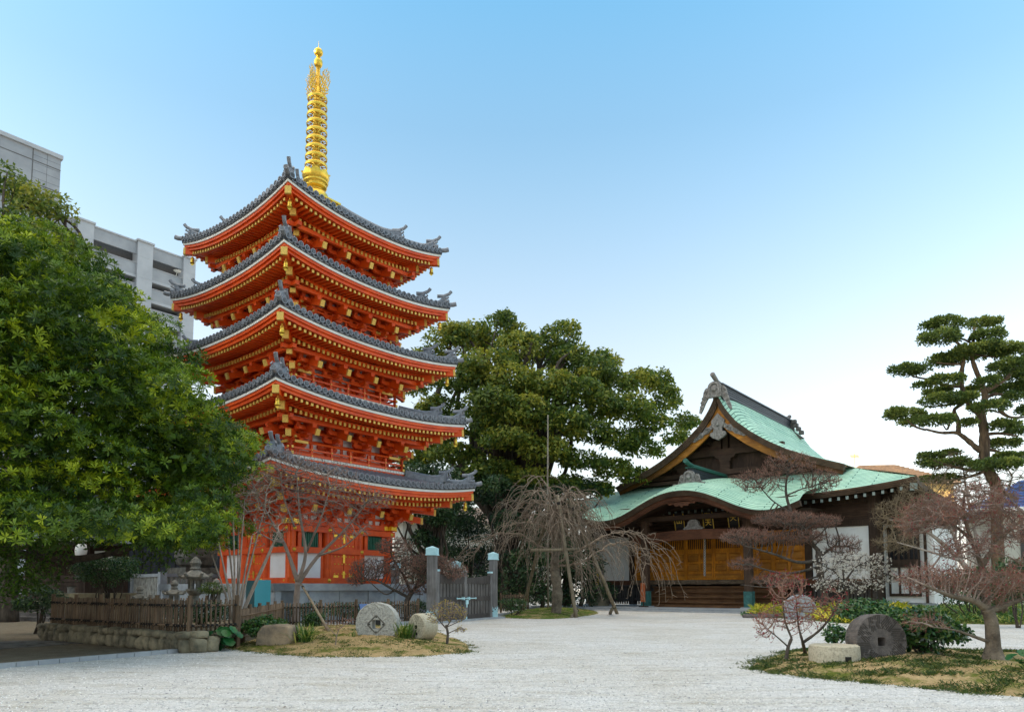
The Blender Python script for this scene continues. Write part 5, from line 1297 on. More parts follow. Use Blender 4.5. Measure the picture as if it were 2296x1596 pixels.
# ---- millstones
def disc_stone(name, label, p, rad, th, rz, mats, hole, grooves, tilt=0.0, sink=.12):
    t = thing(name, label, 'millstone', p, rz); mb = MB(); n = 56
    a = np.arange(n) * 2 * pi / n; r_ = np.random.default_rng(int(rad * 1000)); rr = rad * (1 + r_.normal(0, .006, n) + .008 * np.sin(a * 3 + 1))
    hr = rad * hole; ha = a
    sq_ = hr / np.maximum(np.abs(np.cos(ha)), np.abs(np.sin(ha))) ** .85
    R_ = []
    ct, st = cos(tilt), sin(tilt)
    def P(r0, y): 
        x = r0 * np.cos(a); z = r0 * np.sin(a) + rad - sink; return np.stack([x, y * ct + (z) * st, z * ct - y * st], -1)
    rings = [(sq_, th / 2), (sq_, -th / 2 + .02), (sq_ * 1.06, -th / 2)]
    fr = np.linspace(hole * 1.5, .97, 9)
    if grooves:
        rings += [(rad * .44 * np.ones(n), -th / 2), (rad * .46 * np.ones(n), -th / 2 - .0)]
    rings += [(rad * f * np.ones(n), -th / 2 + r_.normal(0, .004, n)) for f in fr[2:]] + [(rr * .985, -th / 2 + .004), (rr, -th / 2 + .025), (rr, th / 2 - .025), (rr * .98, th / 2), (sq_, th / 2)]
    G_ = np.array([P(x, y * np.ones(n)) for x, y in rings]); G_ = np.concatenate([G_, G_[:, :1]], 1); mb.grid(G_)
    mb.build('stone_disc', mats, t, smooth=False)
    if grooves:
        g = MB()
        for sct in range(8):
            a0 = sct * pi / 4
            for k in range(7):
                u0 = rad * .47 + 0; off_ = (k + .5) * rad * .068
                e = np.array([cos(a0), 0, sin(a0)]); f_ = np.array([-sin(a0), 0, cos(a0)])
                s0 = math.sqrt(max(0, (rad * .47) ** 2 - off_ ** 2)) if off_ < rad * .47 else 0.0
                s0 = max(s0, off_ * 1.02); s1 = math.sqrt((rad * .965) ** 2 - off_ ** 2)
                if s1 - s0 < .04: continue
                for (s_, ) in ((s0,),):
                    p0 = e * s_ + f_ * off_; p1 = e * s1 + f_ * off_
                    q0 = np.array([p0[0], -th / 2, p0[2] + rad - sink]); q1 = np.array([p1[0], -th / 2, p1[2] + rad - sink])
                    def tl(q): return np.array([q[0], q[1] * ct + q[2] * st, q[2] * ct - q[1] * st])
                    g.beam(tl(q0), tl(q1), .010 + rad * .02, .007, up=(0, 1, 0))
        g.build('dressed_grooves', mat('groove_shade', (.062, .053, .045), .95), t)  # dark strips stand in for the shade inside the cut grooves
    return t
def gm(px, py, H=None):
    p = G(px, py, 0.1); z = H(p[0], p[1])[0] if H else 0.0; p = G(px, py, z); return np.array([p[0], p[1], (H(p[0], p[1])[0] if H else 0.0)])
p = gm(847, 1424, H_L)
ms = disc_stone('millstone', 'large pale granite millstone standing upright with a diamond hole', p, .49, .26, -.12, GRANITE_L, .20, False, sink=.235)
m = MB()
for (x, z, k) in ((-.16, .255, .022), (.16, .255, .022), (.0, .085, .022), (.0, .42, .018)):
    m.cyl((x, -.128, z), (x, -.134, z), k, 10)
m.build('peg_holes', BLACK, ms)
m = MB(); w_ = .205
for k in range(4):
    a_, b_ = [((-w_, .255), (0, .255 + w_)), ((0, .255 + w_), (w_, .255)), ((w_, .255), (0, .255 - w_)), ((0, .255 - w_), (-w_, .255))][k]
    m.beam((a_[0], -.131, a_[1]), (b_[0], -.131, b_[1]), .008, .03)
m.build('diamond_chasing', OLDSTONE, ms)
p = gm(948, 1431, H_L)
t = thing('millstone', 'small yellowish drum shaped millstone lying on its side with holes', 'millstone', p, RAD(-42)); m = MB()
m.lathe([(.05, -.2), (.27, -.2), (.295, -.17), (.30, .17), (.28, .2), (.001, .2)], 36, cap=False); m.add([(.05 * cos(q), .05 * sin(q), -.2) for q in np.linspace(0, 2 * pi, 36, endpoint=False)], [tuple(range(36))[::-1]])
V = np.concatenate(m.V); m.V = [np.stack([V[:, 0], V[:, 2], V[:, 1] + .27], -1)]; m.build('stone_drum', GRANITE_Y, t)
m = MB(); m.cyl((0, -.20, .27), (0, -.206, .27), .045, 12); m.cyl((.02, -.2, .12), (.02, -.206, .12), .03, 10)
for (a_, y_) in ((1.9, -.05), (1.55, .02), (1.75, .08), (1.2, .0)): m.cyl((.295 * cos(a_), y_, .27 + .295 * sin(a_)), (.306 * cos(a_), y_, .27 + .306 * sin(a_)), .022, 8)
m.build('peg_holes', BLACK, t)
m = MB()
for k in range(6):
    a0 = k * pi / 3
    for q in range(4):
        o_ = .03 + q * .045; s0, s1 = max(.06, o_), math.sqrt(.27 ** 2 - o_ ** 2); e = np.array([cos(a0), 0, sin(a0)]); f_ = np.array([-sin(a0), 0, cos(a0)])
        if s1 > s0 + .03: m.beam(e * s0 + f_ * o_ + (0, -.201, .27), e * s1 + f_ * o_ + (0, -.201, .27), .008, .006, up=(0, 1, 0))
m.build('face_grooves', OLDSTONE, t)
p = gm(1966, 1472, H_R)
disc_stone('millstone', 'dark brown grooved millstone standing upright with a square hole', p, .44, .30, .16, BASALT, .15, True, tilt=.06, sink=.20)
p = gm(1871, 1478, H_R)
t = thing('millstone', 'pale round millstone lying flat beside the dark upright one', 'millstone', p, .3); m = MB(); r_ = np.random.default_rng(2)
m.lathe([(.06, .20), (.10, .235), (.34, .24), (.365, .225), (.375, .12), (.37, -.04)], 44, cap=False); V = m.V[-1]; V += r_.normal(0, .003, V.shape); m.add([(.06 * cos(q), .06 * sin(q), .20) for q in np.linspace(0, 2 * pi, 20, endpoint=False)], [tuple(range(20))])
m.build('stone_disc', GRANITE_Y, t, smooth=False); m = MB(); a_ = -1.75; m.cbox((.372 * cos(a_), .372 * sin(a_), .05), (.09, .03, .07), rz=a_ + pi / 2); m.build('side_notch', BLACK, t)
p = gm(1794, 1388, H_B)
disc_stone('millstone', 'grey millstone half hidden by twigs in front of the hall steps', p, .62, .3, -.1, GRANITE, .15, False, sink=.25)
p = gm(1706, 1384, H_B)
o = MB(); o.lathe([(.78, -.02), (.80, .10), (.70, .15), (.001, .16)], 22, cap=False); V = o.V[0]; V[:, 1] *= .62; V += np.random.default_rng(1).normal(0, .012, V.shape); ob = o.build('stone_slab', BASALT); ob.location = p; tag(ob, 'flat dark stone slab lying at the edge of the gravel before the steps', 'stone slab')
p = gm(620, 1440, H_L); m = MB(); r_ = np.random.default_rng(8)
m.prism([(-.38, -.05), (.36, -.05), (.42, .1), (.36, .37), (.1, .40), (-.22, .38), (-.34, .22)], (0, -.22, 0), (1, 0, 0), (0, 0, 1), (0, 1, 0), .5)
ob = m.build('boulder', mat('ochre_boulder', (.36, .27, .17), .9, (.14, .115, .09), 2.6, .8, 20)); ob.location = p; ob.rotation_euler = (0, 0, -.15)
bv = ob.modifiers.new('bevel', 'BEVEL'); bv.width = .05; bv.segments = 3; sb = ob.modifiers.new('sub', 'SUBSURF'); sb.subdivision_type = 'SIMPLE'; sb.levels = sb.render_levels = 3
tx = bpy.data.textures.new('rock', 'CLOUDS'); tx.noise_scale = .25; dp = ob.modifiers.new('disp', 'DISPLACE'); dp.texture = tx; dp.strength = .05; tag(ob, 'flat topped ochre boulder beside the striped grass', 'boulder')

# ---- signs
p = G(577, 1404); t = thing('sign_pillar', 'square teal information pillar behind the bare shrubs', 'sign', p, ROT_P - .05); m = MB(); m.cbox((0, 0, .75), (.56, .56, 1.50)); m.build('dark_side', TEALD, t)
m = MB(); m.cbox((0, -.286, .76), (.56, .012, 1.52)); m.build('bright_panel', TEALP, t)
p = G(838, 1404); t = thing('sign_panel', 'tilted blue information panel with small gold lettering', 'sign', p, .5); m = MB(); m.hexa([(-.45, -.10, .42), (.45, -.10, .42), (.45, .0, .42), (-.45, .0, .42), (-.45, .16, .74), (.45, .16, .74), (.45, .20, .70), (-.45, .20, .70)]); m.build('panel', BLUEP, t)
m = MB(); m.box(-.4, .4, .02, .12, 0, .45); m.build('base', BLACK, t)
m = MB()
for k in range(14): m.hexa([(-.3 + k * .034, -.035, .507), (-.3 + k * .034 + .022, -.035, .507), (-.3 + k * .034 + .022, -.03, .507), (-.3 + k * .034, -.03, .507), (-.3 + k * .034, -.018, .532), (-.3 + k * .034 + .022, -.018, .532), (-.3 + k * .034 + .022, -.012, .532), (-.3 + k * .034, -.012, .532)])
m.build('lettering_line', GOLDT, t)
p = gm(655, 1433, H_L); m = MB(); r_ = np.random.default_rng(3); P = np.array([[[x, y, .02 + r_.random() * .07] for x in np.linspace(-.1, .1, 6)] for y in np.linspace(-.06, .06, 5)]); m.grid(P); ob = m.build('paper_scrap', WHITE2); ob.location = p; tag(ob, 'crumpled white paper scrap by the boulder', 'litter')

# ---- stone lanterns, stupa and balustrade on the left
def lantern(p, k, label, base=True):
    t = thing('stone_lantern', label, 'stone lantern', p, .3)
    m = MB(); m.lathe([(.24, 0), (.24, .12), (.15, .18), (.13, .75), (.20, .82), (.27, .92), (.27, .98)], 12); V = m.V[0]; V *= k; m.build('shaft', OLDSTONE, t)
    m = MB()
    for a in np.arange(6) * pi / 3: m.cbox((.17 * k * cos(a), .17 * k * sin(a), 1.13 * k), (.07 * k, .07 * k, .3 * k), rz=a)
    m.cbox((0, 0, 1.27 * k), (.36 * k, .36 * k, .04 * k)); m.build('fire_box', OLDSTONE, t)
    m = MB(); m.lathe([(.42, 1.30), (.46, 1.36), (.34, 1.44), (.18, 1.55), (.12, 1.60)], 6); V = m.V[0]; V *= k
    for a in np.arange(6) * pi / 3: m.tube([(.36 * k * cos(a), .36 * k * sin(a), 1.38 * k), (.46 * k * cos(a), .46 * k * sin(a), 1.40 * k), (.50 * k * cos(a), .50 * k * sin(a), 1.48 * k)], [.05 * k, .055 * k, .045 * k], 8)
    m.build('roof', OLDSTONE, t)
    m = MB(); m.lathe([(.12, 1.58), (.17, 1.62), (.13, 1.68), (.14, 1.72), (.18, 1.80), (.13, 1.92), (.03, 2.0), (.001, 2.02)], 12); V = m.V[0]; V *= k; m.build('jewel_finial', OLDSTONE, t)
q = PD(437, 1316, 22.0); lantern((q[0], q[1], .3), .95, 'tall stone lantern rising behind the grey plinth')
q = PD(313, 1340, 19.5); lantern((q[0], q[1], .28), .52, 'small dark stone lantern behind the bamboo fence')
q = PD(390, 1340, 20.5); lantern((q[0], q[1], .28), .60, 'dark lantern whose finial peeks over the left of the plinth')
q = PD(484, 1340, 21.5); lantern((q[0], q[1], .3), .62, 'dark lantern whose finial peeks over the middle of the plinth')
t = thing('stone_stupa', 'great stone stupa of stacked square and round blocks', 'stone stupa', (PD(437, 1330, 36)[0], 36.0, 0), ROT_P)
for nm, f in (('base_blocks', lambda m: (m.cbox((0, 0, .6), (3.6, 3.6, 1.2)), m.cbox((0, 0, 1.7), (2.0, 2.0, 1.1)))), ('round_body', lambda m: m.lathe([(.6, 2.25), (.86, 2.4), (1.0, 2.75), (.98, 3.05), (.8, 3.35), (.6, 3.45)], 24)),
              ('roof_block', lambda m: m.lathe([(.85, 3.45), (1.45, 3.55), (1.45, 3.85), (.75, 4.25), (.6, 4.3)], 4, a0=pi / 4)), ('top_jewel', lambda m: m.lathe([(.4, 4.3), (.55, 4.5), (.5, 4.75), (.42, 4.8), (.52, 5.0), (.42, 5.3), (.05, 5.5)], 16))):
    m = MB(); f(m); m.build(nm, OLDSTONE, t)
def balustrade(path, z, label, step):
    o0 = np.array([*path[0], 0.0]); t = thing('stone_balustrade', label, 'balustrade', o0)
    mk, mr, mb_ = MB(), MB(), MB()
    for a, b in zip(path[:-1], path[1:]):
        a = np.array(a) - o0[:2]; b = np.array(b) - o0[:2]; L = np.linalg.norm(b - a); d = (b - a) / L; rz = math.atan2(d[1], d[0])
        mb_.beam((*a, z / 2), (*b, z / 2), .6, z); mr.beam((*a, z + 1.26), (*b, z + 1.26), .22, .14); mr.beam((*a, z + .08), (*b, z + .08), .24, .16)
        for s in np.arange(step / 2, L, step): mk.cbox((*(a + d * s), z + .68), (step * .52, .13, 1.04), rz=rz)
        for p_ in (a, b): mr.cbox((*p_, z + .7), (.28, .28, 1.4), rz=rz)
    mb_.build('base_course', OLDSTONE, t); mr.build('rails_and_posts', GRANITE, t); mk.build('stone_bars', mat('lichen_white_stone', (.50, .48, .42), .9, (.22, .21, .18), 4.0, .3, 25), t)
pa, pb, pc = PD(300, 1330, 34)[:2], PD(363, 1330, 31)[:2], PD(498, 1330, 33)[:2]
balustrade([pa, pb, pc], .55, 'lichen stained stone balustrade around the stupa', .22)
# hut, dark cladding building and steps at the far left
t = thing('tiled_hut', 'small open hut with a grey tiled roof behind the round shrub', 'hut', (PD(150, 1300, 33)[0], 33.0, 0), -.1)
m = MB(); m.hexa([(-4, -1.6, 3.35), (2.0, -1.6, 3.35), (2.0, 2.4, 3.35), (-4, 2.4, 3.35), (-3.6, .3, 4.5), (1.5, .3, 4.5), (1.5, .5, 4.5), (-3.6, .5, 4.5)])
for x in np.arange(-3.8, 2.0, .28): m.tube([(x, -1.62, 3.40), (x * .92 - .06, .3, 4.55)], .06, 6)
m.build('roof', TILE, t); m = MB(); m.box(-4.1, 2.1, -1.75, -1.6, 3.28, 3.36); m.build('eave_gutter', WHITE2, t)
m = MB()
for x, y in ((-3.4, -1), (1.6, -1), (1.6, 1.8), (-3.4, 1.8)): m.box(x - .1, x + .1, y - .1, y + .1, 0, 3.4)
m.box(-3.4, 1.6, 1.7, 1.85, .0, 3.3); m.box(-3.4, 1.6, -1.05, -.95, 2.95, 3.15)
for z in np.arange(.4, 1.7, .16): m.box(-3.4, 1.6, -1.1, -1.04, z, z + .13)
m.build('timber_frame', CEDAR, t)
m = MB(); m.box(1.72, 2.5, -.6, -.5, 2.1, 2.9); m.build('side_panel', CREAM, t)
t = thing('paper_lantern', 'white paper lantern hanging under the tiled hut eave', 'lantern', (PD(182, 1226, 31)[0], 31.0, 2.55), 0); m = MB(); m.lathe([(.12, 0), (.20, .04), (.24, .3), (.20, .56), (.12, .6)], 14); m.build('paper_body', WHITE2, t, smooth=True); m = MB(); m.cyl((0, 0, .6), (0, 0, .8), .02, 6); m.lathe([(.10, .59), (.13, .62), (.10, .66)], 10); m.build('hook', BLACK, t)
t = thing('dark_clad_building', 'dark charcoal clad building with a white corner strip behind the stupa', 'building', (-15, 45, 0), ROT_P)
m = MB(); m.box(-9, 7, 0, 8, 0, 7.5); m.build('wall', DARKWALL, t)
m = MB()
for x in np.arange(-8.7, 7, .45): m.box(x, x + .05, -.03, 0, 0, 7.5)
m.build('cladding_battens', CORD, t)
m = MB(); m.box(-5.2, -4.0, -.06, -.031, .6, 6.6); m.build('white_strip', WHITE2, t)
m = MB()
for x in (-3.4, -1.0, 1.5): m.box(x, x + .45, -.06, -.031, 2.2, 3.0)
m.build('windows', mat('pale_window', (.30, .38, .36), .2), t)
t = thing('stone_steps', 'low dark stone steps between square blocks at the far left', 'steps', G(70, 1392), -.35)
m = MB(); m.box(-1.6, 1.5, -.1, 1.5, 0, .16); m.box(-1.4, 1.3, .35, 1.5, .16, .31); m.box(-1.3, 1.2, .8, 1.6, .31, .5); m.build('treads', BASALT, t)
m = MB(); m.box(.75, 1.75, .5, 3.5, .16, 1.05); m.build('block_wall', mat('stained_block', (.30, .25, .14), .9, (.10, .085, .05), 1.2, .3, 20), t)
m = MB(); m.box(-3.2, -1.45, .3, 2.2, 0, .72); m.build('side_block', MOSSSTONE, t)
m = MB(); m.box(-.4, .3, 1.4, 1.9, .5, 1.05); m.lathe([(.2, .98), (.14, 1.05), (.16, 1.3), (.22, 1.34)], 10, (-.05, 1.65, 0)); m.build('pedestal', OLDSTONE, t)

# ---- houses beyond the yard
t = thing('sunlit_ochre_house', 'large sunlit ochre house with a brown tiled roof beyond the hall', 'house', (60.5, 112.0, 0), -.12)
m = MB(); m.box(-8.5, 8, 0, 14, 0, 17.4); m.build('wall', SUN_OCHRE, t)
m = MB(); m.hexa([(-9.6, -1.2, 17.4), (9.2, -1.2, 17.4), (9.2, 15, 17.4), (-9.6, 15, 17.4), (-3.5, 6.6, 21.6), (2.0, 6.6, 21.6), (2.0, 7, 21.6), (-3.5, 7, 21.6)])
for k in range(1, 14):
    f = k / 14; y = -1.2 + 7.8 * f; z = 17.4 + 4.2 * f; xa, xb = -9.6 + 6.1 * f, 9.2 - 7.2 * f; m.box(xa, xb, y - .14, y + .02, z - .05, z + .10)
rf = m.build('roof', BROWNTILE, t)
m = MB(); m.prism([(-2.2, 17.5), (2.2, 17.5), (0, 19.5)], (-6.0, -1.6, 0), (1, 0, 0), (0, 0, 1), (0, 1, 0), 4); m.build('dormer', SUN_OCHRE, rf)
m = MB(); m.hexa([(-8.5, -1.9, 17.4), (-6.0, -1.9, 19.7), (-6.0, 3, 19.7), (-8.5, 3, 17.4), (-8.5, -1.9, 17.6), (-6.0, -1.9, 19.9), (-6.0, 3, 19.9), (-8.5, 3, 17.6)]); m.hexa([(-6.0, -1.9, 19.7), (-3.5, -1.9, 17.4), (-3.5, 3, 17.4), (-6.0, 3, 19.7), (-6.0, -1.9, 19.9), (-3.5, -1.9, 17.6), (-3.5, 3, 17.6), (-6.0, 3, 19.9)]); m.build('dormer_roof', BROWNTILE, rf)
m = MB()
for x in (-7, -3.5, 1, 5.0):
    for z in (4.5, 10): m.box(x, x + 1.8, -.08, 0, z, z + 2.2)
m.build('windows', GLASSD, t)
m = MB(); m.cyl((-4.2, 6.7, 21.0), (-4.2, 6.7, 23.6), .05, 5)
for k in range(5): m.cyl((-4.9, 6.3 + k * .2, 22.9 + k * .13), (-3.5, 6.3 + k * .2, 22.9 + k * .13), .03, 4)
m.build('aerial', GOLDP, rf)
q = PD(2320, 1130, 46)
t = thing('blue_roofed_house', 'cream house with a glossy blue tiled roof at the right edge', 'house', (q[0], 46.0, 0), -.35)
m = MB(); m.box(-2.4, 6, 0, 7, 0, 6.2); m.build('wall', CREAM, t)
m = MB(); m.hexa([(-3.4, -.9, 6.35), (7, -.9, 6.35), (7, 8, 6.35), (-3.4, 8, 6.35), (.2, 3.2, 8.6), (4, 3.2, 8.6), (4, 3.8, 8.6), (.2, 3.8, 8.6)])
for k in range(1, 10): f = k / 10; m.box(-3.4 + 3.6 * f, 7 - 3 * f, -.9 + 4.1 * f - .1, -.9 + 4.1 * f + .02, 6.33 + 2.25 * f, 6.42 + 2.25 * f)
m.build('roof', BLUETILE, t)
m = MB(); m.box(-3.5, 7.1, -1.02, -.9, 6.15, 6.38); m.box(-3.52, -3.4, -1.0, 8, 6.15, 6.38); m.cyl((-2.3, -.12, 0), (-2.3, -.12, 6.2), .07, 6); m.build('white_gutters', WHITE2, t)
m = MB(); m.box(-.9, .7, -.06, 0, 3.0, 5.2)
for z in np.arange(3.05, 5.2, .12): m.box(-.9, .7, -.09, -.06, z, z + .07)
m.build('shuttered_window', GLASSD, t)
q = PD(1060, 1260, 62)
t = thing('cream_house', 'cream house half hidden by dark trees behind the gate', 'house', (q[0], 62.0, 0), .25)
m = MB(); m.box(-6, 8, 0, 8, 0, 6.8); m.build('wall', CREAM, t)
m = MB()
for x in (-4.5, -.5, 3.5): m.box(x, x + 1.6, -.06, 0, 2.4, 4.6)
m.build('windows', GLASSD, t)
m = MB(); m.hexa([(-6.6, -.6, 6.8), (8.6, -.6, 6.8), (8.6, 8.6, 6.8), (-6.6, 8.6, 6.8), (-3, 3.8, 8.6), (5, 3.8, 8.6), (5, 4.2, 8.6), (-3, 4.2, 8.6)]); m.build('roof', BROWNTILE, t)
# ------------------------------------------------------------------ foliage and branch builders
def unit(n, r):
    v = r.normal(size=(n, 3)); return nrm(v)
def clump_leaves(clumps, per, r, up_bias=.25, shell=(.55, 1.0)):
    """points and outward normals spread through ellipsoid clumps (cx, cy, cz, rx, ry, rz)"""
    P, N, K = [], [], []
    for k, c in enumerate(clumps):
        n = max(4, int(per * (c[3] * c[4] + c[3] * c[5] + c[4] * c[5]) / 3))
        d = unit(n * 2, r); d = d[(d[:, 2] > -.95 + up_bias * r.random(len(d)) * 2.4)][:n]
        f = r.uniform(shell[0] ** 3, shell[1] ** 3, len(d)) ** (1 / 3)
        P.append(np.array(c[:3]) + d * f[:, None] * np.array(c[3:6])); N.append(nrm(d / np.array(c[3:6]))); K.append(np.full(len(d), k))
    return np.concatenate(P), np.concatenate(N), np.concatenate(K)
def leaf_quads(P, N, r, L, W, jit=.8, up=.35, droop=0.0):
    """one folded-diamond leaf at each point"""
    n = len(P); a = nrm(N * .5 + r.normal(size=(n, 3)) * jit + np.array([0, 0, up]))       # leaf normal
    t = nrm(np.cross(a, r.normal(size=(n, 3)))); t[:, 2] -= droop; t = nrm(t); b = nrm(np.cross(a, t))
    l = L * r.uniform(.65, 1.25, (n, 1)); w = W * r.uniform(.7, 1.2, (n, 1))
    return np.stack([P, P + t * l * .45 + b * w / 2, P + t * l, P + t * l * .45 - b * w / 2], 1)
def rosettes(P, N, r, L, W, k=7, lift=.45):
    n = len(P); ax = nrm(N * .8 + np.array([0, 0, .55]) + r.normal(size=(n, 3)) * .25)
    t = nrm(np.cross(ax, r.normal(size=(n, 3)))); b = np.cross(ax, t)
    out = []; sc = r.uniform(.7, 1.25, (n, 1))
    for q in range(k):
        an = 2 * pi * q / k + r.normal(0, .18, (n, 1)); lf = lift + r.normal(0, .16, (n, 1)) + (.35 if q % 2 else 0)
        d = nrm(t * np.cos(an) + b * np.sin(an) + ax * lf); s = nrm(np.cross(d, ax)); l = L * sc * r.uniform(.8, 1.15, (n, 1)); w = W * sc
        out.append(np.stack([P, P + d * l * .62 + s * w / 2, P + d * l - ax * .06 * l, P + d * l * .62 - s * w / 2], 1))
    return np.concatenate(out), np.tile(np.arange(n), k)
def tones(n, r, K=None, spread=.30, base=.45, up=None):
    t = base + r.normal(0, spread * .55, n)
    if K is not None: kk = r.normal(0, spread * .5, K.max() + 1); t = t + kk[K]
    return np.clip(t, 0, 1)

def colonize(start, attract, step, di, dk, r, maxit=140, grav=0.0, wob=.12):
    """grow a branch skeleton from the polyline(s) in start towards attraction points"""
    nodes = [np.array(p, float) for p, _ in start]; par = [q for _, q in start]
    A = np.asarray(attract, float); best = np.full(len(A), 1e9); bi = np.zeros(len(A), int); done = 0
    alive = np.ones(len(A), bool)
    for it in range(maxit):
        new = np.array(nodes[done:]);
        if len(new):
            D = np.linalg.norm(A[:, None] - new[None], axis=2); j = D.argmin(1); m = D[np.arange(len(A)), j]
            u_ = m < best; best[u_] = m[u_]; bi[u_] = done + j[u_]
        done = len(nodes); alive &= best > dk
        act = alive & (best < di)
        if not act.any():
            if not alive.any(): break
            act = alive & (best <= best[alive].min() * 1.05)
        src = bi[act]; dirs = nrm(A[act] - np.array(nodes)[src]); cnt = 0
        for s in np.unique(src):
            d = dirs[src == s].sum(0) + r.normal(0, wob, 3); d[2] += grav; d = d / (np.linalg.norm(d) + 1e-9)
            q = nodes[s] + d * step
            nodes.append(q); par.append(int(s)); cnt += 1
        if cnt == 0 or len(nodes) > 9000: break
    return np.array(nodes), np.array(par)
def skeleton(nodes, par, tip, pw=2.3, base=None):
    n = len(nodes); w = np.zeros(n); ch = np.zeros(n, int)
    for i in range(n):
        if par[i] >= 0: ch[par[i]] += 1
    w[ch == 0] = 1
    for i in range(n - 1, -1, -1):
        if par[i] >= 0: w[par[i]] += w[i]
    w = np.maximum(w, 1); rad = tip * w ** (1 / pw)
    if base: rad = np.minimum(rad, base)
    i = np.where(par >= 0)[0]
    return (nodes[par[i]], nodes[i], rad[par[i]] * .96 + rad[i] * .04, rad[i]), rad, ch, w
def twigs(nodes, par, w, r, cond, k, L, r0, up=.3, spread=.9):
    i = np.where(cond)[0]; i = np.repeat(i, k); P = nodes[i]; d0 = nrm(nodes[i] - nodes[np.maximum(par[i], 0)])
    d = nrm(d0 + r.normal(size=(len(i), 3)) * spread + np.array([0, 0, up])); l = L * r.uniform(.35, 1.2, (len(i), 1))
    m = P + d * l * .5; d2 = nrm(d + r.normal(size=d.shape) * .28 + np.array([0, 0, up * .5])); e = m + d2 * l * .5
    ra = np.full(len(i), r0)
    return [(P, m, ra, ra * .8), (m, e, ra * .8, ra * .35)], m, e, d2
def in_ell(c, n, r, flat=True):
    d = unit(n, r); f = r.random((n, 1)) ** (1 / 3); return np.array(c[:3]) + d * f * np.array(c[3:6])
def limb(pts, n=8, wob=0.0, r=None):
    P = np.array(pts, float); k = len(P); t = np.linspace(0, k - 1.0001, (k - 1) * n + 1); out = []
    for q in t:
        i = int(q); f = q - i; p1, p2 = P[i], P[min(i + 1, k - 1)]; p0, p3 = P[max(i - 1, 0)], P[min(i + 2, k - 1)]
        out.append(.5 * (2 * p1 + (p2 - p0) * f + (2 * p0 - 5 * p1 + 4 * p2 - p3) * f * f + (3 * p1 - p0 - 3 * p2 + p3) * f ** 3))
    out = np.array(out)
    if wob and r is not None: out[1:] += r.normal(0, wob, out[1:].shape)
    return out
def chain(pts, start=None, parent=-1, off=0):
    out = []
    for i, p in enumerate(pts): out.append((p, (parent if i == 0 else off + i - 1)))
    return out
def thick_limbs(name, limbs, m, parent, n=9, r=None, rough=.06):
    """bent tapering trunk and limbs with lumpy bark, one mesh"""
    mb = MB(); r = r or np.random.default_rng(1)
    for pts, r0, r1 in limbs:
        P = limb(pts, 7); rad = np.linspace(r0, r1, len(P)) * (1 + rough * r.normal(size=len(P))); k0 = mb.n; mb.tube(P, rad, n)
        V = mb.V[-1]; V += r.normal(0, rough * .35 * r0, V.shape)
    return mb.build(name, m, parent, smooth=True)

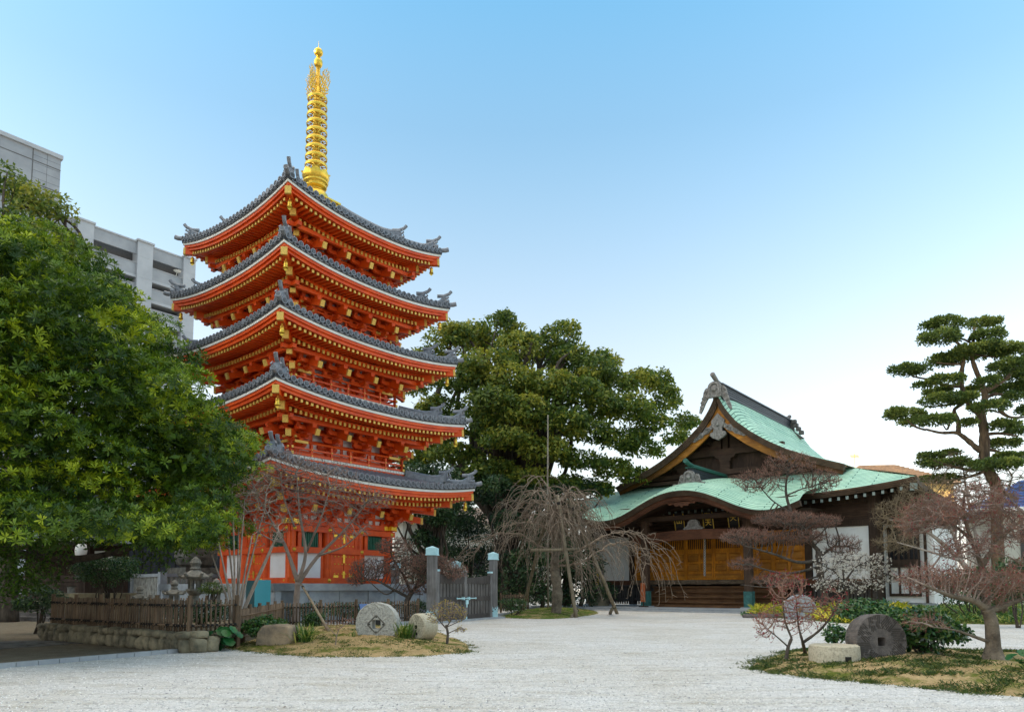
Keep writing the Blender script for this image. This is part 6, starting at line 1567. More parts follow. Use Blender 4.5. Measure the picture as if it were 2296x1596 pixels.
# ------------------------------------------------------------------ 1. broadleaf evergreen filling the left
def left_tree():
    r = np.random.default_rng(21)
    t = thing('evergreen_tree', 'huge glossy evergreen tree with rosette leaves in the left foreground', 'tree', (-12.0, 15.2, 0))
    o = np.array([-12.0, 15.2, 0])
    C0 = np.array([-11.4, 15.0, 4.9]); Rr = np.array([6.0, 4.3, 3.75])
    cl = []; k = 0
    # shell of clumps over a spreading dome, layered like shelves
    for i in range(640):
        a = i * 2.39996; z = 1 - 1.72 * (i + .5) / 640; s_ = math.sqrt(max(0, 1 - z * z)); d = np.array([s_ * cos(a), s_ * sin(a), z])
        if d[1] > .55: continue
        f = .94 + .08 * sin(d[0] * 7 + d[2] * 5) + r.normal(0, .045); p = C0 + d * Rr * f
        px = 1148 + 1620 * p[0] / (p[1] * _c + (p[2] - EYE) * _s)
        py = 1190.5 - 1620 * ((p[2] - EYE) * _c - p[1] * _s) / (p[1] * _c + (p[2] - EYE) * _s)
        lim_ = np.interp(px, [-400, 0, 80, 200, 300, 400, 440, 500, 530, 575, 590], [300, 500, 540, 615, 700, 805, 865, 940, 1010, 2000, 2000])
        if p[2] < 2.35 + .25 * sin(p[0] * 2.0) or py < lim_: continue
        cl.append((*p, r.uniform(.50, .95), r.uniform(.50, .80), r.uniform(.17, .30)))
    for (px, py, D, rx, rz) in ((535, 1010, 13.6, .36, .22), (500, 965, 13.8, .42, .25), (505, 1055, 13.4, .45, .26), (455, 1120, 13.3, .6, .33), (425, 910, 13.9, .5, .26), (470, 920, 14.2, .4, .22), (405, 840, 14.2, .42, .26), (515, 1035, 13.7, .4, .2), (60, 1150, 11.6, .7, .35), (150, 1175, 11.4, .7, .3), (250, 1165, 11.5, .6, .3), (330, 1185, 11.8, .6, .28), (410, 1175, 12.2, .6, .3), (30, 1195, 11.0, .6, .25), (470, 1165, 12.9, .55, .3), (0, 700, 12.0, .8, .4), (20, 560, 12.6, .9, .4), (90, 545, 13.4, .8, .35), (180, 600, 13.6, .7, .35), (255, 680, 13.8, .7, .35), (335, 755, 14.0, .6, .3), (395, 800, 14.2, .6, .3)):
        p = PD(px, py, D); cl.append((*p, rx, rx, rz))
    cl = np.array(cl)
    P, N, K = clump_leaves(cl, 400, r, .42, (.55, 1.0))
    keep = (P[:, 1] < 17.8); P, N, K = P[keep], N[keep], K[keep]
    V, idx = rosettes(P, N, r, .122, .030, 8)
    tn = tones(len(P), r, K, .48, .42)[idx]
    quads_obj('leaf_rosettes', V - o, LEAF_T, t, tn)
    # inner leaf mass that closes the crown
    ci = []
    for i in range(340):
        d = unit(1, r)[0]; p = C0 + d * Rr * r.uniform(.5, .92)
        q_ = 1148 + 1620 * p[0] / (p[1] * _c + (p[2] - EYE) * _s); y_ = 1190.5 - 1620 * ((p[2] - EYE) * _c - p[1] * _s) / (p[1] * _c + (p[2] - EYE) * _s)
        if p[2] > 2.5 and q_ < 500 and y_ > 90 + np.interp(q_, [-400, 0, 80, 200, 300, 400, 440, 500], [300, 505, 545, 615, 690, 790, 845, 905]): ci.append((*p, .8, .8, .6))
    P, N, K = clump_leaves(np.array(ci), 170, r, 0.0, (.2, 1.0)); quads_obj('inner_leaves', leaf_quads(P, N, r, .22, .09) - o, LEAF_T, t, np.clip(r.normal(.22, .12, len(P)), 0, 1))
    # low drooping shaded skirt at the back left
    cs = [(*PD(px, py, D), rx, rx, rx * .8) for (px, py, D, rx) in ((30, 1235, 14.0, .55), (0, 1280, 13.6, .6), (60, 1290, 14.4, .5), (115, 1225, 14.8, .45), (20, 1340 - 25, 14, .45), (130, 1195, 14.2, .6), (215, 1200, 14.6, .4), (330, 1215, 15.2, .55), (385, 1230, 15.4, .5), (300, 1205, 15.0, .5), (350, 1265, 15.6, .35), (425, 1225, 15.8, .4), (-40, 1210, 13.8, .7), (20, 1260, 14.3, .7), (70, 1300, 14.6, .55), (95, 1255, 14.8, .5), (40, 1320, 14.2, .45), (110, 1290, 15.0, .35))]
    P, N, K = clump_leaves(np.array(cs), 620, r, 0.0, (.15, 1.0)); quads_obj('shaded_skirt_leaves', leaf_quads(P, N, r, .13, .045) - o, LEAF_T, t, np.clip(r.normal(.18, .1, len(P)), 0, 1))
    lim = [([(0, 0, 0), (.1, .0, 1.2), (.3, -.2, 2.4), (.8, -.3, 4.2)], .42, .26)]
    for i in range(22):
        d = cl[r.integers(len(cl))][:3] - o; m_ = d * .5 + (0, 0, .6); lim.append(([(.2, -.1, 2.0 + r.random()), m_ + r.normal(0, .25, 3), d * .93], .13, .03))
    thick_limbs('trunk', lim, BARK, t, 8, r)
left_tree()

def broad_tree(name, label, base, clumps, seed, leafm, per, L, W, trunk_r, bark, limbs_n=30, base_tone=.45, droop=.3, grp=None, fork=.35, spread=.42, inner=True):
    r = np.random.default_rng(seed); base = np.asarray(base, float); t = thing(name, label, 'tree', base, 0, grp)
    cl = np.array(clumps, float); P, N, K = clump_leaves(cl, per, r, .18, (.45, 1.0))
    V = leaf_quads(P, N, r, L, W, .75, .35, droop); quads_obj('crown', V - base, leafm, t, tones(len(P), r, K, spread, base_tone))
    top = cl[:, 2].max() - base[2]; lim = []; f0 = np.array([r.normal(0, .2), 0, top * fork])
    lim.append(([(0, 0, -.1), (r.normal(0, .15), 0, f0[2] * .5), f0], trunk_r, trunk_r * .72))
    for i in range(limbs_n):
        d = cl[i % len(cl)][:3] - base; m1 = f0 * .45 + d * .55 + np.array([0, 0, -.04 * top]) + r.normal(0, .05 * top, 3); m2 = f0 * .18 + d * .82 + r.normal(0, .03 * top, 3)
        lim.append(([f0 + r.normal(0, .1, 3) - (0, 0, top * fork * r.uniform(0, .35)), m1, m2, d + r.normal(0, .2, 3)], trunk_r * r.uniform(.25, .5), .02))
    thick_limbs('trunk', lim, bark, t, 7, r)
    return t
# ---- 2. old camphor behind the pagoda
def camphor():
    r = np.random.default_rng(33); D = 50.0; cl = []
    for (px, py, dd, rx, rz) in ((1010, 745, 0, 2.2, 1.3), (1060, 735, 2, 1.8, 1.4), (1120, 722, 0, 1.8, 1.5), (1160, 760, -2, 1.9, 1.3), (1215, 765, 1, 1.9, 1.2), (1262, 738, 0, 1.5, 1.5), (1275, 790, -1, 1.9, 1.3), (1330, 810, -2, 1.9, 1.3),
        (1352, 790, 1, 1.3, 1.1), (1380, 845, -1, 1.8, 1.2), (1430, 838, 0, 1.6, 1.1), (1470, 838, 1, 1.3, 1.2), (1495, 880, 0, 1.2, 1.2), (1535, 925, 1, 1.2, .8), (1515, 960, 0, 1.1, .7), (960, 790, 1, 1.8, 1.2), (925, 840, 2, 1.7, 1.0),
        (1090, 800, -3, 2.2, 1.3), (1030, 830, -3, 2.0, 1.2), (1150, 830, -4, 2.1, 1.2), (1215, 845, -4, 2.2, 1.2), (1290, 860, -4, 2.2, 1.2), (1350, 890, -3, 2.0, 1.1), (1410, 900, -3, 2.0, 1.1), (1455, 930, -2, 1.5, .9), (1100, 880, -5, 2.1, 1.1),
        (1180, 905, -5, 2.2, 1.1), (1260, 920, -5, 2.0, 1.0), (1320, 950, -4, 1.9, .9), (1390, 965, -3, 1.8, .9), (1440, 985, -2, 1.6, .8), (1060, 930, -4, 2.0, 1.1), (1140, 965, -5, 2.2, 1.0), (1220, 990, -5, 2.0, .9), (1300, 1010, -4, 1.8, .8), (1370, 1030, -3, 1.6, .8), (1000, 900, -2, 2.0, 1.1), (960, 960, -1, 2.0, 1.0), (1020, 1000, -3, 2.0, .9), (1100, 1030, -4, 2.0, .9), (1180, 1050, -4, 1.9, .8), (1420, 1050, -2, 1.4, .7), (1260, 1065, -4, 1.6, .7), (930, 1000, 0, 1.9, 1.0), (1340, 1075, -3, 1.3, .6)):
        c0 = PD(px, py + 18, D + dd)
        cl.append((*c0, rx * .9, rx * .8, rz * .86))
        for q in range(5):
            o_ = unit(1, r)[0] * np.array([rx * .72, rx * .6, rz * .62]); cl.append((*(c0 + o_), rx * .42, rx * .42, rz * .40))
    b = PD(1130, 1290, 50.0); b[2] = 0
    broad_tree('camphor_tree', 'broad old camphor tree rising between the pagoda and the hall', b, cl, 34, LEAF_C, 400, .30, .16, .75, BARK, 46, .52, .45, None, .30, .5)
camphor()
# ---- 3. darker trees around
def simple_crown(pxs, D, r, k=4):
    cl = []
    for (px, py, dd, rx, rz) in pxs:
        c0 = PD(px, py, D + dd); cl.append((*c0, rx * .7, rx * .7, rz * .7))
        for q in range(k): cl.append((*(c0 + unit(1, r)[0] * np.array([rx * .75, rx * .6, rz * .7])), rx * .45, rx * .45, rz * .42))
    return cl
_r = np.random.default_rng(51)
b = PD(20, 1300, 27); b[2] = 0
broad_tree('evergreen_tree', 'round crowned olive green tree rising behind the left foreground tree', b, simple_crown([(10, 400, 0, 1.1, .9), (60, 440, 0, 1.2, .9), (130, 470, 0, 1.1, .8), (30, 500, -1, 1.3, .9), (110, 540, -1, 1.3, .9), (160, 560, 0, 1.1, .9), (200, 620, 0, 1.2, .9), (0, 580, -1, 1.5, 1.0), (250, 690, 0, 1.2, .9), (310, 740, 0, 1.1, .9), (350, 800, 0, 1.0, .9), (150, 700, -1, 1.5, 1.0), (370, 870, 0, 1.0, .8)], 27, _r), 52, LEAF_C, 520, .20, .10, .4, BARK, 22, .46, .4, None, .5)
b = PD(975, 1290, 43); b[2] = 0
broad_tree('dark_tree', 'dark evergreen tree close behind the right side of the pagoda base', b, simple_crown([(930, 1060, 0, 1.6, 1.1), (1000, 1080, 0, 1.7, 1.1), (900, 1130, -1, 1.5, 1.1), (960, 1150, -1, 1.6, 1.0), (1030, 1140, 0, 1.5, 1.0), (940, 1210, -1, 1.1, .8), (1075, 1105, 1, 1.5, 1.0)], 43, _r), 53, LEAF_D, 620, .24, .11, .32, BARK, 20, .45, .3, 'dark trees between the pagoda and the hall', .3)
b = PD(1130, 1300, 45); b[2] = 0
broad_tree('dark_tree', 'dark evergreen tree behind the wooden gate', b, simple_crown([(1110, 1090, 0, 1.8, 1.1), (1180, 1110, 0, 1.8, 1.1), (1135, 1165, -1, 1.6, 1.0), (1210, 1180, -1, 1.7, 1.1), (1180, 1250, -2, 1.3, 1.0), (1235, 1250, -2, 1.4, 1.1)], 45, _r), 54, LEAF_D, 620, .24, .11, .35, BARK, 20, .4, .3, 'dark trees between the pagoda and the hall', .3)
b = PD(1270, 1300, 46); b[2] = 0
broad_tree('dark_tree', 'dark evergreen tree behind the weeping cherry beside the hall eave', b, simple_crown([(1260, 1100, 0, 1.8, 1.1), (1320, 1090, 1, 1.5, .9), (1290, 1165, -1, 1.7, 1.1), (1260, 1230, -2, 1.5, 1.1), (1310, 1235, -1, 1.3, 1.0), (1295, 1290, -2, 1.1, .8)], 46, _r), 55, LEAF_D, 620, .24, .11, .32, BARK, 20, .4, .3, 'dark trees between the pagoda and the hall', .3)
for k, (px, D_, rx) in enumerate(((985, 47, 2.2), (1060, 49, 2.4), (1165, 47, 2.2), (1215, 42, 1.8), (1300, 44, 1.9))):
    q = PD(px, 1300, D_); r_q = np.random.default_rng(200 + k); b = np.array([q[0], q[1], 0.0])
    broad_tree('dark_tree', ['low dark evergreen filling the gap behind the first gate post', 'low dark evergreen in front of the cream house window', 'low dark evergreen right behind the second gate post', 'low dark evergreen behind the short bamboo fence', 'low dark evergreen between the cherry trunk and the hall veranda'][k], b, [(b[0] + r_q.normal(0, rx * .45), b[1] + r_q.normal(0, .6), r_q.uniform(.5, 6.2 if k < 2 else 3.8), rx * .5, rx * .5, .7) for _ in range(22 if k < 2 else 13)], 210 + k, LEAF_D, 420, .20, .09, .14, BARK, 10, .42, .3, 'low dark trees behind the gate', .3)
def shrub(label, p, rx, ry, rz, cz, n, L, W, leafm, seed, stems=7, tone=.45, cat='shrub', name='leafy_shrub', lump=.18, grp=None):
    r = np.random.default_rng(seed); p = np.asarray(p, float); t = thing(name, label, cat, p, 0, grp)
    cl = [(0, 0, cz, rx * .8, ry * .8, rz * .8)]
    for i in range(16):
        d = unit(1, r)[0]; cl.append((d[0] * rx * .7, d[1] * ry * .7, cz + d[2] * rz * .65, rx * .36, ry * .36, rz * .34))
    cl = np.array(cl); P, N, K = clump_leaves(cl, n / (rx * rz * 3), r, .12, (.5, 1.0)); keep = P[:, 2] > .02
    V = leaf_quads(P[keep], N[keep], r, L, W, .6, .4, .25); quads_obj('foliage', V, leafm, t, tones(keep.sum(), r, None, .5, tone))
    thick_limbs('stems', [([(r.normal(0, .05), r.normal(0, .05), -.03), (r.normal(0, rx * .2), r.normal(0, ry * .2), cz * .6), (*(unit(1, r)[0][:2] * rx * .7), cz + rz * r.uniform(0, .6))], .018 + .01 * rx, .006) for _ in range(stems)], BARK, t, 5, r)
    return t
q = PD(240, 1338, 18.6); shrub('round clipped evergreen shrub with bare stems behind the bamboo fence', (q[0], q[1], .28), .95, .75, .48, 1.42, 8000, .055, .028, LEAF_B, 61, 14, .35)
q = PD(90, 1330, 20); shrub('dark leafy shrub at the far left below the foreground tree', (q[0], q[1], .0), .7, .6, .5, .9, 3000, .08, .04, LEAF_D, 62, 6, .4)
p = gm(592, 1444, H_L); shrub('low glossy leafed shrub left of the ochre boulder', p, .52, .40, .30, .30, 3000, .07, .045, LEAF_B, 63, 6, .55)
p = G(703, 1412); shrub('rounded dark green shrub behind the propped maple trunk', p, .36, .32, .28, .30, 2200, .06, .035, LEAF_B, 64, 6, .4)
p = gm(2095, 1470, H_R); p = p + (0.02, .35, 0); shrub('dense glossy camellia bush right of the dark millstone', p, .72, .52, .42, .40, 4600, .10, .055, LEAF_B, 65, 8, .5)
p = gm(1905, 1455, H_R); p = p + (-.05, .5, 0); shrub('small glossy bush peeping out left of the dark millstone', p, .22, .25, .22, .26, 420, .09, .05, LEAF_B, 66, 4, .45)
q = PD(1935, 1335, 21.5); shrub('broad leafed dark shrub behind the yellow green grass', (q[0], q[1], .1), .95, .7, .42, .55, 2600, .15, .06, LEAF_B, 67, 8, .45)
q = PD(2275, 1300, 23); shrub('tall dark shrub at the right edge behind the plum tree', (q[0], q[1], 0), 1.0, .8, .8, 1.5, 2800, .13, .06, LEAF_D, 68, 6, .5)
q = PD(2180, 1310, 27); shrub('dark leafy shrub right of the side wing', (q[0], q[1], 0), 1.4, .9, .95, 1.2, 3600, .13, .06, LEAF_D, 69, 8, .55)
q = PD(1150, 1345, 31.5); shrub('clipped hedge piece behind the short bamboo fence', (q[0], q[1], .1), .75, .3, .36, .40, 2600, .06, .035, LEAF_B, 70, 5, .35)
for k, (px, D) in enumerate(((690, 24.6), (770, 25.8), (860, 27.0), (930, 27.8))):
    q = PD(px, 1345, D); shrub(['clipped hedge piece behind the teal pillar', 'clipped hedge piece behind the blue information panel', 'clipped hedge piece behind the pale round millstone', 'clipped hedge piece left of the gate post'][k], (q[0], q[1], .05), .80, .35, .38, .42, 2600, .06, .035, LEAF_B, 71 + k, 4, .32, grp='hedge pieces behind the open bamboo fence')
q = PD(450, 1345, 18.0); shrub('low dark hedge behind the left bamboo fence', (q[0], q[1], .28), 1.2, .4, .30, .40, 3200, .06, .035, LEAF_B, 76, 5, .25)
q = PD(478, 1318, 21.0); shrub('small spreading conifer shrub beside the tall stone lantern', (q[0], q[1], .9), .5, .4, .2, .35, 1400, .06, .02, LEAF_N, 77, 5, .3)

# ------------------------------------------------------------------ 4. cloud-pruned pine on the right
def pine():
    r = np.random.default_rng(81); D = 28.0
    def Z(X, Y, dd=0.0): return PD(1874.6 + .3045 * X, 694.3 + .3045 * Y, D + dd)
    b = Z(1200, 1700); b[2] = 0
    t = thing('cloud_pruned_pine', 'tall cloud pruned evergreen with flat leaf pads at the right edge', 'tree', b)
    pads = [(810, 110, 150, 55, 0), (760, 210, 150, 60, -.8), (1080, 110, 120, 48, .6), (1120, 190, 120, 48, -.5), (1090, 305, 230, 48, -.3), (830, 370, 165, 42, .3), (550, 445, 140, 55, -.2), (800, 525, 130, 48, -.7), (625, 558, 60, 24, -.4), (745, 608, 105, 30, .8), (810, 668, 190, 42, -.6), (510, 775, 140, 52, -.3), (725, 818, 130, 48, -1.0), (555, 832, 95, 36, .7), (980, 832, 68, 34, -.6), (1105, 535, 85, 42, -.9), (1130, 722, 135, 46, -1.1), (1010, 598, 65, 42, .9),
            (1310, 315, 150, 58, -.4), (1270, 425, 145, 56, -.8), (1335, 490, 130, 60, .6), (1270, 590, 150, 60, .8), (1335, 648, 100, 38, -.6), (1240, 855, 110, 52, -.5), (1335, 900, 90, 40, .6), (1240, 990, 115, 52, .4), (1305, 1082, 120, 34, -.5), (1180, 1145, 175, 46, -.9), (700, 1080, 95, 34, .6), (845, 1055, 75, 30, 1.0), (800, 1135, 170, 38, .4), (760, 1245, 130, 34, .9), (1430, 560, 130, 70, .3), (1450, 740, 120, 60, .5), (1450, 380, 110, 55, .2)]
    sc = .3045 / 1620 * D
    cl = []
    for (X, Y, hw, hh, dd) in pads:
        c = Z(X, Y, dd); cl.append((*c, hw * sc, hw * sc * .85, hh * sc * .62))
        for q in range(7): a = r.random() * 2 * pi; f = r.uniform(.5, .9); cl.append((c[0] + cos(a) * hw * sc * f, c[1] + sin(a) * hw * sc * f * .8, c[2] + r.uniform(-.02, .35) * hh * sc, hw * sc * .34, hw * sc * .34, hh * sc * .5))
    cl = np.array(cl); P, N, K = clump_leaves(cl, 3200, r, .40, (.45, 1.0)); n = len(P)
    d = nrm(N * .7 + r.normal(size=(n, 3)) * .7 + np.array([0, 0, .45])); s = nrm(np.cross(d, r.normal(size=(n, 3)))); l = .13 * r.uniform(.7, 1.3, (n, 1)); w = .03
    V = np.stack([P, P + d * l * .55 + s * w, P + d * l, P + d * l * .55 - s * w], 1)
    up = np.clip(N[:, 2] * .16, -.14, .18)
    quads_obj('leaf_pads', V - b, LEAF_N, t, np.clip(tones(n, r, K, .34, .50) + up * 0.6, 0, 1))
    L = []
    def LB(pts, r0, r1): L.append(([Z(*p) - b if len(p) == 3 else Z(p[0], p[1]) - b for p in pts], r0, r1))
    L.append(([(0, 0, 0), (-.1, 0, 1.5), Z(1180, 1290) - b], .27, .21)); LB([(1180, 1290), (1100, 1130), (1092, 980), (1085, 860), (1065, 760)], .21, .16)
    LB([(1065, 760), (1095, 640), (1060, 520), (1020, 420), (1000, 340), (1010, 230), (1020, 130)], .13, .04); LB([(1065, 770), (990, 710), (940, 620), (920, 500), (938, 380), (945, 300), (880, 230), (820, 150)], .12, .04)
    LB([(1060, 1040), (980, 970), (930, 930), (880, 905), (770, 905), (660, 880)], .11, .04); LB([(900, 905), (900, 820), (870, 740), (935, 690), (950, 650)], .10, .04); LB([(850, 780), (820, 880), (790, 850)], .05, .02)
    LB([(920, 560), (820, 560), (700, 520), (560, 490)], .08, .03); LB([(925, 600), (860, 640), (760, 625)], .07, .02); LB([(945, 680), (820, 700), (680, 720)], .07, .02); LB([(660, 885), (580, 860), (520, 810)], .05, .02)
    LB([(940, 400), (850, 400), (740, 390)], .06, .02); LB([(945, 300), (1020, 330), (1180, 350, -.2)], .06, .02); LB([(1100, 600), (1200, 540), (1280, 480), (1330, 380)], .12, .03); LB([(1095, 650), (1180, 620), (1280, 640)], .09, .03); LB([(1065, 770), (1130, 740), (1200, 760)], .06, .02)
    LB([(1200, 740, .5), (1280, 790, .4), (1400, 790)], .08, .03); LB([(1095, 920), (1200, 910), (1330, 930)], .08, .03); LB([(1095, 1030), (1180, 1040), (1300, 1090)], .08, .03); LB([(1110, 1150), (1000, 1180), (850, 1150), (720, 1110)], .08, .03); LB([(1110, 1180), (980, 1230), (800, 1260)], .07, .02); LB([(1180, 1290), (1250, 1360), (1340, 1390)], .12, .05); LB([(1000, 250), (920, 215), (800, 240)], .05, .02); LB([(1015, 250), (1080, 220), (1120, 210)], .05, .02); LB([(940, 860, -.4), (980, 850, -.5)], .05, .02)
    thick_limbs('trunk', L, BARK_T, t, 9, r, .07)
pine()
# second, lower one cut by the right edge
q = PD(2330, 1300, 33); b = np.array([q[0], q[1], 0])

# ------------------------------------------------------------------ 5. bare garden trees
def bare_tree(name, label, limbs_, ells, nat, step, seed, tip, mats, tw, buds=None, wob=.15, di=None, dk=None, pw=2.2, base_r=None, thick=None, rest=None, cat='tree', tw_up=.3, nseg=5):
    """limbs_: hand-placed main limbs (polylines); ells: crown pads; mats: (wood, twig)"""
    r = np.random.default_rng(seed); b = np.array(limbs_[0][0][0], float); b[2] = min(b[2], 1.0) if rest is None else rest
    t = thing(name, label, cat, b)
    start = []; 
    for pts, r0, r1 in limbs_:
        P = limb(pts, max(3, int(6))); P = P + np.concatenate([[np.zeros(3)], r.normal(0, step * .10, (len(P) - 1, 3))])
        off = len(start)
        if off == 0: start += [(p, i - 1) for i, p in enumerate(P)]
        else:
            Q = np.array([s[0] for s in start]); j = int(np.linalg.norm(Q - P[0], axis=1).argmin())
            start += [(p, (j if i == 0 else off + i - 1)) for i, p in enumerate(P)]
    A = []
    for e in ells: A.append(in_ell(e, max(6, int(2.0 * nat * (e[6] if len(e) > 6 else 1.0))), r))
    A = np.concatenate(A)
    nodes, par = colonize(start, A, step, di or step * 9, dk or step * 1.25, r, wob=wob)
    tip = tip * TK; seg, rad, ch, w = skeleton(nodes, par, tip, pw)
    # hand-set limb radii win on the main limbs
    k = 0
    for pts, r0, r1 in limbs_:
        m = (len(pts) - 1) * 6 + 1; rr = np.linspace(r0, r1, m); rad[k:k + m] = np.maximum(rad[k:k + m] * .0 + rr, tip); k += m
    i = np.where(par >= 0)[0]; pr_ = np.minimum(rad[par[i]], rad[i] * 1.7)
    seg = (nodes[par[i]] - b, nodes[i] - b, pr_, rad[i])
    big = rad[i] > tip * 2.2
    sb_ = tuple(x[big] for x in seg); ss_ = tuple(x[~big] for x in seg)
    mbt = MB()
    for pts, r0, r1 in limbs_:
        Pl = limb(pts, 6); rl = np.linspace(r0, r1, len(Pl)) * (1 + .06 * r.normal(size=len(Pl)))
        if len(pts) > 4 and r0 > r1 * 2 and abs(pts[1][2] - pts[0][2]) < .2: rl = np.interp(np.arange(len(Pl)), [0, 6, 9, len(Pl) - 1], [r0, r0 * .72, r1 * 1.25, r1])
        mbt.tube(Pl - b, rl, 8)
    mbt.build('trunk', mats[0], t, smooth=True)
    own = np.zeros(len(nodes), bool); own[:k] = True; own = own[i]
    segs_obj('branches', [tuple(x[~own] for x in seg)], mats[1], t, nseg)
    kk, L_, r_ = tw; r_ = r_ * TK; kk = max(1, kk - 1)
    cond = (w <= 3) & (np.arange(len(nodes)) >= k * 0 + min(k, len(nodes) - 1))
    TW, m, e, d2 = twigs(nodes, par, w, r, cond, kk, L_, r_, tw_up)
    TW = [(x[0] - b, x[1] - b, x[2], x[3]) for x in TW]
    # side twiglets
    s_ = nrm(d2 + r.normal(size=d2.shape) * .8); TW.append((m - b, m - b + s_ * L_ * .35, np.full(len(m), r_ * .6), np.full(len(m), r_ * .3)))
    segs_obj('twigs', TW, mats[2], t, 3)
    if buds:
        bm, n_, sz = buds; j = r.integers(0, len(e), n_); f = r.uniform(.4, 1.0, (n_, 1)); c_ = (m[j] + (e[j] - m[j]) * f) - b + r.normal(0, .006, (n_, 3)); s = sz * r.uniform(.6, 1.3, (n_, 1))
        a_ = unit(n_, r) * s; b_ = np.cross(a_ / s, unit(n_, r)); b_ = nrm(b_) * s; c2 = np.cross(a_ / s, b_ / s) * s
        q1 = np.stack([c_ + a_, c_ + b_, c_ - a_, c_ - b_], 1); q2 = np.stack([c_ + a_, c_ + c2, c_ - a_, c_ - c2], 1); q3 = np.stack([c_ + b_, c_ + c2, c_ - b_, c_ - c2], 1)
        quads_obj('buds', np.concatenate([q1, q2, q3]), bm, t)
    return t
def Q(px, py, D): return PD(px, py, D)
def E(px, py, D, wx, wz, wy=None, k=1.0):
    p = PD(px, py, D); s = D / 1620.0
    return (*p, wx * s, (wy if wy is not None else wx) * s, wz * s, k)

TK = 1.45
# multi-stemmed pale shrub in front of the pagoda
D = 15.8; b0 = gm(528, 1440, H_L); LB_ = []
for (px, py, dd) in ((487, 1200, -.3), (505, 1150, .2), (520, 1090, -.2), (535, 1180, .4), (548, 1120, .1), (470, 1230, .3), (565, 1200, -.4), (590, 1150, .1), (610, 1230, .3), (625, 1190, -.2), (500, 1260, .5), (555, 1250, -.5)):
    e = Q(px, py, b0[1] + dd); m = b0 * .6 + e * .4; m[0] = b0[0] + (e[0] - b0[0]) * .30; m[2] = e[2] * .42
    LB_.append(([b0 + (rng.normal(0, .04), rng.normal(0, .04), 0), m, e], .034, .014))
bare_tree('bare_shrub', 'pale many stemmed bare shrub with dry seed heads in front of the pagoda', LB_, [E(510, 1120, b0[1], 45, 70, 45, .9), E(575, 1110, b0[1], 50, 60, 50), E(480, 1200, b0[1], 30, 50, 40, .6), E(610, 1180, b0[1], 40, 50, 40, .7)], 110, .085, 91, .0042, (BARK_P, BARK_P, TWIG_O), (1, .16, .003), (SEEDH, 900, .014), wob=.18, tw_up=.7, cat='shrub')
# propped maple with spreading red twigs
b0 = gm(661, 1402, H_L); D = b0[1]
LB_ = [([b0, Q(664, 1355, D), Q(668, 1305, D)], .115, .10), ([Q(668, 1305, D), Q(640, 1225, D + .2), Q(605, 1160, D + .4), Q(575, 1110, D + .3)], .075, .018), ([Q(668, 1305, D), Q(685, 1240, D - .2), Q(672, 1150, D - .3), Q(665, 1060, D - .2)], .075, .015), ([Q(668, 1310, D), Q(710, 1250, D + .1), Q(770, 1190, D + .3), Q(820, 1130, D + .4)], .075, .015), ([Q(688, 1235, D), Q(720, 1160, D - .5), Q(740, 1090, D - .6)], .045, .012), ([Q(636, 1215, D), Q(610, 1210, D - .4), Q(545, 1175, D - .6)], .04, .012), ([Q(715, 1245, D), Q(770, 1225, D - .4), Q(810, 1190, D - .6)], .04, .012), ([Q(660, 1180, D), Q(635, 1110, D + .4), Q(630, 1060, D + .5)], .035, .01)]
bare_tree('bare_maple', 'bare spreading maple with reddish twigs and wooden props before the pagoda', LB_, [E(560, 1110, D, 70, 45, 60), E(640, 1060, D, 80, 50, 70, 1.3), E(730, 1080, D, 80, 55, 70, 1.4), E(800, 1120, D, 75, 40, 60, 1.3), E(850, 1120, D, 40, 25, 40, .6), E(540, 1170, D, 50, 30, 40, .8), E(690, 1140, D, 80, 50, 60), E(790, 1185, D, 50, 25, 40, .6), E(600, 1060, D, 60, 35, 50), E(690, 1090, D, 70, 40, 60)], 230, .085, 92, .0040, (TWIG_G, TWIG_G, TWIG_R), (2, .22, .003), (TWIG_R, 1500, .009), wob=.14, tw_up=.45)
def prop(label, a, b, rad, grp, m=PROPW):
    mb = MB(); a = np.asarray(a, float); b = np.asarray(b, float); r = np.random.default_rng(int(abs(a[0] * 991)) % 1000); P = limb([a, (a + b) / 2 + r.normal(0, .02, 3), b], 5); mb.tube(P - a, np.linspace(rad, rad * .8, len(P)), 8); t = thing('tree_prop', label, 'prop', a, 0, grp); mb.build('pole', m, t, smooth=True)
    mb = MB(); f = .93; c = (b - a) * f; mb.tube([c - (b - a) * .012, c + (b - a) * .012], rad * 1.12, 8); mb.build('cord_binding', CORD, t); return t
prop('squared wooden prop leaning left of the maple trunk', gm(700 - 55, 1398, H_L) + (0, .9, 0), Q(668, 1290, D + .1), .055, 'props of the maple')
prop('thin wooden prop leaning right of the maple trunk', gm(737, 1416, H_L), Q(676, 1310, D - .1), .04, 'props of the maple')
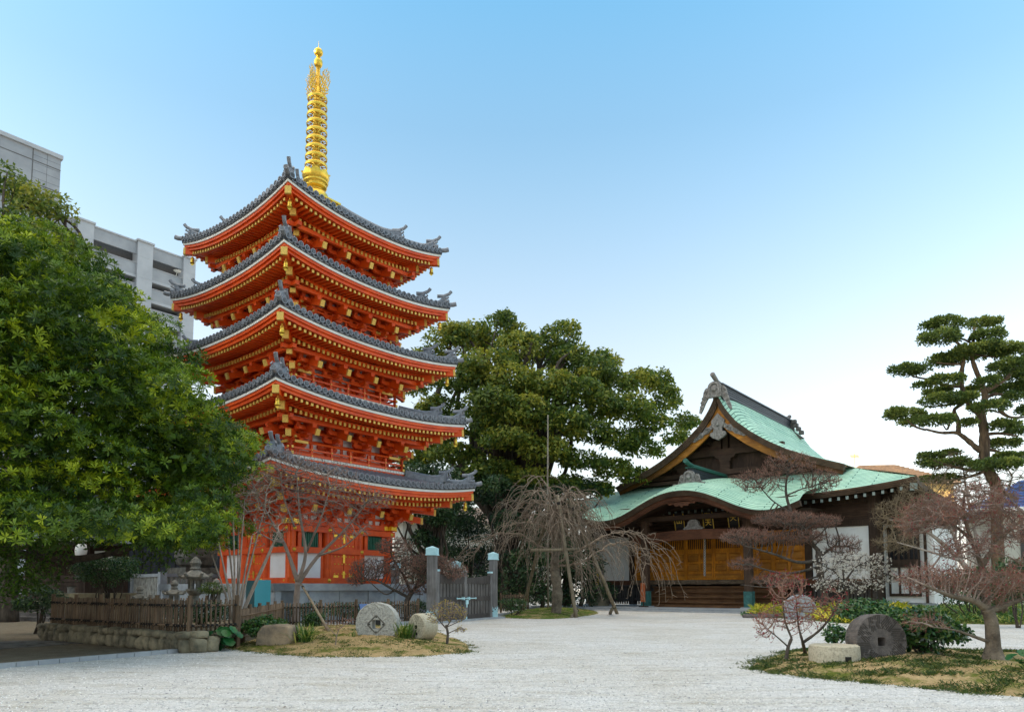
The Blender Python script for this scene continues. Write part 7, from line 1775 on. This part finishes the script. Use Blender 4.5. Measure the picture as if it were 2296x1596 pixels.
# old plum between the pagoda and the gate
b0 = gm(906, 1396, H_L) + (0, .5, 0); D = b0[1]
LB_ = [([b0, Q(912, 1350, D), Q(925, 1325, D)], .11, .085), ([Q(918, 1340, D), Q(880, 1320, D - .2), Q(840, 1300, D - .3), Q(800, 1305, D - .2)], .06, .016), ([Q(925, 1325, D), Q(960, 1300, D + .2), Q(1000, 1285, D + .3), Q(1030, 1280, D + .2)], .06, .014), ([Q(922, 1330, D), Q(905, 1290, D + .2), Q(880, 1250, D + .3), Q(875, 1215, D + .2)], .06, .016), ([Q(925, 1325, D), Q(950, 1285, D - .3), Q(965, 1250, D - .4)], .05, .014), ([Q(885, 1322, D), Q(860, 1330, D - .5), Q(810, 1285, D - .6)], .04, .01)]
bare_tree('plum_tree', 'bare clipped plum tree with pink twig tips between the pale millstones and gate', LB_, [E(885, 1225, D, 45, 22, 40), E(830, 1275, D, 48, 26, 45, 1.1), E(900, 1270, D, 60, 28, 55, 1.3), E(965, 1265, D, 60, 26, 55, 1.3), E(1015, 1282, D, 38, 16, 35, .8), E(940, 1310, D, 60, 25, 45, .8), E(800, 1300, D, 25, 15, 25, .5)], 420, .058, 93, .0042, (TWIG_D, TWIG_D, TWIG_R), (3, .13, .0032), (BUD_P, 2600, .010), wob=.28, tw_up=.55)
# small yellow-budded shrub at the tip of the left bed
b0 = gm(1002, 1444, H_L); D = b0[1]
LB_ = [([b0, Q(1004, 1420, D), Q(1000, 1400, D)], .03, .022), ([Q(1002, 1410, D), Q(985, 1390, D), Q(970, 1365, D)], .016, .006), ([Q(1002, 1405, D), Q(1015, 1380, D), Q(1020, 1350, D)], .016, .006), ([Q(1003, 1420, D), Q(1020, 1412, D), Q(1035, 1405, D)], .012, .005), ([Q(1002, 1405, D), Q(1035, 1390, D), Q(1045, 1385, D)], .01, .005)]
bare_tree('yellow_bud_shrub', 'small bare shrub with yellow buds at the tip of the left bed', LB_, [E(1000, 1370, D, 38, 26, 35, 1.2), E(1025, 1375, D, 24, 22, 24, .8), E(975, 1385, D, 18, 14, 18, .6), E(1032, 1412, D, 14, 8, 14, .4)], 150, .034, 94, .0026, (TWIG_D, TWIG_G, TWIG_O), (1, .07, .002), (BUD_Y, 620, .010), wob=.2, tw_up=.5, cat='shrub')
b0 = gm(752, 1441, H_L); D = b0[1]
bare_tree('twiggy_shrub', 'tiny bare twig shrub on the moss left of the pale millstone', [([b0, Q(755, 1425, D), Q(760, 1410, D)], .012, .008), ([Q(755, 1425, D), Q(740, 1410, D), Q(732, 1400, D)], .008, .004), ([Q(760, 1410, D), Q(780, 1395, D), Q(790, 1388, D)], .008, .004)], [E(745, 1400, D, 20, 12, 18), E(778, 1392, D, 20, 12, 18)], 26, .05, 95, .0025, (TWIG_G, TWIG_R, TWIG_R), (1, .10, .002), None, wob=.2, cat='shrub')
# weeping cherry with its props and a bamboo pole
def cherry():
    r = np.random.default_rng(101); b = G(1247, 1371, .2); D = b[1]; t = thing('weeping_cherry', 'bare weeping cherry with long drooping twigs left of the hall', 'tree', b)
    s = D / 1620
    lim = [([(0, 0, -.1), (.05, 0, .9), (-.05, 0, 1.9), (.0, 0, 3.0), (.1, 0, 4.3)], .27, .14)]; st = []
    ends = []
    for i in range(22):
        a = i * 2.4 + r.normal(0, .3); R_ = r.uniform(1.0, 3.0) * (.72 if cos(i * 2.4) > .35 else 1.0); z0 = r.uniform(1.9, 4.4); ht = z0 + r.uniform(.7, 2.0); dx, dy = cos(a) * R_, sin(a) * R_ * .8
        P = limb([(0, 0, z0), (dx * .25, dy * .25, z0 + (ht - z0) * .75), (dx * .6, dy * .6, ht), (dx, dy, ht - r.uniform(.2, .8))], 7); P[1:] += r.normal(0, .03, P[1:].shape); ends.append(P)
        rr = np.linspace(.055, .014, len(P)); st.append((P[:-1], P[1:], rr[:-1], rr[1:]))
    # the long low limb reaching over the white panel to the right
    for pts in ([(0, 0, 2.1), (1.3, -1.2, 2.9), (2.4, -1.8, 3.4), (3.3, -2.0, 3.3), (4.2, -2.1, 2.6)], [(0, 0, 2.0), (1.1, -1.3, 2.2), (2.2, -1.7, 2.9), (3.0, -1.9, 2.8), (3.6, -2.0, 2.0)], [(0, 0, 2.5), (-1.6, -.6, 3.4), (-2.9, -.9, 3.3), (-3.7, -1, 2.4)]):
        P = limb(pts, 9); P[1:] += r.normal(0, .03, P[1:].shape); ends.append(P); rr = np.linspace(.05, .010, len(P)); st.append((P[:-1], P[1:], rr[:-1], rr[1:]))
    tw = []
    for P in ends:
        for k in range(3, len(P)):
            for q in range(2):
                if r.random() < .58: continue
                d = nrm(P[k] - P[k - 1]) + r.normal(0, .6, 3); d[2] = abs(d[2]) * .4; d = nrm(d); p = P[k].copy(); n = int(r.uniform(7, 17)); pts = [p.copy()]; L = .19
                for m_ in range(n):
                    d = d + np.array([0, 0, -.24]) + r.normal(0, .13, 3); d = d / np.linalg.norm(d); p = p + d * L
                    if p[2] < .35: break
                    pts.append(p.copy())
                    if r.random() < .5: e = nrm(d + r.normal(0, .9, 3)) * r.uniform(.06, .28); tw.append((p[None].copy(), (p + e)[None], np.array([.010]), np.array([.006])))
                pts = np.array(pts)
                if len(pts) > 2: rr = np.linspace(.015, .0075, len(pts)); tw.append((pts[:-1], pts[1:], rr[:-1], rr[1:]))
    thick_limbs('trunk', lim, BARK_L, t, 10, r, .06); segs_obj('limbs', st, CHERRYT, t, 6); segs_obj('drooping_twigs', tw, CHERRYT, t, 3)
    z = .1
    def pr(lab, base, top): prop(lab, base, top, .085, 'wooden props of the weeping cherry')
    pr('wooden prop of the cherry leaning from the left by the bamboo fence', G(1172, 1371, .1), Q(1232, 1130, D - .5)); pr('wooden prop of the cherry with its foot at the front of the moss mound', G(1292, 1384), Q(1250, 1110, D - .8)); pr('wooden prop of the cherry in front of the engraved stone pillar', G(1384, 1376), Q(1275, 1120, D - .6)); pr('short crossing prop at the foot of the pillar prop', G(1368, 1376), Q(1378, 1358, D - .4)); pr('short crossing prop at the foot of the mound prop', G(1281, 1384), Q(1294, 1366, D - .9))
    mb = MB(); a = Q(1190, 1233, D - 1.0); c = Q(1300, 1231, D - .9); mb.tube([a - a, (c - a) * .5, c - a], [.07, .065, .06], 8); ob = mb.build('cross_pole', PROPW, smooth=True); ob.location = a; tag(ob, 'horizontal pole tied across the cherry props', 'pole')
    mb = MB(); a = G(1230, 1369, .1) + (0, .3, 0); h = Q(1231, 930, a[1])[2] - a[2]; mb.tube([(0, 0, 0), (-.02, 0, h * .5), (.02, 0, h)], [.05, .045, .03], 8)
    for z in np.arange(.4, h, .45): mb.lathe([(.045, z - .012), (.054, z), (.045, z + .012)], 8, cap=False)
    ob = mb.build('bamboo_pole', BAMBOO_G, smooth=True); ob.location = a; tag(ob, 'very tall thin bamboo pole standing beside the cherry trunk', 'pole')
cherry()
# centre-right umbrella plum before the steps
b0 = gm(1846, 1380, H_B); D = b0[1]
LB_ = [([b0, Q(1848, 1330, D), Q(1838, 1280, D), Q(1836, 1235, D)], .19, .15), ([Q(1836, 1235, D), Q(1800, 1195, D), Q(1775, 1150, D + .2), Q(1762, 1100, D + .2), Q(1768, 1050, D)], .10, .04), ([Q(1834, 1255, D), Q(1790, 1260, D - .3), Q(1730, 1240, D - .4), Q(1665, 1222, D - .3)], .09, .025), ([Q(1836, 1250, D), Q(1870, 1225, D + .2), Q(1900, 1225, D + .2)], .07, .02), ([Q(1838, 1270, D), Q(1760, 1285, D - .5), Q(1680, 1265, D - .6)], .07, .018), ([Q(1775, 1150, D), Q(1730, 1120, D + .2), Q(1700, 1085, D)], .04, .015), ([Q(1765, 1110, D), Q(1800, 1095, D), Q(1840, 1085, D)], .04, .014), ([Q(1836, 1240, D), Q(1800, 1180, D - .6), Q(1760, 1175, D - .7)], .05, .015), ([Q(1840, 1290, D), Q(1740, 1315, D - .7), Q(1660, 1310, D - .8)], .04, .012)]
bare_tree('plum_tree', 'dark old plum with flat topped pink twig layers before the hall steps', LB_, [E(1770, 1045, D, 60, 34, 50, .6), E(1700, 1080, D, 60, 28, 50, .55), E(1840, 1080, D, 45, 30, 45, .5), E(1760, 1165, D, 75, 18, 70, 1.7), E(1830, 1170, D, 60, 16, 55, 1.2), E(1680, 1205, D, 68, 20, 55, 1.6), E(1790, 1205, D, 70, 18, 60, 1.2), E(1890, 1225, D, 40, 28, 40, .8), E(1670, 1265, D, 40, 14, 35, .5), E(1730, 1300, D, 50, 16, 40, .6)], 330, .080, 96, .0058, (TWIG_D, TWIG_D, TWIG_R), (3, .20, .0046), (BUD_P, 2200, .012), wob=.3, tw_up=.85)
b0 = gm(1905, 1385, H_B) + (0, 1.0, 0); D = b0[1]
LB_ = [([b0, Q(1900, 1340, D), Q(1893, 1305, D)], .09, .06), ([Q(1893, 1305, D), Q(1870, 1280, D), Q(1850, 1270, D)], .045, .015), ([Q(1893, 1305, D), Q(1920, 1270, D), Q(1945, 1260, D)], .045, .015), ([Q(1895, 1310, D), Q(1950, 1300, D - .3), Q(1985, 1290, D - .4)], .04, .012), ([Q(1893, 1305, D), Q(1890, 1270, D), Q(1900, 1240, D)], .04, .012)]
bare_tree('blossoming_plum', 'small plum tree with white blossom before the right white wall', LB_, [E(1880, 1268, D, 55, 28, 50), E(1940, 1262, D, 60, 26, 50), E(1985, 1290, D, 28, 20, 28, .6), E(1860, 1310, D, 40, 18, 35, .7), E(1925, 1310, D, 60, 20, 45, .9)], 130, .075, 97, .0048, (TWIG_D, TWIG_D, TWIG_G), (2, .18, .004), (PETAL, 3200, .029), wob=.3, tw_up=.5)
# yellowish bare maple leaning left behind the right plum
b0 = gm(2215, 1385, H_B); D = b0[1]
LB_ = [([b0, Q(2190, 1330, D), Q(2165, 1270, D), Q(2110, 1215, D + .2), Q(2050, 1175, D + .3), Q(1995, 1165, D + .2)], .16, .025), ([Q(2160, 1265, D), Q(2130, 1180, D), Q(2090, 1120, D)], .08, .02), ([Q(2150, 1255, D), Q(2080, 1235, D - .5), Q(2010, 1215, D - .6)], .06, .015), ([Q(2185, 1320, D), Q(2190, 1220, D + .4), Q(2170, 1120, D + .4), Q(2160, 1050, D + .3)], .09, .02), ([Q(2190, 1240, D), Q(2240, 1150, D + .2), Q(2270, 1070, D)], .07, .02)]
bare_tree('bare_maple', 'bare leaning maple with olive twigs in front of the side wing', LB_, [E(2020, 1155, D, 65, 45, 55, 1.2), E(2080, 1110, D, 70, 45, 60, 1.2), E(2010, 1215, D, 50, 25, 45, .7), E(2150, 1060, D, 65, 50, 55), E(2240, 1080, D, 60, 60, 55), E(2120, 1170, D, 70, 35, 50, .8)], 260, .105, 98, .0055, (BARK_P, TWIG_O, TWIG_O), (3, .26, .004), None, wob=.14, tw_up=.25)
# big plum at the right
b0 = gm(2228, 1478, H_R); D = b0[1]
LB_ = [([b0, b0 + (0, 0, .10), Q(2226, 1430, D), Q(2222, 1390, D), Q(2212, 1365, D)], .19, .085), ([Q(2212, 1365, D), Q(2180, 1345, D - .1), Q(2130, 1335, D - .2), Q(2070, 1310, D - .3)], .06, .014), ([Q(2215, 1370, D), Q(2270, 1350, D + .1), Q(2330, 1330, D)], .06, .015), ([Q(2212, 1365, D), Q(2205, 1290, D + .5), Q(2180, 1215, D + .6), Q(2130, 1170, D + .5)], .065, .016), ([Q(2200, 1270, D + .5), Q(2250, 1200, D + .4), Q(2300, 1160, D + .3)], .05, .015), ([Q(2222, 1440, D), Q(2180, 1425, D - .1), Q(2140, 1412, D - .2), Q(2090, 1405, D - .2)], .03, .009), ([Q(2180, 1215, D + .6), Q(2160, 1150, D + .5), Q(2165, 1095, D + .4)], .035, .012), ([Q(2135, 1335, D), Q(2110, 1300, D + .3), Q(2060, 1270, D + .4)], .035, .012)]
bare_tree('plum_tree', 'large bare plum tree with crimson buds at the right edge of the near bed', LB_, [E(2075, 1300, D, 62, 32, 50, 1.0), E(2150, 1300, D, 75, 34, 55, 1.1), E(2230, 1310, D, 65, 34, 55, 1.0), E(2110, 1150, D + .4, 85, 40, 60, 1.3), E(2200, 1130, D + .4, 80, 48, 60, 1.3), E(2280, 1180, D + .3, 60, 45, 55, 1.0), E(2055, 1175, D + .5, 40, 30, 40, .5), E(2170, 1230, D + .4, 80, 30, 50, .8), E(2070, 1395, D, 40, 14, 30, .4), E(2310, 1290, D, 50, 40, 50, .6)], 330, .052, 99, .0036, (BARK_L, TWIG_G, TWIG_R), (3, .17, .0027), (BUD_C, 1500, .0085), wob=.24, tw_up=.35)
# twin-stemmed red plum at the left tip of the near bed
b0 = gm(1763, 1484, H_R); D = b0[1]; b1 = gm(1806, 1466, H_R)
LB_ = [([b0, Q(1766, 1455, D), Q(1775, 1430, D)], .035, .024), ([Q(1768, 1450, D), Q(1740, 1425, D), Q(1715, 1405, D)], .016, .006), ([Q(1775, 1430, D), Q(1760, 1390, D), Q(1755, 1340, D)], .02, .007), ([b1, Q(1800, 1440, D + .3), Q(1790, 1400, D + .3), Q(1785, 1340, D + .2)], .034, .008), ([Q(1800, 1440, D + .3), Q(1840, 1410, D + .3), Q(1870, 1370, D + .3), Q(1885, 1335, D + .3)], .026, .007)]
bare_tree('plum_tree', 'small twin stemmed plum with red twigs at the left tip of the near bed', LB_, [E(1720, 1390, D, 35, 28, 30, .9), E(1765, 1370, D, 45, 40, 40, 1.1), E(1810, 1370, D, 40, 40, 36), E(1760, 1310, D, 50, 30, 40, 1.0), E(1715, 1420, D, 22, 14, 22, .4), E(1868, 1350, D, 30, 35, 28, .6)], 120, .048, 100, .003, (TWIG_D, TWIG_R, TWIG_R), (2, .13, .0023), (BUD_C, 900, .009), wob=.2, tw_up=.5)

# ------------------------------------------------------------------ 6. blades, herbs, ground cover
def blades(label, p, n, L, W, leafm, seed, spread, cat='grass clump', name='striped_grass', grp=None, tone=.5):
    r = np.random.default_rng(seed); t = thing(name, label, cat, p, 0, grp); V = []; T = []
    for i in range(n):
        a = r.random() * 2 * pi; l = L * r.uniform(.6, 1.15); w = W * r.uniform(.7, 1.2); o = np.array([r.normal(0, spread), r.normal(0, spread), 0]); d = np.array([cos(a), sin(a), 0]); s = np.array([-sin(a), cos(a), 0]); lean = r.uniform(.25, .85); tn = np.clip(tone + r.normal(0, .28), 0, 1)
        pts = [o + d * l * lean * f + np.array([0, 0, l * (f - .62 * lean * f * f * 1.3)]) for f in (0, .35, .7, 1.0)]; ws = [w * .7, w, w * .75, .002]
        for k in range(3): V.append([pts[k] - s * ws[k] / 2, pts[k] + s * ws[k] / 2, pts[k + 1] + s * ws[k + 1] / 2, pts[k + 1] - s * ws[k + 1] / 2]); T.append(tn)
    quads_obj('blades', np.array(V), leafm, t, np.array(T)); return t
blades('striped grass clump right of the ochre boulder', gm(680, 1434, H_L), 120, .52, .030, LEAF_I, 111, .09)
blades('striped grass clump between the two pale millstones', gm(905, 1430, H_L) + (0, .1, 0), 80, .52, .03, LEAF_I, 112, .07)
blades('small grass tuft left of the pale millstone', gm(792, 1425, H_L), 16, .22, .018, LEAF_I, 113, .05)
for k, (px, py, n, L) in enumerate(((1890, 1385, 60, .62), (1950, 1385, 70, .68), (2000, 1388, 50, .6), (1870, 1395, 40, .4), (2200, 1388, 50, .5), (2265, 1388, 60, .5), (2130, 1392, 40, .4))):
    blades(['iris clump under the white blossom', 'tallest iris clump behind the dark millstone', 'iris clump by the easel sign', 'short iris clump at the gravel edge under the blossom', 'iris clump behind the right plum trunk', 'iris clump at the right edge of the back bed', 'short iris clump right of the easel sign'][k], gm(px, py, H_B) if py < 1391 else G(px, py), n, L, .045, LEAF_I, 120 + k, .16, name='iris_clump', grp='iris clumps in the back bed', tone=.6)
def cover(name, label, pts_fn, n, L, W, leafm, seed, tone=.55, up=.9):
    r = np.random.default_rng(seed); P = pts_fn(n, r); n = len(P); d = nrm(r.normal(size=(n, 3)) * np.array([1, 1, .3]) + np.array([0, 0, up])); s = nrm(np.cross(d, np.array([0, 0, 1.0]) + r.normal(size=(n, 3)) * .4)); l = L * r.uniform(.5, 1.3, (n, 1))
    V = np.stack([P - s * W / 2, P + s * W / 2, P + d * l * .6 + s * W * .4 - (0, 0, 0), P + d * l + nrm(d * (1, 1, 0)) * l * .25 - np.array([0, 0, .1]) * l], 1)
    o = quads_obj(name, V, leafm, None, np.clip(tone + r.normal(0, .3, n), 0, 1)); o['kind'] = 'stuff'; o['label'] = label; o['category'] = 'ground cover'; return o
def in_px(x0, x1, y0, y1, bumps=None, H=None, zr=.0):
    def f(n, r):
        out = []
        x = r.uniform(x0, x1, n); y = r.uniform(y0, y1, n)
        for a, b in zip(x, y):
            p = G(a, b)
            h, fr = H(p[0], p[1])
            if fr < .97: out.append((p[0], p[1], h + r.random() * zr))
        return np.array(out)
    return f
cover('bamboo_grass', 'yellow green bamboo grass along the front of the back bed', in_px(1690, 2030, 1363, 1400, H=H_B, zr=.22), 9000, .36, .05, LEAF_Y, 131, .68)
cover('bamboo_grass', 'low pale bamboo grass at the right of the back bed', in_px(2030, 2330, 1366, 1400, H=H_B, zr=.18), 6000, .26, .045, LEAF_I, 132, .5)
cover('creeping_herb', 'green creeping herbs around the dark stone slab', in_px(1650, 1790, 1362, 1380, H=H_B, zr=.08), 1300, .12, .07, LEAF_F, 133, .5)
def patches(H, c, out, n_patch, per, seed, rad):
    def f(n, r):
        P = []
        for k in range(n_patch):
            w = r.random(); j = r.integers(len(out)); q = c + (out[j] - c) * math.sqrt(w) * .98; m = int(per * r.uniform(.4, 1.3)); rr = rad * r.uniform(.5, 1.3)
            for _ in range(m):
                p = q + r.normal(0, rr, 2); h, fr = H(p[0], p[1])
                if fr < 1.04: P.append((p[0], p[1], h))
        return np.array(P)
    return f
cover('moss_tufts', 'short mossy grass tufts scattered over the left bed', patches(H_L, BEDS[0][0], BEDS[0][1], 120, 110, 1, .16), 0, .05, .009, GRASS, 141, .5)
cover('moss_tufts', 'dark green grass tufts scattered over the near right bed', patches(H_R, BEDS[1][0], BEDS[1][1], 170, 150, 1, .10), 0, .065, .009, GRASS, 142, .3)
def edge_tufts(H, out, n_patch, per, rad):
    def f(n, r):
        P = []
        for k in range(n_patch):
            q = out[r.integers(len(out))] + r.normal(0, .03, 2); rr = rad * r.uniform(.4, 1.4)
            for _ in range(int(per * r.uniform(.3, 1.4))):
                p = q + r.normal(0, rr, 2); P.append((p[0], p[1], H(p[0], p[1])[0]))
        return np.array(P)
    return f
cover('edge_tufts', 'ragged grass tufts along the rim of the left bed', edge_tufts(H_L, EDGES[0], 60, 60, .09), 0, .05, .008, GRASS, 144, .55)
cover('edge_tufts', 'ragged grass tufts along the rim of the near right bed', edge_tufts(H_R, EDGES[1], 70, 80, .08), 0, .055, .008, GRASS, 145, .4)
cover('moss_tufts', 'fine moss on the mound under the weeping cherry', patches(H_C, BEDS[2][0], BEDS[2][1], 60, 90, 1, .25), 0, .05, .012, GRASS, 143, .4)
def farfugium(label, p, n, seed, k=1.0):
    r = np.random.default_rng(seed); t = thing('broad_leaf_herb', label, 'plant', p); mb = MB(); ms_ = MB()
    for i in range(n):
        a = r.random() * 2 * pi; d = r.uniform(.05, .30) * k; h = r.uniform(.12, .40) * k; c = np.array([cos(a) * d, sin(a) * d, h]); ms_.tube([(0, 0, 0), c * (.5, .5, .6), c], .005, 4); R_ = r.uniform(.08, .125) * k
        ax = nrm(np.array([cos(a) * .6 + r.normal(0, .2), sin(a) * .6 - .35, .9])); u_ = nrm(np.cross(ax, (0, 0, 1))); v_ = np.cross(ax, u_)
        V = [c - ax * .015] + [c + (u_ * cos(q) + v_ * sin(q)) * R_ * (1 + .06 * cos(q * 7)) * (1 - .25 * (abs(q - pi) < .25)) + ax * .012 * cos(q * 2) for q in np.linspace(0, 2 * pi, 17)[:-1]]
        mb.add(V, [(0, 1 + j, 1 + (j + 1) % 16) for j in range(16)])
    o = mb.build('leaves', LEAF_F, t, smooth=True); at = o.data.attributes.new('tone', 'FLOAT', 'FACE'); at.data.foreach_set('value', np.repeat(r.uniform(.1, .9, n), 16).astype(np.float32)); ms_.build('stalks', LEAF_F, t)
farfugium('broad round leaved plant at the corner of the boulder wall', G(494, 1458), 20, 151, 1.15)
farfugium('broad round leaved plant at the right edge of the near bed', gm(2305, 1500, H_R), 10, 152, .7)
def pebbles():
    r = np.random.default_rng(171); n = 16000; D_ = 7.4 * np.exp(r.random(n) * .95); x = (r.random(n) - .5) * 1.55 * D_; kd = K1 - K0; ok_ = (kd[0] * (D_ - K0[1]) - kd[1] * (x - K0[0])) < -.25; x = x[ok_]; D_ = D_[ok_]; n = len(x); s = r.uniform(.005, .013, n)[:, None]
    c = np.stack([x, D_, np.full(n, .002)], -1); a = r.random(n) * 2 * pi; e1 = np.stack([np.cos(a), np.sin(a), 0 * a], -1) * s * r.uniform(.8, 1.6, (n, 1)); e2 = np.stack([-np.sin(a), np.cos(a), 0 * a], -1) * s; top = c + np.stack([0 * a, 0 * a, s[:, 0] * r.uniform(.7, 1.3, n)], -1) + r.normal(0, .0015, (n, 3))
    T = [np.stack([c + p, c + q, top], 1) for p, q in ((e1, e2), (e2, -e1), (-e1, -e2), (-e2, e1))]
    m, nt, p = _new('loose_pebble'); p.inputs['Roughness'].default_value = .9; at = nt.nodes.new('ShaderNodeAttribute'); at.attribute_name = 'tone'; rp_ = _ramp(nt, at.outputs['Fac'], [(0, (.28, .28, .28)), (.3, (.52, .51, .49)), (1, (.78, .77, .74))]); nt.links.new(rp_.outputs[0], p.inputs['Base Color'])
    o = quads_obj('loose_pebbles', np.concatenate(T), m, None, np.tile(r.random(n), 4)); o['kind'] = 'stuff'; o['label'] = 'loose larger pebbles lying on the near gravel'; o['category'] = 'pebbles'
pebbles()
# fallen leaves and scraps on the gravel
r = np.random.default_rng(161); n = 300; P = np.stack([r.uniform(-9, 9, n), r.uniform(7.5, 26, n), np.full(n, .008)], -1); a = r.random(n) * 2 * pi; s = .022 * r.uniform(.5, 1.4, n)[:, None]; d = np.stack([np.cos(a), np.sin(a), 0 * a], -1); e = np.stack([-np.sin(a), np.cos(a), 0 * a], -1)
o = quads_obj('fallen_leaves', np.stack([P - d * s, P + e * s * .5, P + d * s + (0, 0, .006), P - e * s * .5], 1), leaf_mat('fallen_leaf', (.10, .05, .025), (.16, .09, .04), (.10, .13, .03)), None, r.random(n)); o['kind'] = 'stuff'; o['label'] = 'tiny fallen leaves scattered on the gravel'; o['category'] = 'leaves'
